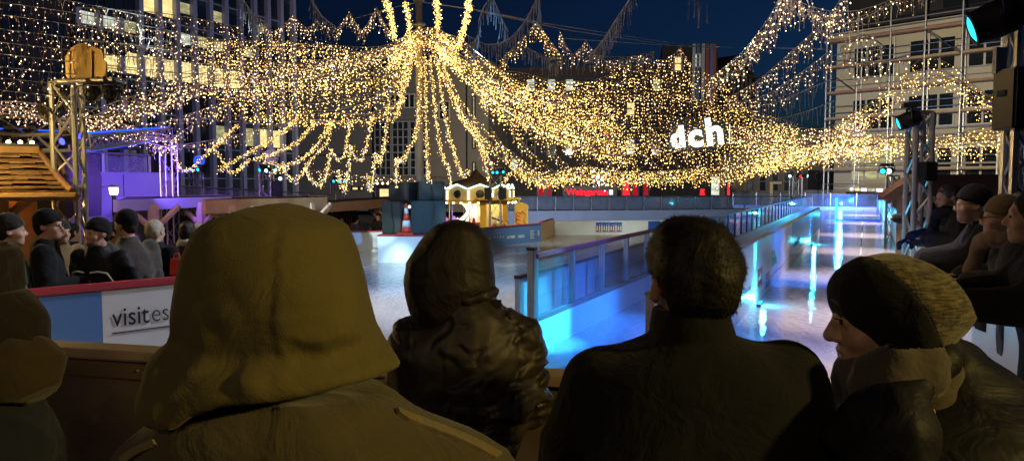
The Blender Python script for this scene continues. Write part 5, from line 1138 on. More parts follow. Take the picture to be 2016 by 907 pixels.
# hanging loops under the canopy
loops = [[(655, 236, 17), (628, 280, 16.5), (600, 308, 16), (562, 328, 15.6), (520, 318, 15.4)], [(652, 238, 17.2), (645, 280, 16.7), (622, 302, 16.4), (605, 328, 16.2)], [(652, 292, 16.4), (664, 314, 16.3), (680, 302, 16.5), (687, 238, 17)],
         [(690, 285, 16.2), (702, 312, 16.2), (716, 308, 16.4), (735, 225, 17)], [(690, 285, 16.2), (686, 340, 16), (678, 378, 15.8), (665, 334, 15.8)], [(600, 332, 15.6), (614, 352, 15.5), (628, 368, 15.4), (642, 348, 15.6), (650, 300, 16.2)],
         [(765, 205, 17), (758, 275, 16.6), (748, 322, 16.2), (738, 300, 16)], [(738, 300, 16), (736, 345, 15.8), (728, 378, 15.6), (722, 342, 15.6)], [(828, 120, 18), (822, 245, 17.2), (806, 292, 16.6), (794, 316, 16.3), (779, 312, 16)], [(780, 312, 16), (780, 365, 15.6)],
         [(836, 110, 18), (838, 200, 17.4), (840, 280, 16.8), (843, 360, 16)], [(846, 110, 18), (856, 215, 17), (868, 296, 16.4), (884, 336, 16), (888, 372, 15.8)], [(860, 110, 18), (878, 240, 17), (896, 306, 16.4), (910, 344, 16), (924, 336, 15.8)], [(800, 120, 18), (790, 185, 17.6), (782, 232, 17.2)],
         [(872, 120, 18), (905, 225, 17), (940, 275, 16.4), (958, 332, 16), (962, 355, 15.8)], [(930, 235, 16.6), (950, 285, 16.3), (970, 330, 16)], [(812, 100, 18), (802, 160, 17.7), (775, 240, 17)], [(620, 240, 17), (590, 275, 16.4), (540, 302, 15.6), (500, 312, 15)], [(585, 235, 17), (545, 268, 16.4), (490, 300, 15.5), (430, 335, 14.8)], [(530, 345, 14.8), (555, 328, 15)], [(430, 300, 14.8), (445, 332, 14.8), (465, 338, 14.9), (490, 312, 15.2)], [(555, 322, 15.4), (572, 352, 15.3), (590, 350, 15.4), (604, 322, 15.6)],
         [(340, 285, 14.5), (352, 328, 14.4), (375, 332, 14.5), (420, 290, 15), (470, 245, 16)], [(1010, 335, 15.8), (1000, 345, 15.8), (992, 370, 15.7)]]
for a in loops: string('rope of gold lights hanging in a loop below the canopy', 'hanging loops around the mast', a, step=.028, drop=(0, .08), thick=.07, r=.0165, mt='bulb_gold')
string('row of small icicle lights along the stall roof behind the loudspeakers', 'stall roof icicles', [(600, 334, 30), (660, 334, 31), (700, 345, 32), (760, 348, 33), (822, 352, 34)], step=.11, drop=(.1, .5), gap=.14, r=.032, mt='bulb_warm', wires=False)
string('unlit icicle row on the fascia right of the mast', 'stall roof icicles', [(845, 348, 34), (885, 350, 34)], step=.15, drop=(.1, .5), r=.03, lit=False, wire=.02)
for a in ([(600, 230, 18), (480, 262, 17), (380, 282, 16), (300, 290, 15)], [(480, 185, 19), (400, 215, 17.5), (320, 240, 16), (240, 250, 15)], [(400, 168, 18), (330, 200, 16.5), (262, 225, 15), (200, 232, 14)], [(450, 200, 18.5), (380, 245, 17), (330, 275, 16)]):
    string('loose slanting light string across the lower windows of the office tower', 'slanting strings over the office tower', a, step=.085, drop=(.05, .32), gap=.085, r=.018, mt='bulb_warm')
# diagonal strings fanning over the department store
for i in range(9):
    x = 985 + i * 44; string('slanting gold light string below the right curtain', 'slanting strings below the right curtain', [(x - 20, 250 + i * 3, 18), (x + 10, 292, 17.4), (x + 45, 325, 17), (x + 85, 350, 16.8)], step=.09, drop=(.05, .35), gap=.085, r=.019, mt='bulb_gold' if i % 2 else 'bulb_warm')
# bare steel cables
for a in ([(940, 22, 16), (1120, 60, 22), (1340, 92, 34), (1640, 96, 60)], [(830, 4, 18.3), (940, 20, 16), (1060, 44, 14)], [(700, 36, 20), (780, 14, 19), (827, 4, 18.4)], [(1060, 44, 20), (1200, 66, 26), (1420, 100, 40)], [(1100, 75, 20), (1320, 90, 30), (1640, 98, 58)]):
    m = MB(); m.tube([at(*p) for p in a], .012, 4); o = m.build('steel_cable', 'cable', None); tag(o, 'thin bare steel cable spanning the night sky above the canopy', 'cable', 'bare cables above the canopy')
q = at(1180, 352, 20); t = thing('light_star', 'cold white star-shaped light cluster in the bottom swag', 'light', tuple(q)); m = MB(); B = [np.array(q) + RNG.normal(size=3) * .1 for _ in range(30)]; o = link('bulbs', bulbs_mesh(B, [.02] * 30), 'lens_white', t)
m = MB(); 
for k in range(5): m.tube([q, q + Vector((.2 * math.cos(k * 1.257), 0, .2 * math.sin(k * 1.257)))], .006, 4)
m.build('frame', 'cable', t)
print('BULBS', NB)
# ---------------------------------------------------------------- people
def cloth(name, col, rough=.85, vary=.25, weave=220, bump=.25, sheen=.2, scale=6, spec=.2, wrinkle=.35):
    m, nt, b = nodes(name); N = nt.nodes; K = nt.links
    tc = N.new('ShaderNodeTexCoord'); nz = N.new('ShaderNodeTexNoise'); nz.inputs['Scale'].default_value = scale; nz.inputs['Detail'].default_value = 6
    n2 = N.new('ShaderNodeTexNoise'); n2.inputs['Scale'].default_value = weave; n2.inputs['Detail'].default_value = 2
    K.new(tc.outputs['Object'], nz.inputs['Vector']); K.new(tc.outputs['Object'], n2.inputs['Vector'])
    mx = N.new('ShaderNodeMix'); mx.data_type = 'RGBA'; mx.inputs['A'].default_value = [c * (1 - vary) for c in col] + [1]; mx.inputs['B'].default_value = [c * (1 + vary) for c in col] + [1]
    ad = N.new('ShaderNodeMath'); ad.operation = 'MULTIPLY_ADD'; ad.inputs[1].default_value = .5; K.new(n2.outputs['Fac'], ad.inputs[0]); K.new(nz.outputs['Fac'], ad.inputs[2])
    sb = N.new('ShaderNodeMath'); sb.operation = 'SUBTRACT'; sb.inputs[1].default_value = .25; K.new(ad.outputs[0], sb.inputs[0]); K.new(sb.outputs[0], mx.inputs['Factor'])
    K.new(mx.outputs['Result'], b.inputs['Base Color']); b.inputs['Roughness'].default_value = rough; b.inputs['Sheen Weight'].default_value = sheen; b.inputs['Specular IOR Level'].default_value = spec
    bp = N.new('ShaderNodeBump'); bp.inputs['Strength'].default_value = bump; bp.inputs['Distance'].default_value = .003; K.new(n2.outputs['Fac'], bp.inputs['Height'])
    n3 = N.new('ShaderNodeTexNoise'); n3.inputs['Scale'].default_value = 11; n3.inputs['Detail'].default_value = 3; n3.inputs['Distortion'].default_value = 1.2; K.new(tc.outputs['Object'], n3.inputs['Vector'])
    b2 = N.new('ShaderNodeBump'); b2.inputs['Strength'].default_value = wrinkle; b2.inputs['Distance'].default_value = .03; K.new(n3.outputs['Fac'], b2.inputs['Height']); K.new(bp.outputs[0], b2.inputs['Normal']); K.new(b2.outputs[0], b.inputs['Normal'])
    return m, nt, b
cloth('olive_fleece', (.118, .096, .034), .95, .2, 420, .3, .06)
cloth('olive_jacket', (.085, .07, .032), .9, .2, 260, .3, .15)
cloth('epaulette', (.2, .15, .06), .85, .2); cloth('nylon_hood', (.017, .013, .01), .62, .3, 40, .12, 0, 6, .3)
cloth('black_wool', (.009, .009, .01), .95, .3, 300, .3, .05); cloth('black_nylon', (.008, .008, .01), .6, .3, 60, .1, 0)
cloth('charcoal', (.022, .021, .022), .85, .3); cloth('brown_coat', (.022, .015, .011), .9, .25); cloth('green_coat', (.018, .035, .02), .9, .3); cloth('tan_coat', (.2, .135, .06), .9, .2)
cloth('grey_brown', (.05, .043, .036), .8, .3); cloth('pale_coat', (.4, .37, .34), .9, .15); cloth('denim', (.015, .018, .03), .9, .3); cloth('khaki', (.055, .038, .018), .9, .25)
cloth('brown_knit', (.16, .11, .055), .95, .3, 120, .6, .3); cloth('scarf_brown', (.055, .04, .027), .95, .4, 90, .6); cloth('scarf_grey', (.075, .062, .045), .95, .5, 60, .7); cloth('scarf_beige', (.17, .115, .07), .95, .25, 80, .5)
cloth('hair_dark', (.012, .009, .007), .6, .6, 160, .25, 0, 30, .3); cloth('hair_grey', (.36, .31, .25), .55, .3, 160, .5, 0, 30); cloth('hair_blue', (.06, .065, .085), .6, .3, 160, .5, 0, 30); cloth('beard', (.12, .09, .06), .8, .4, 200, .5)
def skin(name, c):
    m, nt, b = cloth(name, c, .5, .12, 260, .12, 0, 14, .35, .04); b.inputs['Subsurface Weight'].default_value = .12; b.inputs['Subsurface Radius'].default_value = (.01, .004, .002); return m
skin('skin', (.5, .3, .21)); skin('skin_ruddy', (.46, .26, .18))
def leather():
    m, nt, b = nodes('leather'); N = nt.nodes; K = nt.links; tc = N.new('ShaderNodeTexCoord')
    mp = N.new('ShaderNodeMapping'); mp.inputs['Scale'].default_value = (1, 1, .55); mp.inputs['Rotation'].default_value = (0, .5, 0); K.new(tc.outputs['Object'], mp.inputs[0])
    n1 = N.new('ShaderNodeTexNoise'); n1.noise_type = 'RIDGED_MULTIFRACTAL'; n1.inputs['Scale'].default_value = 16; n1.inputs['Detail'].default_value = 4; n1.inputs['Distortion'].default_value = .8
    n0 = N.new('ShaderNodeTexNoise'); n0.inputs['Scale'].default_value = 7; n0.inputs['Detail'].default_value = 5
    K.new(mp.outputs[0], n1.inputs['Vector']); K.new(tc.outputs['Object'], n0.inputs['Vector'])
    mx = N.new('ShaderNodeMix'); mx.data_type = 'RGBA'; mx.inputs['A'].default_value = (.006, .005, .004, 1); mx.inputs['B'].default_value = (.04, .027, .016, 1); K.new(n0.outputs['Fac'], mx.inputs['Factor']); K.new(mx.outputs['Result'], b.inputs['Base Color'])
    rg = N.new('ShaderNodeMapRange'); rg.inputs['To Min'].default_value = .38; rg.inputs['To Max'].default_value = .75; K.new(n0.outputs['Fac'], rg.inputs['Value']); K.new(rg.outputs[0], b.inputs['Roughness'])
    bp = N.new('ShaderNodeBump'); bp.inputs['Strength'].default_value = .5; bp.inputs['Distance'].default_value = .012; K.new(n1.outputs['Fac'], bp.inputs['Height']); K.new(bp.outputs[0], b.inputs['Normal'])
leather()
def tweed():
    m, nt, b = cloth('tweed_knit', (.17, .13, .05), .95, .3, 150, .6, .3); N = nt.nodes; K = nt.links
    tc = [n for n in N if n.type == 'TEX_COORD'][0]; mp = N.new('ShaderNodeMapping'); mp.inputs['Rotation'].default_value = (0, R(25), 0); mp.inputs['Scale'].default_value = (35, 35, 260); K.new(tc.outputs['Object'], mp.inputs[0])
    nz = N.new('ShaderNodeTexNoise'); nz.inputs['Scale'].default_value = 1; nz.inputs['Detail'].default_value = 3; K.new(mp.outputs[0], nz.inputs['Vector'])
    cr = N.new('ShaderNodeValToRGB'); cr.color_ramp.elements[0].position = .4; cr.color_ramp.elements[1].position = .62; cr.color_ramp.elements[0].color = (.035, .028, .013, 1); cr.color_ramp.elements[1].color = (.15, .12, .05, 1)
    K.new(nz.outputs['Fac'], cr.inputs[0]); K.new(cr.outputs[0], b.inputs['Base Color'])
tweed()
mat('spectacles', (.05, .045, .04), .5, metal=.3); mat('eye', (.02, .015, .012), .1); mat('reflective', (.8, .78, .65), .3); mat('rubber', (.01, .01, .01), .7); mat('metal_ring', (.5, .45, .35), .3, metal=1)

def head_ops(s, c, Q, k=1.0, ears=True, neck=True):
    """c centre, Q 3x3 numpy (columns = right, forward, up), k size"""
    c = np.array(c, float); Q = np.array(Q, float); P = lambda *v: c + Q @ (np.array(v) * k)
    e = lambda v, r, kk=.015, mode='u': s.ell(P(*v), np.array(r) * k, kk * k, mode, Q)
    e((0, -.012, .035), (.075, .094, .088)); e((0, .03, -.035), (.058, .062, .082), .03); e((0, .036, -.085), (.044, .046, .034), .025)
    s.cone(P(0, .07, -.098), P(0, .07, -.098), .02 * k, .02 * k, .02 * k)
    s.cone(P(-.034, .076, .03), P(.034, .076, .03), .014 * k, .014 * k, .012 * k)
    for x in (-1, 1): e((x * .032, .098, .006), (.017, .014, .013), .012, 's')
    for x in (-1, 1): s.cone(P(x * .032, .08, .006), P(x * .032, .08, .006), .0125 * k, .0125 * k, .003 * k); e((x * .04, .06, -.03), (.024, .024, .022), .02)
    s.cone(P(0, .086, .016), P(0, .108, -.026), .009 * k, .0145 * k, .01 * k)
    for x in (-1, 1): s.cone(P(x * .012, .097, -.033), P(x * .012, .097, -.033), .009 * k, .009 * k, .006 * k)
    s.cone(P(-.018, .086, -.06), P(.018, .086, -.06), .0085 * k, .0085 * k, .006 * k); s.cone(P(-.015, .084, -.073), P(.015, .084, -.073), .0085 * k, .0085 * k, .006 * k)
    e((0, .1, -.0665), (.022, .01, .0035), .003, 's')
    if ears:
        for x in (-1, 1): e((x * .079, -.01, -.005), (.011, .024, .034), .008); e((x * .087, -.004, -.002), (.006, .013, .02), .004, 's')
def rotz(a): c, s = math.cos(a), math.sin(a); return np.array([[c, -s, 0], [s, c, 0], [0, 0, 1]])
def rotx(a): c, s = math.cos(a), math.sin(a); return np.array([[1, 0, 0], [0, c, -s], [0, s, c]])
def hand_ops(s, w, d, up, k=1.0, curl=.6, left=False, r=.0085):
    """w wrist, d direction the hand points, up = back of the hand"""
    w = np.array(w, float); d = np.array(d, float); d /= np.linalg.norm(d); up = np.array(up, float); up -= d * (up @ d); up /= np.linalg.norm(up); sd_ = np.cross(d, up) * (1 if left else -1)
    s.ell(w + d * .05 * k, (.042 * k, .05 * k, .016 * k), .015, 'u', np.stack([sd_, d, up], 1))
    for i, (o, ln) in enumerate(((-.03, .062), (-.01, .074), (.01, .078), (.029, .07))):
        a = w + d * .088 * k + sd_ * o * k; b = a + (d * math.cos(curl * .5) - up * math.sin(curl * .5)) * ln * .5 * k; c = b + (d * math.cos(curl * 1.5) - up * math.sin(curl * 1.5)) * ln * .5 * k
        s.cone(a - d * .03 * k, a, r * k, r * k, .006); s.cone(a, b, r * k, r * .95 * k, .003); s.cone(b, c, r * .95 * k, r * .8 * k, .003)
    a = w + d * .02 * k + sd_ * .03 * k; b = a + (d * .6 + sd_ * .7 - up * .2) * .045 * k; c = b + (d * .95 + sd_ * .1 - up * .3) * .035 * k
    s.cone(a, b, .012 * k, .0105 * k, .01); s.cone(b, c, .0105 * k, .009 * k, .003)
ARMS = {'down': ((.27, -.02, 1.14), (.255, .08, .9)), 'pocket': ((.3, -.08, 1.15), (.21, .13, 1.0)), 'hold': ((.27, .0, 1.14), (.09, .26, 1.17)), 'rail': ((.29, .06, 1.21), (.17, .3, 1.23)), 'reach': ((.28, .14, 1.24), (.17, .4, 1.22)), 'phone': ((.26, .12, 1.15), (.08, .3, 1.36))}
def figure(lab, foot, yaw, H=1.75, lean=0, hyaw=0, hpitch=0, arms=('down', 'down'), coat='black_wool', hat=None, hatm='black_wool', hair='hair_dark', skinm='skin', long=False, vox=.014, seed=0, scarf=None, hood=False, glasses=False, beard=False, group=None, gloves=False, trousers='denim', extra=None, broad=1.0, bulk=1.0):
    k = H / 1.75; x, y, z = foot; t = thing('person', lab, 'person', (x, y, z), group)
    T = Matrix.Translation((x, y, z)) @ Matrix.Rotation(-yaw, 4, 'Z') @ Matrix.Scale(k, 4)
    Ln = rotx(-lean); hip = np.array((0, 0, .92)); up = lambda p: hip + Ln @ (np.array(p, float) - hip)
    Hq = rotz(-hyaw) @ rotx(-hpitch); Hc = up((0, .015, 1.635)) + np.array((0, .01, -.0)); P = lambda *v: Hc + Hq @ np.array(v, float)
    sh = [up((s * .19 * broad, -.01, 1.42)) for s in (-1, 1)]; el, wr = [], []
    for s, a in zip((-1, 1), arms):
        e, w = ARMS[a]; el.append(up((s * e[0], e[1], e[2])) if a not in ('rail', 'reach') else np.array((s * e[0], e[1] + math.sin(lean) * .3, e[2]))); wr.append(up((s * w[0], w[1], w[2])) if a not in ('rail', 'reach') else np.array((s * w[0], w[1] + math.sin(lean) * .3, w[2])))
    zs = np.concatenate([np.arange(-.02, 1.28, .035), np.arange(1.28, 1.8, vox)])
    b = SD(); head_ops(b, Hc, Hq); b.cone(P(0, -.02, -.06), up((0, -.01, 1.44)), .052, .06, .02)
    b.ell(up((0, 0, 1.28)), (.15, .09, .2), .05); b.ell(up((0, 0, 1.0)), (.14, .1, .16), .05)
    for s in (0, 1):
        b.cone(sh[s], el[s], .045, .036, .03); b.cone(el[s], wr[s], .036, .026, .02); hand_ops(b, wr[s], wr[s] - el[s] + np.array((0, .06, 0)), (0, .2, 1), 1, .5, s == 0, .0095)
        sx = -1 if s == 0 else 1; b.cone((sx * .09, 0, .9), (sx * .1, .02, .5), .075, .05, .03); b.cone((sx * .1, .02, .5), (sx * .1, -.01, .09), .05, .036, .02); b.cone((sx * .1, -.02, .05), (sx * .11, .12, .03), .04, .032, .02)
    bx = ((-.42, .42), (-.35, .85), (0, 1.85)); sdmesh('body', b, bx, vox, skinm, t, T, zs)
    c = SD(); w_ = broad; low = .45 if long else .78
    rows = [(low, 0, .0, .215 * w_, .155), (1.0, 0, 0, .2 * w_, .15), (1.2, 0, 0, .205 * w_, .145), (1.36, 0, 0, .2 * w_, .125), (1.44, 0, -.005, .135, .1), (1.5, 0, -.005, .085, .085), (1.53, 0, 0, .075, .08)]
    rr = []
    for r0 in rows:
        p = up((0, r0[2], r0[0])); bk_ = 1 + (bulk - 1) * .5 * (r0[0] < 1.4); rr.append((p[2] if r0[0] > .92 else r0[0], 0, p[1] if r0[0] > .92 else 0, r0[3] * bk_, r0[4] * bk_))
    c.loft(rr, .02)
    for s in (0, 1): c.cone(sh[s], el[s], .078 * bulk, .068 * bulk, .05); c.cone(el[s], wr[s] - (wr[s] - el[s]) * .02, .068 * bulk, .052 * bulk, .02)
    f1, f2 = ridged(16, seed), nfield(38, seed + 5); c.disp(lambda Q: -.011 * np.maximum(0, f1(Q)) ** 2 + .0025 * f2(Q))
    c.cone(P(0, -.015, -.1), P(0, -.015, -.1), .055, .055, .01, 's')
    zs2 = np.concatenate([np.arange(low - .05, 1.0, .025), np.arange(1.0, 1.6, vox)]); sdmesh('coat', c, bx, vox, coat, t, T, zs2)
    tr = SD()
    for sx in (-1, 1): tr.cone((sx * .09, 0, .88), (sx * .1, .02, .5), .1, .075, .03); tr.cone((sx * .1, .02, .5), (sx * .1, -.01, .09), .075, .06, .02)
    sdmesh('trousers', tr, ((-.25, .25), (-.2, .2), (0, 1.02)), .028, trousers, t, T)
    for sx in (-1, 1): so_ = SD(); so_.cone((sx * .1, -.04, .055), (sx * .112, .14, .04), .053, .04, .02); sdmesh('shoe', so_, ((sx * .1 - .1, sx * .1 + .1), (-.13, .22), (-.01, .13)), .02, 'rubber', t, T)
    top = hat
    if hat == 'beanie':
        h = SD(); h.ell(P(0, -.014, .045), (.09, .108, .108), 0, 'u', Hq); nr = Hq @ np.array((0, -.32, .95))
        e0 = P(0, 0, .012); h.fn(lambda Q: ((e0 - Q) @ nr), .006, 'i'); nn_ = nfield(120, seed); h.disp(lambda Q: .0025 * nn_(Q) - .005 * np.exp(-(((Q - e0) @ nr - .02) / .016) ** 2))
        sdmesh('hat', h, ((-.25, .25), (Hc[1] - .2, Hc[1] + .2), (Hc[2] - .1, Hc[2] + .2)), .011, hatm, t, T)
    if hair and hat != 'hood':
        h = SD(); h.ell(P(0, -.02, .035), (.083, .102, .093), 0, 'u', Hq); h.ell(P(0, -.055, -.02), (.074, .062, .075), .03, 'u', Hq)
        if long == 'hair': h.ell(P(0, -.06, -.08), (.085, .06, .1), .03, 'u', Hq)
        h.ell(P(0, .13, -.035), (.1, .078, .1), .012, 's', Hq); h.ell(P(.1, 0, -.03), (.03, .03, .045), .01, 's', Hq); h.ell(P(-.1, 0, -.03), (.03, .03, .045), .01, 's', Hq)
        nn2 = nfield(110, seed + 9); h.disp(lambda Q: .004 * nn2(Q) + (.008 if hat else 0)); sdmesh('hair', h, ((-.25, .25), (Hc[1] - .2, Hc[1] + .2), (Hc[2] - .22, Hc[2] + .2)), .011, hair, t, T)
    if hat == 'hood':
        h = SD(); h.ell(P(0, -.03, .02), (.115, .135, .14), 0, 'u', Hq); h.cone(P(0, -.04, -.08), P(0, -.03, -.16), .1, .12, .05); h.ell(P(0, .14, -.01), (.09, .12, .12), .02, 's', Hq); h.disp(lambda Q: -.006 * np.maximum(0, f1(Q)))
        sdmesh('hood', h, ((-.3, .3), (Hc[1] - .25, Hc[1] + .25), (Hc[2] - .3, Hc[2] + .22)), .012, hatm, t, T)
    if scarf:
        h = SD(); c0 = P(0, -.005, -.13)
        for i in range(10): a = 2 * PI * i / 10; h.cone(c0 + np.array((.085 * math.cos(a), .085 * math.sin(a), .012 * math.sin(3 * a))), c0 + np.array((.085 * math.cos(a + .63), .085 * math.sin(a + .63), .012 * math.sin(3 * a + 1.9))), .042, .042, .02)
        h.cone(c0 + np.array((.03, .1, -.02)), c0 + np.array((.06, .15, -.2)), .045, .04, .03); f3 = ridged(40, seed + 2); h.disp(lambda Q: -.008 * np.maximum(0, f3(Q))); sdmesh('scarf', h, ((-.25, .25), (c0[1] - .2, c0[1] + .26), (c0[2] - .3, c0[2] + .12)), .012, scarf, t, T)
    if beard:
        h = SD(); h.ell(P(0, .045, -.085), (.052, .052, .042), 0, 'u', Hq); h.ell(P(0, .11, -.066), (.022, .03, .012), .006, 's', Hq); h.ell(P(0, .07, -.02), (.05, .06, .03), .01, 's', Hq); sdmesh('beard', h, ((-.1, .1), (Hc[1] - .15, Hc[1] + .2), (Hc[2] - .18, Hc[2])), .009, 'beard', t, T)
    TP = lambda *v: T @ Vector(P(*v))
    for sx in (-1, 1):
        m = MB(); m.ico(TP(sx * .032, .0885, .006), .0062 * k); m.build('eye', 'eye', t, True)
    if glasses:
        m = MB()
        for sx in (-1, 1):
            m.tube([TP(sx * .033 + .024 * math.cos(a), .106, .004 + .02 * math.sin(a)) for a in np.linspace(0, 2 * PI, 13)], .0028 * k, 4); m.tube([TP(sx * .057, .104, .01), TP(sx * .082, .03, .012), TP(sx * .082, -.01, .008)], .0026 * k, 4)
        m.tube([TP(-.01, .108, .008), TP(.01, .108, .008)], .0025 * k, 4); m.build('glasses', 'spectacles', t)
    if gloves:
        for s in (0, 1):
            g = SD(); d_ = wr[s] - el[s]; d_ = d_ / np.linalg.norm(d_) + np.array((0, .1, -.25)); g.cone(wr[s] - d_ * .03, wr[s] + d_ * .02, .042, .036, .01); hand_ops(g, wr[s], d_, (0, .2, 1), 1.16, .9, s == 0, .0115); q = wr[s]
            sdmesh('glove', g, ((q[0] - .14, q[0] + .14), (q[1] - .12, q[1] + .25), (q[2] - .22, q[2] + .12)), .0075, 'black_nylon', t, T)
    if extra: extra(t, T, up, P)
    return t
def stand(px, pytop, Y, lean=0):   # foot point and height for a head seen at px whose top is at pytop
    p = at(px, pytop, Y); g = gnd(p.x, p.y); return p, g
def left_person(lab, px, ytop, Y, yaw, **kw):
    p, g = stand(px, ytop, Y); figure(lab, (p.x, p.y, g), R(yaw), (p.z - g) / 1.0 * 1.0, **kw)
LG = 'people standing behind the address board on the left'
left_person('person in a dark green coat and brown beanie at the far left, turned away', 12, 427, 6.0, 55, coat='green_coat', hat='beanie', hatm='brown_coat', seed=1, group=LG)
left_person('person in black coat, beanie and glasses in profile to the right, left of the truss', 88, 418, 6.3, 62, coat='black_wool', hat='beanie', glasses=True, arms=('pocket', 'hold'), hyaw=R(20), skinm='skin_ruddy', seed=2, group=LG, broad=1.08)
left_person('person in a tan jacket and dark cap behind the one with glasses', 118, 437, 7.8, 120, coat='tan_coat', hat='beanie', hatm='charcoal', seed=3, group=LG)
def stripes(t, T, up, P):
    for pts in ([(-.17, .135, 1.3), (-.1, .165, 1.315), (-.03, .17, 1.305)], [(.03, .17, 1.305), (.1, .165, 1.315), (.17, .135, 1.3)], [(.17, .135, 1.3), (.215, .09, 1.2), (.21, .12, 1.02)], [(-.17, .135, 1.3), (-.215, .09, 1.2), (-.2, .13, 1.02)]):
        m = MB(); m.tube([T @ Vector(p) for p in pts], .008, 5); m.build('reflective_strip', 'reflective', t)
left_person('bearded person in black jacket with reflective stripes facing the camera', 195, 434, 6.5, 190, coat='black_nylon', hat='beanie', beard=True, skinm='skin_ruddy', arms=('pocket', 'pocket'), extra=stripes, seed=4, group=LG, hyaw=R(20), broad=1.1)
left_person('person partly hidden behind the bearded one, face turned right', 224, 438, 7.7, 80, coat='charcoal', hat=None, skinm='skin_ruddy', seed=5, group=LG, arms=('down', 'phone'))
left_person('person in grey-brown jacket and black beanie in left profile', 250, 418, 6.95, -60, coat='grey_brown', hat='beanie', arms=('hold', 'hold'), seed=6, group=LG, broad=1.12, hyaw=R(-12), glasses=True)
left_person('grey haired person in a dark coat with back turned', 303, 434, 7.5, 12, coat='black_wool', hair='hair_grey', arms=('hold', 'hold'), seed=7, group=LG)
def redbag(t, T, up, P): pass
left_person('dark haired person in black coat with a pale collar, back turned', 368, 437, 7.9, 5, coat='black_wool', scarf='pale_coat', arms=('hold', 'hold'), seed=8, group=LG, hat=None)
left_person('person in dark clothes half hidden behind the lighting truss', 138, 440, 8.6, 30, coat='black_nylon', seed=9, group=LG)
left_person('person in a pale hat behind the dark haired one, beside the hood', 390, 444, 8.6, -20, coat='charcoal', hat='beanie', hatm='pale_coat', seed=10, group=LG)
q = at(346, 520, 7.0); t = thing('shopping_bag', 'small red bag held among the backs in the left crowd', 'bag', tuple(q)); m = MB(); m.prism([q + Vector((a, 0, b)) for a, b in ((-.06, -.1), (.06, -.1), (.05, .05), (-.05, .05))], (0, 1, 0), .06); m.build('bag', 'neon_red_dim' if 0 else 'cone_red', t); m = MB(); m.tube([q + Vector((-.035, .03, .05)), q + Vector((-.02, .03, .1)), q + Vector((.02, .03, .1)), q + Vector((.035, .03, .05))], .006, 5); m.build('handle', 'cone_red', t)
FG = 'people sheltering under the low brown pavilion'
for i, (px, yt, cm, lab) in enumerate(((672, 426, 'black_wool', 'far small person in black under the low pavilion, left'), (697, 427, 'charcoal', 'far small person in grey under the low pavilion, between two others'), (722, 427, 'black_nylon', 'far small person in a black jacket bending over under the low pavilion'), (745, 420, 'brown_coat', 'far small person in brown coat with a pale face beside the left loudspeaker'))):
    p = at(px, yt, 23.5); figure(lab, (p.x, p.y, p.z - 1.72), R((170, 20, 60, 185)[i]), 1.72, lean=R((5, 5, 25, 0)[i]), coat=cm, arms=('hold', 'pocket'), hat='beanie' if i % 2 else None, vox=.022, seed=20 + i, group=FG)
# right hand watchers leaning over the rail
RG = 'watchers leaning on the orange rail on the right'
def right_person(lab, px, ytop, v, lean, dyaw=0, **kw):
    dx = (px - 1008) / F; Y = v / (dx * LC - LS); p = at(px, ytop, Y)
    H = (p.z + .92 * 0) ; ang = R(lean); H = p.z / (.92 / 1.75 + .83 / 1.75 * math.cos(ang)); off = (.83 / 1.75) * H * math.sin(ang)
    yaw = R(-64.9 + dyaw); fx, fy = math.sin(yaw), math.cos(yaw); figure(lab, (p.x - fx * off, p.y - fy * off, 0), yaw, H, lean=ang, group=RG, bulk=1.36, **kw)
right_person('person with a lit face and dark brown coat, farthest along the orange rail', 1790, 372, .72, 12, coat='brown_coat', arms=('rail', 'rail'), hat=None, skinm='skin_ruddy', seed=31, hyaw=R(-15))
right_person('person in a pale jacket holding something, behind the one with the black collar', 1826, 398, .86, 14, coat='pale_coat', arms=('hold', 'hold'), hair='hair_dark', seed=32, hyaw=R(-10))
right_person('grey haired person in black jacket with a high black collar, leaning on the rail', 1866, 364, .74, 16, coat='black_nylon', hair='hair_blue', scarf='black_wool', arms=('rail', 'reach'), gloves=True, seed=33, hyaw=R(-20), hpitch=R(10), broad=1.1)
right_person('person in round black cap reaching a gloved hand out', 1915, 371, .72, 14, coat='black_wool', hat='beanie', arms=('reach', 'reach'), gloves=True, glasses=True, seed=34, hyaw=R(-5), hair='hair_grey', broad=1.1)
right_person('person with glasses, brown knitted beanie and patterned scarf', 1972, 393, .78, 14, coat='charcoal', hat='beanie', hatm='brown_knit', scarf='scarf_beige', glasses=True, arms=('rail', 'rail'), gloves=True, seed=35, hair='hair_dark')
right_person('person with a beige shawl squeezed in behind the brown beanie', 2003, 384, .98, 6, coat='brown_coat', hair='hair_grey', arms=('hold', 'hold'), seed=36, skinm='skin_ruddy', scarf='scarf_beige')
right_person('dark haired person in black stretching gloved arms, rightmost', 2034, 380, .75, 12, coat='black_wool', hair='hair_dark', arms=('reach', 'reach'), gloves=True, seed=37, broad=1.12, vox=.011)
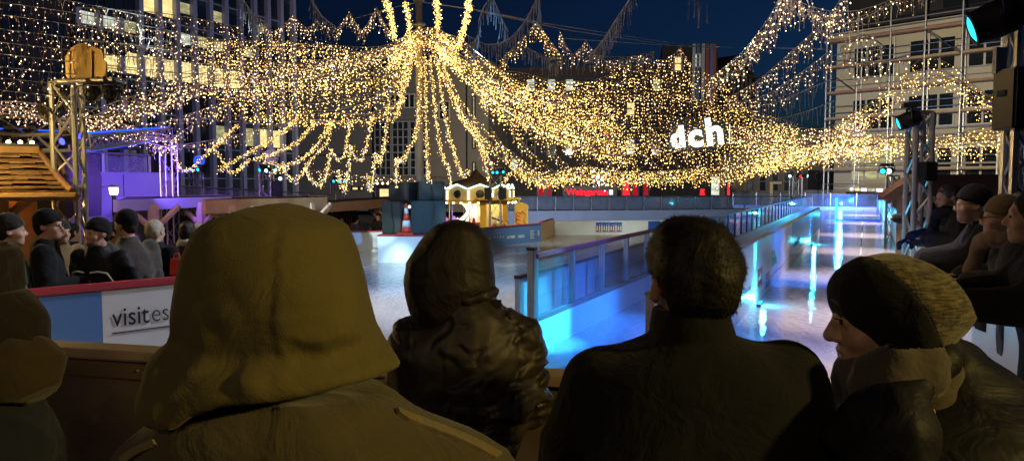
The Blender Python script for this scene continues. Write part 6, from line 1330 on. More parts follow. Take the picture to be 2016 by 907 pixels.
# ---- the five watchers in front, seen from behind
def rows_px(rows, D, b, cy=0):
    """(py, left px, right px[, back, front]) -> loft rows at depth D"""
    out = []
    for r_ in rows:
        a, c = at(r_[1], r_[0], D), at(r_[2], r_[0], D); bk, fr = (r_[3], r_[4]) if len(r_) > 3 else (b, b)
        out.append((a.z, (a.x + c.x) / 2, D + cy + (fr - bk) / 2, (c.x - a.x) / 2, (fr + bk) / 2))
    return out
def legs(t, x, y, z0, top, yaw, w=.1, m_='denim'):
    T = Matrix.Translation((x, y, z0)) @ Matrix.Rotation(-yaw, 4, 'Z'); tr = SD(); h = top - z0
    for sx in (-1, 1): tr.cone((sx * w, 0, h), (sx * w, .02, h * .52), .11, .08, .03); tr.cone((sx * w, .02, h * .52), (sx * w, -.01, .1), .08, .065, .02)
    sdmesh('trousers', tr, ((-.3, .3), (-.25, .25), (0, h + .13)), .025, m_, t, T)
    for sx in (-1, 1): so_ = SD(); so_.cone((sx * w, -.04, .058), (sx * w * 1.1, .15, .045), .055, .042, .02); sdmesh('shoe', so_, ((sx * w - .1, sx * w + .1), (-.14, .24), (-.01, .14)), .018, 'rubber', t, T)
def core(t, head, Q, k, sh, el, wr, foot, m_='skin', vox=.011, fine=None, mouth=False):
    """the continuous body under the clothes"""
    b = SD(); head_ops(b, head, Q, k); h = np.array(head, float); nb = np.array((sum(s[0] for s in sh) / 2, sum(s[1] for s in sh) / 2, (sh[0][2] + sh[1][2]) / 2 + .02))
    b.cone(h + Q @ np.array((0, -.02, -.06)) * k, nb, .054 * k, .062 * k, .02); z0 = foot[2]; hipz = z0 + (nb[2] - z0) * .63; fx, fy = foot[0], foot[1]
    b.cone((nb[0], nb[1], nb[2] - .12), (fx, fy, hipz), .11, .12, .06); b.cone(sh[0], sh[1], .05, .05, .05)
    for s in (0, 1):
        b.cone(sh[s], el[s], .045, .036, .03); b.cone(el[s], wr[s], .036, .027, .02); hand_ops(b, wr[s], np.array(wr[s]) - np.array(el[s]), (0, .2, 1), 1, .5, s == 0)
        sx = (-1, 1)[s]; b.cone((fx + sx * .09, fy, hipz), (fx + sx * .1, fy + .02, z0 + .48), .075, .05, .03); b.cone((fx + sx * .1, fy + .02, z0 + .48), (fx + sx * .1, fy, z0 + .08), .05, .036, .02); b.cone((fx + sx * .1, fy - .02, z0 + .05), (fx + sx * .11, fy + .12, z0 + .035), .04, .03, .02)
    allp = np.array([head] + [list(s) for s in sh + el + wr] + [list(foot)]); lo, hi = allp.min(0) - .2, allp.max(0) + .24
    zf = head[2] - .17; zs = np.concatenate([np.arange(z0 - .03, zf, .03), np.arange(zf, head[2] + .18, vox)])
    xs = np.arange(lo[0], hi[0], vox * 1.3) ; ys = np.arange(lo[1], hi[1], vox * 1.3)
    if fine: xs = np.concatenate([np.arange(lo[0], head[0] - .15, .02), np.arange(head[0] - .15, head[0] + .13, fine), np.arange(head[0] + .13, hi[0], .02)]); ys = np.concatenate([np.arange(lo[1], head[1] - .13, .02), np.arange(head[1] - .13, head[1] + .13, fine), np.arange(head[1] + .13, hi[1], .02)]); zs = np.concatenate([np.arange(z0 - .03, zf, .03), np.arange(zf, head[2] + .18, fine)])
    me = nets(b, xs, ys, zs); link('body', me, m_, t, True)
def A3(px, py, Y): p = at(px, py, Y); return (p.x, p.y, p.z)
# 1 olive hood, nearest
D = 1.15; c = at(540, 600, D); t = thing('person', 'nearest watcher, olive hood pulled up over the head, back to the camera', 'person', (c.x, D, 0))
hd = A3(540, 585, D + .02); sh = [A3(335, 955, D), A3(875, 968, D)]; el = [A3(250, 1150, D + .1), A3(960, 1150, D + .1)]; wr = [A3(400, 1180, D + .38), A3(780, 1180, D + .38)]
core(t, hd, np.eye(3), .98, sh, el, wr, (c.x + .04, D + .02, 0), vox=.014)
h = SD(); hood = [(399, 530, 546, .015, .05), (402, 514, 564, .035, .07), (408, 488, 582, .055, .09), (416, 462, 602, .075, .11), (425, 437, 626, .095, .125), (436, 412, 655, .11, .135), (448, 398, 674, .12, .14), (470, 387, 685, .13, .145), (500, 375, 697, .135, .145), (545, 366, 711, .138, .145), (595, 359, 722, .138, .145), (630, 357, 732, .136, .14), (665, 356, 742, .13, .135), (700, 358, 752, .12, .13), (760, 360, 775, .11, .13)]
h.loft(rows_px(hood, D, .14), .02, p=2.5)
cowl = [(662, 352, 738, .12, .14), (674, 332, 752, .135, .15), (692, 314, 774, .155, .17), (712, 307, 797, .165, .18), (734, 302, 808, .172, .19), (757, 293, 813, .176, .2), (781, 282, 809, .178, .2), (805, 272, 800, .178, .2), (830, 266, 790, .176, .2), (856, 264, 785, .172, .2), (880, 268, 780, .17, .2)]
h.loft(rows_px(cowl, D, .18), .016, p=2.15)
cutx = [at(x, y, D - .17) for x, y in ((240, 880), (302, 872), (360, 834), (424, 814), (540, 802), (657, 789), (732, 790), (761, 802), (784, 806), (830, 800))]
cx_ = np.array([p.x for p in cutx]); cz_ = np.array([p.z for p in cutx])
h.fn(lambda Q: np.interp(Q[:, 0], cx_, cz_) + np.maximum(0, Q[:, 1] - D) * .3 - Q[:, 2], .045, 'i')
h.ell((c.x, D + .21, hd[2] - .02), (.085, .13, .13), .02, 's')
zc = lambda py: zat(py, D - .1)
def folds(Q):
    x, z, y = Q[:, 0], Q[:, 2], Q[:, 1]; back = np.clip((D + .02 - y) * 10, 0, 1); d = 0
    for (px0, py0, px1, py1, w, a) in ((430, 735, 480, 790, .022, .005), (470, 715, 540, 760, .016, -.004), (380, 790, 470, 720, .016, .012), (590, 690, 680, 668, .02, -.008), (640, 680, 740, 765, .02, .012), (570, 700, 640, 690, .02, .009), (320, 760, 350, 660, .02, .011), (330, 840, 420, 760, .02, .014), (560, 640, 700, 600, .03, -.006), (770, 790, 720, 700, .018, .011), (760, 690, 700, 640, .018, .007), (500, 770, 700, 730, .02, .007), (420, 640, 480, 600, .03, -.005), (650, 560, 560, 660, .05, -.006), (410, 560, 470, 680, .04, .006)):
        a0 = at(px0, py0, D - .12); a1 = at(px1, py1, D - .12); dx, dz = a1.x - a0.x, a1.z - a0.z; l2 = dx * dx + dz * dz
        tt = np.clip(((x - a0.x) * dx + (z - a0.z) * dz) / l2, 0, 1); r2 = (x - a0.x - tt * dx) ** 2 + (z - a0.z - tt * dz) ** 2
        d = d + a * np.exp(-r2 / (w * w)) * (.35 + .65 * np.sin(tt * PI)) * 1.7
    seam = at(538, 600, D - .13).x; d = d + .0016 * np.exp(-((x - seam) / .005) ** 2) - .0012 * np.exp(-((x - seam - .012) / .008) ** 2)
    fade = np.clip((z - np.interp(x, cx_, cz_) - .004) / .03, 0, 1)
    return np.clip(d, -.010, .009) * back * fade
n1 = nfield(22, 3); h.disp(folds); h.disp(lambda Q: .0025 * n1(Q))
a, b = at(250, 400, D), at(830, 890, D); sdmesh('hood', h, ((a.x - .03, b.x + .03), (D - .24, D + .26), (zat(885, D - .2), zat(390, D))), .006, 'olive_fleece', t)
j = SD(); jr = [(765, 400, 745, .125, .1), (785, 365, 772, .14, .12), (805, 335, 792, .152, .13), (820, 315, 815, .156, .135), (835, 298, 850, .158, .14), (855, 272, 915, .158, .145), (880, 252, 960, .155, .15), (907, 238, 985, .16, .15), (960, 226, 1005, .165, .155), (1100, 240, 990, .165, .16), (1400, 260, 960, .165, .165), (1900, 250, 980, .17, .17)]
j.loft(rows_px(jr, D, .15), .02, p=2.3)
for s in (0, 1): j.cone(sh[s], el[s], .085, .07, .04); j.cone(el[s], wr[s], .07, .052, .02)
f1 = ridged(14, 41); n2 = nfield(30, 5); j.disp(lambda Q: -.01 * np.maximum(0, f1(Q)) ** 2 + .002 * n2(Q))
jk = sdmesh('jacket', j, ((-.68, .1), (D - .26, D + .5), (.6, zat(735, D))), .012, 'olive_jacket', t)
from mathutils.bvhtree import BVHTree
def bvh_of(o):
    me = o.data; return BVHTree.FromPolygons([v.co.copy() for v in me.vertices], [tuple(p.vertices) for p in me.polygons])
tree = bvh_of(jk)
for up_, lo_ in (([(778, 806), (800, 816), (830, 828), (870, 842), (910, 858), (950, 876), (985, 896)], [(782, 816), (802, 830), (832, 843), (870, 857), (908, 872), (944, 890), (972, 905)]), ([(306, 866), (284, 876), (262, 888), (240, 904)], [(312, 876), (292, 886), (272, 898), (252, 912)])):
    V, Fq = [], []; org = Vector((0, 0, CAMZ))
    def hit(x, y):
        d = ray(x, y).normalized(); q = tree.ray_cast(org, d); 
        return (q[0], q[1]) if q[0] is not None else (at(x, y, D - .02), Vector((0, -1, 0)))
    for i in range(len(up_)):
        for (x, y) in (up_[i], lo_[i]):
            q, nn = hit(x, y); nn = nn if nn.dot(q - org) < 0 else -nn; V += [q + nn * .007, q - nn * .012]
    for i in range(len(up_) - 1):
        k = 4 * i; Fq += [(k, k + 4, k + 6, k + 2), (k + 1, k + 3, k + 7, k + 5), (k, k + 1, k + 5, k + 4), (k + 2, k + 6, k + 7, k + 3)]
    k = 4 * (len(up_) - 1); Fq += [(0, 2, 3, 1), (k, k + 1, k + 3, k + 2)]
    m = MB(); m.add(V, Fq); m.build('epaulette', 'epaulette', t)
legs(t, c.x + .04, D + .02, 0, .85, 0)
# 2 leather jacket and hood
D = 2.05; c = at(920, 700, D); t = thing('person', 'watcher in a creased black leather jacket and dark hood, leaning at the barrier', 'person', (c.x, D, 0))
hd = A3(885, 535, D + .02); Q2 = rotz(R(38)); sh = [A3(825, 680, D), A3(1015, 670, D)]; el = [A3(800, 780, D + .12), A3(1035, 790, D + .06)]; wr = [A3(830, 770, D + .42), A3(960, 765, D + .42)]
core(t, hd, Q2, 1.0, sh, el, wr, (c.x, D, 0), vox=.014)
h = SD(); hr = [(435, 886, 910, .04, .06), (438, 872, 928, .07, .08), (443, 862, 939, .085, .1), (452, 852, 948, .1, .115), (470, 836, 960, .115, .13), (490, 822, 967, .125, .135), (514, 803, 971, .13, .14), (548, 796, 975, .13, .14), (580, 799, 975, .125, .14), (610, 806, 973, .12, .13), (640, 818, 970, .1, .12), (655, 835, 960, .09, .1)]
h.loft(rows_px(hr, D, .13), .02, p=2.2); q = np.array(hd) + Q2 @ np.array((0, .15, -.01)); h.ell(q, (.08, .11, .115), .02, 's', Q2)
f1 = ridged(17, 61); n2 = nfield(45, 62); h.disp(lambda Q: -.009 * np.maximum(0, f1(Q)) ** 2 + .0022 * n2(Q)); a, b = at(785, 425, D), at(985, 665, D)
sdmesh('hood', h, ((a.x - .03, b.x + .03), (D - .2, D + .24), (b.z - .02, a.z + .02)), .008, 'nylon_hood', t)
j = SD(); jr = [(572, 885, 972, .08, .09), (585, 872, 978, .095, .1), (600, 858, 992, .11, .11), (615, 848, 1008, .12, .12), (636, 832, 1024, .13, .125), (660, 806, 1036, .14, .13), (690, 790, 1045, .145, .135), (729, 786, 1050, .15, .14), (787, 788, 1044, .15, .14), (845, 794, 1028, .15, .145), (907, 800, 1008, .15, .145), (1000, 806, 1004, .15, .15), (1090, 800, 1010, .15, .15)]
j.loft(rows_px(jr, D, .14), .02, p=2.2)
for s in (0, 1): j.cone(sh[s], el[s], .075, .066, .04); j.cone(el[s], wr[s], .066, .05, .02)
f3 = ridged(15, 64); f4 = ridged(34, 65); j.disp(lambda Q: -.016 * np.maximum(0, f3(Q)) ** 1.5 - .006 * np.maximum(0, f4(Q)) ** 2 + .0015 * n2(Q)); 
gg = np.random.default_rng(12); CR = []
for _ in range(75):
    x0, z0_, an, ln = c.x + gg.uniform(-.2, .22), gg.uniform(zat(900, D), zat(600, D)), gg.choice((gg.normal(.5, .4), gg.normal(2.5, .4), gg.normal(0, .3))), gg.uniform(.04, .16)
    CR.append((x0, z0_, x0 + ln * math.cos(an), z0_ + ln * math.sin(an), gg.uniform(.006, .013), gg.uniform(.003, .0085)))
def creases(Q):
    x, z, y = Q[:, 0], Q[:, 2], Q[:, 1]; d = np.zeros(len(Q), np.float32); near = (y < D + .05)
    xn, zn = x[near], z[near]; e = np.zeros(len(xn))
    for x0, z0_, x1, z1, w_, a_ in CR:
        dx, dz = x1 - x0, z1 - z0_; tt = np.clip(((xn - x0) * dx + (zn - z0_) * dz) / (dx * dx + dz * dz), 0, 1); off = ((xn - x0) * dz - (zn - z0_) * dx) / math.hypot(dx, dz) + .006 * np.sin(tt * 9 + x0 * 90)
        r2 = (xn - x0 - tt * dx) ** 2 + (zn - z0_ - tt * dz) ** 2; al = np.exp(-np.maximum(r2 - off * off, 0) / (.02 ** 2)) * np.sin(PI * np.clip(tt, .08, .92)); e += a_ * al * (np.exp(-(off / w_) ** 2) - .7 * np.exp(-((off - 1.7 * w_) / w_) ** 2))
    d[near] = np.clip(e, -.012, .012); return d
sx_ = at(1002, 650, D).x; j.disp(creases); j.disp(lambda Q: .003 * np.exp(-((Q[:, 0] - sx_ - .03 * np.sin((Q[:, 2] - 1.2) * 5)) / .005) ** 2) * (Q[:, 1] < D))
me = nets(j, ar(c.x - .32, c.x + .32, .0062), np.concatenate([np.arange(D - .22, D + .02, .0065), np.arange(D + .02, D + .58, .014)]), np.concatenate([np.arange(zat(1090, D), zat(915, D), .016), np.arange(zat(915, D), zat(566, D), .0062)])); link('jacket', me, 'leather', t, True)
k_ = SD(); ring = [A3(880, 590, D - .085), A3(920, 592, D - .115), A3(953, 582, D - .105), A3(972, 574, D - .05), A3(975, 572, D + .02)]
for a, b in zip(ring, ring[1:]): k_.cone(a, b, .013, .012, .01)
sdmesh('collar', k_, ((c.x - .2, c.x + .2), (D - .2, D + .1), (zat(610, D), zat(550, D))), .007, 'leather', t)
m = MB(); p = at(976, 598, D - .07); m.box(p, (.03, .012, .022)); m.build('collar_tab', 'black', t)
legs(t, c.x, D, 0, .9, 0)
# 3 man in dark coat
D = 1.45; c = at(1362, 700, D); t = thing('person', 'bareheaded watcher with short dark hair in a plain black coat', 'person', (c.x, D, 0))
hd = A3(1364, 560, D + .012); sh = [A3(1185, 752, D), A3(1545, 745, D)]; el = [A3(1120, 960, D + .06), A3(1600, 960, D + .06)]; wr = [A3(1230, 1000, D + .34), A3(1500, 1000, D + .34)]
core(t, hd, np.eye(3), .99, sh, el, wr, (c.x, D, 0), 'skin_ruddy', vox=.009)
h = SD(); hr = [(427, 1345, 1371, .04, .05), (430, 1328, 1388, .06, .07), (436, 1313, 1405, .075, .085), (446, 1301, 1420, .088, .09), (458, 1291, 1432, .098, .095), (479, 1280, 1447, .106, .095), (505, 1274, 1455, .118, .09), (530, 1274, 1454, .122, .06), (545, 1284, 1444, .122, .02), (570, 1292, 1436, .116, -.01), (590, 1299, 1430, .104, -.03), (604, 1306, 1424, .09, -.04)]
h.loft(rows_px(hr, D, .1), .01, p=2.1); h.ell((hd[0], hd[1] + .15, hd[2] - .03), (.1, .1, .1), .015, 's')
n2 = nfield(55, 71); n3 = nfield(150, 72); h.disp(lambda Q: .0035 * n2(Q) + .002 * n3(Q * np.array((1, 1, .35)))); a, b = at(1262, 420, D), at(1466, 612, D)
ho = sdmesh('hair', h, ((a.x, b.x), (D - .15, D + .14), (b.z, a.z)), .005, 'hair_dark', t)
def strands(o, n, crown, ln, r=.00055):
    me = o.data; nv = len(me.vertices); co = np.empty(nv * 3, np.float32); me.vertices.foreach_get('co', co); co = co.reshape(-1, 3); no = np.empty(nv * 3, np.float32); me.vertices.foreach_get('normal', no); no = no.reshape(-1, 3)
    i = RNG.integers(0, nv, n); p = co[i] + RNG.normal(size=(n, 3)) * .002; q = no[i]; d = p - np.array(crown); d = d / np.linalg.norm(d, axis=1)[:, None]
    d = d + np.cross(q, d) * .35 + np.array((0, 0, -.35)) + RNG.normal(size=(n, 3)) * .16; d -= q * (d * q).sum(1)[:, None]; d /= np.linalg.norm(d, axis=1)[:, None]
    L_ = (ln * RNG.uniform(.6, 1.3, n))[:, None]; s_ = np.cross(d, q); V = np.stack([p - s_ * r, p + s_ * r, p + d * L_ * .5 + q * .002 - s_ * r * .8, p + d * L_ * .5 + q * .002 + s_ * r * .8, p + d * L_ + q * RNG.uniform(-.001, .0022, n)[:, None]], 1).reshape(-1, 3)
    k = np.arange(n) * 5; Fq = [(a, a + 1, a + 3, a + 2) for a in k] + [(a + 2, a + 3, a + 4) for a in k]
    m2 = bpy.data.meshes.new('strands'); m2.from_pydata(V.tolist(), [], Fq); b = bmesh.new(); b.from_mesh(me); b.from_mesh(m2); b.to_mesh(me); b.free(); bpy.data.meshes.remove(m2)
    me.polygons.foreach_set('use_smooth', [True] * len(me.polygons))
strands(ho, 9000, (hd[0] + .01, D - .06, zat(470, D)), .009)
j = SD(); jr = [(603, 1286, 1428, .085, .06), (612, 1284, 1431, .09, .07), (640, 1280, 1437, .095, .08), (657, 1275, 1446, .1, .085), (668, 1262, 1464, .108, .09), (678, 1236, 1492, .115, .1), (691, 1197, 1516, .122, .105), (705, 1160, 1540, .128, .11), (722, 1140, 1568, .132, .115), (750, 1128, 1592, .138, .12), (800, 1110, 1608, .145, .13), (850, 1094, 1618, .148, .135), (907, 1078, 1626, .15, .14), (1100, 1090, 1620, .15, .145), (1600, 1080, 1630, .16, .15)]
j.loft(rows_px(jr, D, .14), .015, p=2.35)
for s in (0, 1): j.cone(sh[s], el[s], .07, .066, .04); j.cone(el[s], wr[s], .066, .05, .02)
f3 = ridged(11, 75); n4 = nfield(26, 76); zcol = zat(657, D); j.disp(lambda Q: -.007 * np.maximum(0, f3(Q)) ** 2 + .0016 * n4(Q) + .004 * np.exp(-((Q[:, 2] - zcol) / .006) ** 2))
j.ell((hd[0], D, zat(598, D)), (.062, .06, .03), .006, 's')
sdmesh('coat', j, ((c.x - .36, c.x + .36), (D - .24, D + .48), (.45, zat(598, D))), .0095, 'black_wool', t)
legs(t, c.x, D, 0, .8, 0)
# 4 woman with the slouchy beanie, profile to the left
D = 1.45; c = at(1800, 800, D + .05); t = thing('person', 'watcher in left profile with a slouchy olive and black beanie and scarf', 'person', (c.x, D, 0))
hd = A3(1738, 627, D); Q4 = rotz(R(82)) @ rotx(R(-6)); sh = [A3(1760, 850, D - .16), A3(1860, 830, D + .18)]; el = [A3(1700, 1050, D - .18), A3(1800, 1050, D + .25)]; wr = [A3(1600, 1010, D + .0), A3(1640, 1010, D + .3)]
core(t, hd, Q4, .93, sh, el, wr, (c.x - .05, D + .02, 0), 'skin', vox=.008, fine=.0045)
m = MB(); q = Vector(hd) + Vector(Q4 @ np.array((-.032, .0885, .006)) * .93); m.ico(q, .0065); m.build('eye', 'eye', t, True)
m = MB(); q = Vector(hd) + Vector(Q4 @ np.array((-.032, .094, .012)) * .93); 
for i in range(7): m.tube([q + Vector((-.002, -.012 + .004 * i, 0)), q + Vector((-.011, -.014 + .0045 * i, .002))], .0007, 3)
m.build('eyelashes', 'hair_dark', t)
S_ = D / F
def tilt(a): c_, s_ = math.cos(a), math.sin(a); return np.array([[c_, 0, s_], [0, 1, 0], [-s_, 0, c_]])
h = SD(); h.ell(A3(1738, 597, D), (104 * S_, .1, 88 * S_), .02, 'u', tilt(R(28))); h.ell(A3(1785, 592, D), (92 * S_, .1, 80 * S_), .05, 'u', tilt(R(26))); h.ell(A3(1832, 606, D), (62 * S_, .075, 50 * S_), .05, 'u', tilt(R(24))); h.ell(A3(1778, 650, D), (66 * S_, .085, 46 * S_), .03, 'u')
p0, p1 = at(1641, 611, D), at(1728, 690, D); nx_, nz_ = -(p1.z - p0.z), (p1.x - p0.x); l_ = math.hypot(nx_, nz_); nx_, nz_ = nx_ / l_, nz_ / l_
h.fn(lambda Q: np.minimum(-((Q[:, 0] - p0.x) * nx_ + (Q[:, 2] - p0.z) * nz_), 1e3) - np.maximum(0, (Q[:, 0] - p1.x)) * 3, .01, 'i')
f5 = ridged(26, 81); n5 = nfield(90, 82); h.disp(lambda Q: -.007 * np.maximum(0, f5(Q * np.array((.6, 1, 1.4)))) ** 2 * np.clip((Q[:, 0] - at(1720, 600, D).x) * 12, 0, 1) + .0016 * n5(Q))
a, b = at(1622, 488, D), at(1912, 715, D); bb = ((a.x, b.x), (D - .14, D + .14), (b.z, a.z))
full = h.ops[:]; ln0, ln1 = at(1700, 500, D), at(1820, 690, D)
def frontside(Q):   # positive behind the edge of the dark part
    y_ = (Q[:, 2] - ln0.z) / (ln1.z - ln0.z); return Q[:, 0] - (ln0.x + (ln1.x - ln0.x) * np.clip(y_, -.3, 1.2))
h2 = SD(); h2.ops = full[:]; h2.fn(lambda Q: -frontside(Q), .002, 'i'); sdmesh('hat', h2, bb, .005, 'tweed_knit', t)
h3 = SD(); h3.ops = full[:]; h3.disp(lambda Q: Q[:, 0] * 0 - .0025); h3.fn(lambda Q: frontside(Q) - .004, .002, 'i'); sdmesh('hat_dark_part', h3, bb, .005, 'black_wool', t)  # black front; its lower part paints the shade under the hat
m = MB(); m.tube([at(1638, 588, D - .085), at(1652, 600, D - .1)], .0022, 5); m.build('pin', 'metal_ring', t)
k_ = SD(); pts = [A3(1712, 748, D - .03), A3(1728, 734, D - .09), A3(1760, 722, D - .115), A3(1815, 712, D - .1), A3(1845, 700, D - .03)]
for a, b in zip(pts, pts[1:]): k_.cone(a, b, .034, .036, .02)
pts = [A3(1705, 785, D - .02), A3(1720, 776, D - .09), A3(1750, 760, D - .12), A3(1820, 740, D - .11)]
for a, b in zip(pts, pts[1:]): k_.cone(a, b, .034, .038, .02)
k_.cone(A3(1705, 748, D), A3(1800, 735, D + .03), .06, .07, .03); k_.cone(A3(1800, 745, D + .02), A3(1815, 820, D + .01), .085, .09, .03); f6 = ridged(45, 84); f7 = nfield(60, 85); k_.disp(lambda Q: -.005 * np.maximum(0, f6(Q * np.array((.5, 1, 1.6)))) + .002 * f7(Q))
a, b = at(1600, 660, D), at(1920, 870, D); sdmesh('scarf', k_, ((a.x, b.x), (D - .24, D + .2), (b.z, a.z)), .006, 'scarf_grey', t)
D2 = D + .04; j = SD(); jr = [(664, 1840, 1872, .03, .05), (676, 1825, 1890, .045, .08), (690, 1815, 1908, .06, .1), (707, 1795, 1945, .07, .13), (732, 1770, 1990, .09, .17), (757, 1730, 2018, .11, .2), (790, 1668, 2045, .16, .22), (823, 1640, 2065, .2, .24), (860, 1632, 2080, .22, .25), (907, 1624, 2095, .22, .25), (1000, 1640, 2090, .2, .22), (1500, 1650, 2080, .17, .2)]
j.loft(rows_px(jr, D2, .2), .02, p=2.1)
for s in (0, 1): j.cone(sh[s], el[s], .075, .068, .04); j.cone(el[s], wr[s], .068, .05, .02)
for a, b, r0, r1 in ((A3(1860, 690, D - .02), A3(1900, 720, D + .1), .03, .04), (A3(1856, 704, D - .06), A3(1785, 790, D - .16), .026, .028), (A3(1785, 790, D - .16), A3(1700, 815, D - .15), .028, .028), (A3(1700, 815, D - .15), A3(1650, 860, D - .12), .028, .03)): j.cone(a, b, r0, r1, .015)
f8 = ridged(13, 88); n8 = nfield(30, 89); j.disp(lambda Q: -.011 * np.maximum(0, f8(Q)) ** 2 + .002 * n8(Q)); sdmesh('coat', j, ((at(1560, 900, D).x, at(2130, 900, D2).x), (D - .28, D + .42), (.55, zat(655, D))), .0095, 'black_nylon', t)
legs(t, c.x - .05, D + .02, 0, .85, R(-80))
# 5 figure cut by the left edge, leaning on the barrier
D = 1.95; c = at(-30, 700, D); t = thing('person', 'hooded watcher in brown at the left edge leaning on the barrier', 'person', (c.x, D, 0))
hd = A3(-28, 555, D + .02); sh = [A3(-110, 660, D), A3(32, 650, D)]; el = [A3(-130, 760, D + .1), A3(46, 722, D - .04)]; wr = [A3(-60, 745, D + .4), A3(0, 700, D + .36)]
core(t, hd, rotz(R(-15)), 1.0, sh, el, wr, (c.x, D, 0), vox=.016)
h = SD(); h.loft(rows_px([(484, -45, -10, .06, .07), (490, -70, 8, .09, .1), (505, -84, 17, .115, .12), (525, -92, 22, .13, .13), (560, -95, 26, .13, .14), (600, -92, 26, .125, .13), (630, -85, 20, .1, .11)], D, .13), .02, p=2.2); q = np.array(hd) + np.array((0.02, .15, -.01)); h.ell(q, (.08, .11, .115), .02, 's')
f1 = ridged(15, 91); n1 = nfield(40, 92); h.disp(lambda Q: -.01 * np.maximum(0, f1(Q)) ** 2 + .002 * n1(Q)); sdmesh('hood', h, ((at(-105, 500, D).x, at(36, 500, D).x), (D - .2, D + .24), (zat(640, D), zat(475, D))), .009, 'brown_coat', t)
j = SD(); j.loft(rows_px([(572, -100, 36, .09, .1), (590, -125, 50, .12, .12), (616, -140, 64, .13, .13), (640, -145, 68, .14, .135), (680, -140, 62, .145, .14), (740, -130, 50, .145, .14), (800, -130, 46, .145, .14)], D, .14), .02)
for s in (0, 1): j.cone(sh[s], el[s], .075, .07, .04)
j.disp(lambda Q: -.014 * np.maximum(0, f1(Q)) ** 2 + .002 * n1(Q)); sdmesh('jacket', j, ((at(-200, 700, D).x, at(100, 700, D).x), (D - .24, D + .3), (zat(810, D), zat(562, D))), .01, 'brown_coat', t)
for s in (0, 1):
    j = SD(); j.cone(el[s], wr[s], .085, .06, .02); j.ell(el[s], (.075, .09, .08), .03); j.disp(lambda Q: -.012 * np.maximum(0, f1(Q * 1.6)) ** 2); q = (np.array(el[s]) + np.array(wr[s])) / 2
    sdmesh('sleeve', j, ((q[0] - .36, q[0] + .36), (D - .22, D + .5), (q[2] - .18, q[2] + .18)), .01, 'khaki', t)
j = SD(); j.loft(rows_px([(765, -120, 44, .14, .14), (800, -120, 52, .15, .14), (830, -115, 66, .155, .15), (855, -110, 84, .16, .15), (880, -105, 104, .165, .155), (960, -100, 110, .165, .16), (1150, -90, 95, .15, .15)], D, .15), .02); j.disp(lambda Q: -.01 * np.maximum(0, f1(Q)) ** 2); sdmesh('skirt', j, ((at(-140, 900, D).x, at(130, 900, D).x), (D - .22, D + .22), (zat(1150, D), zat(760, D))), .012, 'denim', t)
legs(t, c.x, D, 0, .95, 0)
# ---------------------------------------------------------------- sky and light
w = bpy.data.worlds.new('World'); sc.world = w; w.use_nodes = True; nt = w.node_tree; bg = nt.nodes['Background']
sky = nt.nodes.new('ShaderNodeTexSky'); sky.sky_type = 'NISHITA'; sky.sun_disc = False; sky.sun_elevation = R(-3.5); sky.sun_rotation = R(60); sky.ozone_density = 4
tn = nt.nodes.new('ShaderNodeMix'); tn.data_type = 'RGBA'; tn.blend_type = 'MULTIPLY'; tn.inputs['Factor'].default_value = 1; tn.inputs['B'].default_value = (.6, 1.6, 1.5, 1)
nt.links.new(sky.outputs[0], tn.inputs['A']); nt.links.new(tn.outputs['Result'], bg.inputs[0]); bg.inputs[1].default_value = .3
def spot(c, aim, e, col, size=40, blend=.5, r=.05, gobo=None):
    l = bpy.data.lights.new('spot_light', 'SPOT'); l.energy = e; l.color = col; l.spot_size = R(size); l.spot_blend = blend; l.shadow_soft_size = r
    o = bpy.data.objects.new('spot_light', l); COL.objects.link(o); o.location = c
    o.rotation_euler = (Vector(aim) - Vector(c)).to_track_quat('-Z', 'Y').to_euler()
    if gobo:
        l.use_nodes = True; N = l.node_tree.nodes; K = l.node_tree.links; em = N['Emission']
        tc = N.new('ShaderNodeTexCoord'); vo = N.new('ShaderNodeTexVoronoi'); vo.inputs['Scale'].default_value = gobo
        mp = N.new('ShaderNodeMapping'); K.new(tc.outputs['Normal'], mp.inputs[0]); K.new(mp.outputs[0], vo.inputs['Vector'])
        cr = N.new('ShaderNodeValToRGB'); cr.color_ramp.elements[0].position = .38; cr.color_ramp.elements[1].position = .5
        cr.color_ramp.elements[0].color = (1, 1, 1, 1); cr.color_ramp.elements[1].color = (.14, .14, .14, 1)
        K.new(vo.outputs['Distance'], cr.inputs[0]); K.new(cr.outputs[0], em.inputs['Color']); em.inputs['Strength'].default_value = 1
    return o
def point(c, e, col, r=.1):
    l = bpy.data.lights.new('lamp', 'POINT'); l.energy = e; l.color = col; l.shadow_soft_size = r
    o = bpy.data.objects.new('lamp_light', l); COL.objects.link(o); o.location = c; return o
sun = bpy.data.lights.new('sun', 'SUN'); sun.energy = .004; sun.angle = R(10); sun.color = (.7, .8, 1); so = bpy.data.objects.new('sun', sun); COL.objects.link(so); so.rotation_euler = (R(60), 0, R(60))
BLUE = (.02, .2, 1); CYAN = (.05, .7, 1); MINT = (.6, 1, .85); PURP = (.2, .1, 1)
# watchers' side: warm lamp behind the camera, two fill lamps added
spot((5.0, -.7, 3.5), (-.05, 1.2, 1.4), 720, (1, .73, .2), 40, .8, .2)
spot((-4.5, -3.0, 3.8), (-.9, 1.4, 1.2), 72, (1, .8, .6), 80, .8, .3)
spot((-1.2, -3.4, 4.6), (.2, 2.0, 1.3), 70, (1, .72, .35), 46, .8, .1)
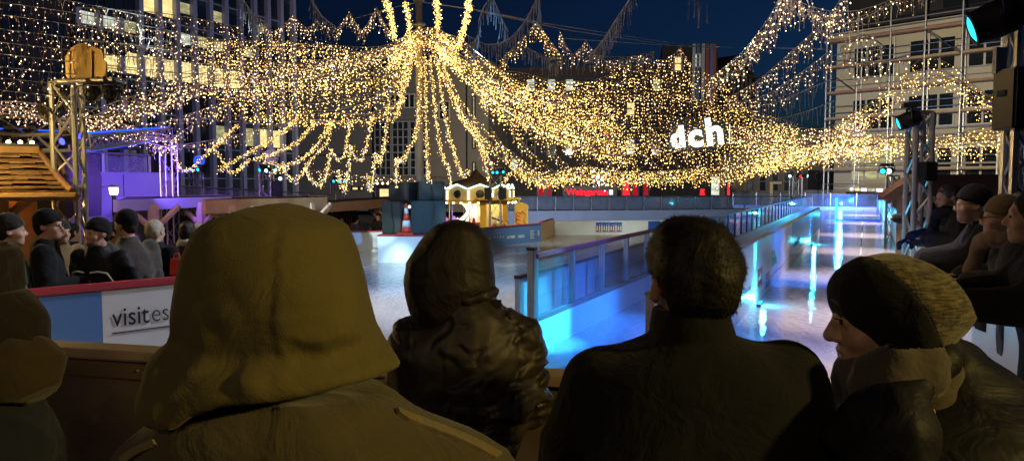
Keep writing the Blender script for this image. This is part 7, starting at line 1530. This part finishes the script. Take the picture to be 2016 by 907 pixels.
# island and ice
spot((-1.6, 8.2, 5.4), ic + id_ * .8 + Vector((0, 0, .5)), 3600, MINT, 19, .25, .02, 11)
spot((2, 7.5, 6.5), at(800, 520, 15), 5200, (.12, .45, 1), 36, .7, .1)
spot((-6.5, 9, 5.4), gz(900, 500, ICE), 5200, (.75, .95, 1), 34, .5, .03, 14)
spot((-4.6, 10.5, 4.2), (-1.3, 10.8, 0), 2600, (.85, .92, 1), 62, .9, .3)
spot((2, 9.5, 5.6), (-3.2, 6.2, .6), 2100, (.8, .87, 1), 50, .8, .15)  # unseen flood added to whiten the address board
spot((-2.5, 2.8, 4.6), (-4.4, 6.6, 1.2), 130, (1, .78, .5), 60, .9, .2)  # unseen warm fill added for the left crowd
# blue on the near lanes
spot((4.4, 8.2, 4.6), gz(1165, 650, ICE), 3400, BLUE, 34, .8, .08)
spot((3.0, 6.5, 4.6), gz(1085, 600, .55), 4200, CYAN, 14, .6, .05)
spot(L(5.2, -.3, 4.3), gz(1490, 600, .4), 1900, BLUE, 44, .8, .08)
spot(L(13, -.4, 4.3), gz(1570, 520, .4), 2200, BLUE, 34, .7, .08)
for u, e in ((6.5, 900), (10, 1000), (15, 1400), (21, 1900), (28, 2600), (37, 3300), (47, 3800)):
    p = L(u, .05, 4.4); spot(p, L(u + .8, -.1, 0), e * 1.35, (1, .8, .78), 46, .95, .12)  # lamps added over the lane to brighten the ice, no fixture
spot(L(5.5, -2.2, 5.0), L(6.5, 1.0, 1.3), 120, (1, .74, .48), 60, .9, .2)  # this and the next: unseen warm fills added for the rail watchers
spot(L(8.5, -1.0, 5.0), L(12, 1.0, 1.3), 150, (1, .74, .5), 60, .9, .2)
for px, py, e in ((1520, 603, 30), (1612, 482, 60)):  # glow of the added cyan boxes, imitating light columns
    q = gz(px, py, ICE); u = ucoord(q); p = L(u, LB + .16, ICE + .12); point(p, e, CYAN, .03)
    spot(L(u, LB + .25, ICE + .1), L(u, LB + .04, 1.2), e * 9, CYAN, 34, .6, .03)
q = gz(1645, 433, ICE); point((q.x, q.y - .4, .4), 200, CYAN, .05)
q = L(57.5, -1.5); point((q.x, q.y, .5), 500, BLUE, .1)
# purple wall
for px in (60, 200, 300): c = at(px, 300, 13); spot((c.x, c.y, 2.2), at(px + 10, 395, 17), 1050, PURP, 70, .8, .1)
c = at(330, 300, 10.5); spot((c.x, c.y, 2.3), at(330, 392, 13.5), 260, (.5, .25, 1), 50, .8, .1)
c = at(560, 320, 12); spot((c.x, c.y, 3.8), at(560, 395, 16), 200, (1, .8, .7), 60, .8, .1)
spot(at(150, 268, 10.2), at(240, 275, 13), 160, (.03, .06, 1), 90, .8, .05)
c = at(680, 380, 18); spot((c.x, c.y, 3.5), at(690, 430, 24), 500, (1, .75, .65), 60, .8, .1)
# kiosk, carousel, booth
point(kiosk_c, 90, (1, .62, .15), .08)
c = _K @ Vector((ex - 1.4, ey - .3, ZR + .6)); point((c.x, c.y, c.z), 230, (1, .66, .2), .1)  # unseen lamp added above the roof to make the shingles glow
point((CX, CY - .3, zat(415, CY)), 70, (1, .75, .3), .1); point((bq.x + bw / 2, bq.y + .4, zat(402, 29.2)), 40, (1, .7, .25), .05)
c = at(1000, 360, 25); spot((c.x, c.y, c.z + 1.5), at(985, 420, 29.5), 420, (1, .78, .4), 60, .8, .1)
spot(at(895, 440, 29), at(890, 420, 40), 500, PURP, 80, .6)
# unseen floods added to brighten the facades and the far boards
spot((14, 30, 6), Zf.a + Zf.t * 7 + Vector((0, 0, 9)), 21000, (1, .86, .6), 60, .9, .3)
spot(at(1000, 300, 30), at(1200, 425, 44), 9000, (.5, .65, 1), 80, .9, .3)
spot((2, 40, 7), T.a + T.t * 10 + Vector((0, 0, 11)), 16000, (.72, .7, 1), 70, .9, .5)
spot((-3, 55, 6), Vector((-8, 88, 7)), 15000, (1, .9, .75), 90, .9, .5)
spot((10, 55, 6), Vector((16, 88, 7)), 7000, (1, .85, .7), 90, .9, .5)
c = gz(1130, 448, .4); spot((c.x - 3, c.y - 8, 5), (c.x, c.y, .4), 2200, (.8, 1, .85), 50, .8, .1)
sc.render.engine = 'CYCLES'
cy = sc.cycles; cy.use_denoising = True
try: cy.denoiser = 'OPENIMAGEDENOISE'
except Exception: pass
cy.sample_clamp_indirect = 5; cy.max_bounces = 6; cy.diffuse_bounces = 3; cy.glossy_bounces = 3; cy.transparent_max_bounces = 24; cy.transmission_bounces = 4
cy.caustics_reflective = False; cy.caustics_refractive = False; cy.use_light_tree = True
cy.use_adaptive_sampling = False
sc.view_settings.view_transform = 'Standard'; sc.view_settings.look = 'None'; sc.view_settings.exposure = 0
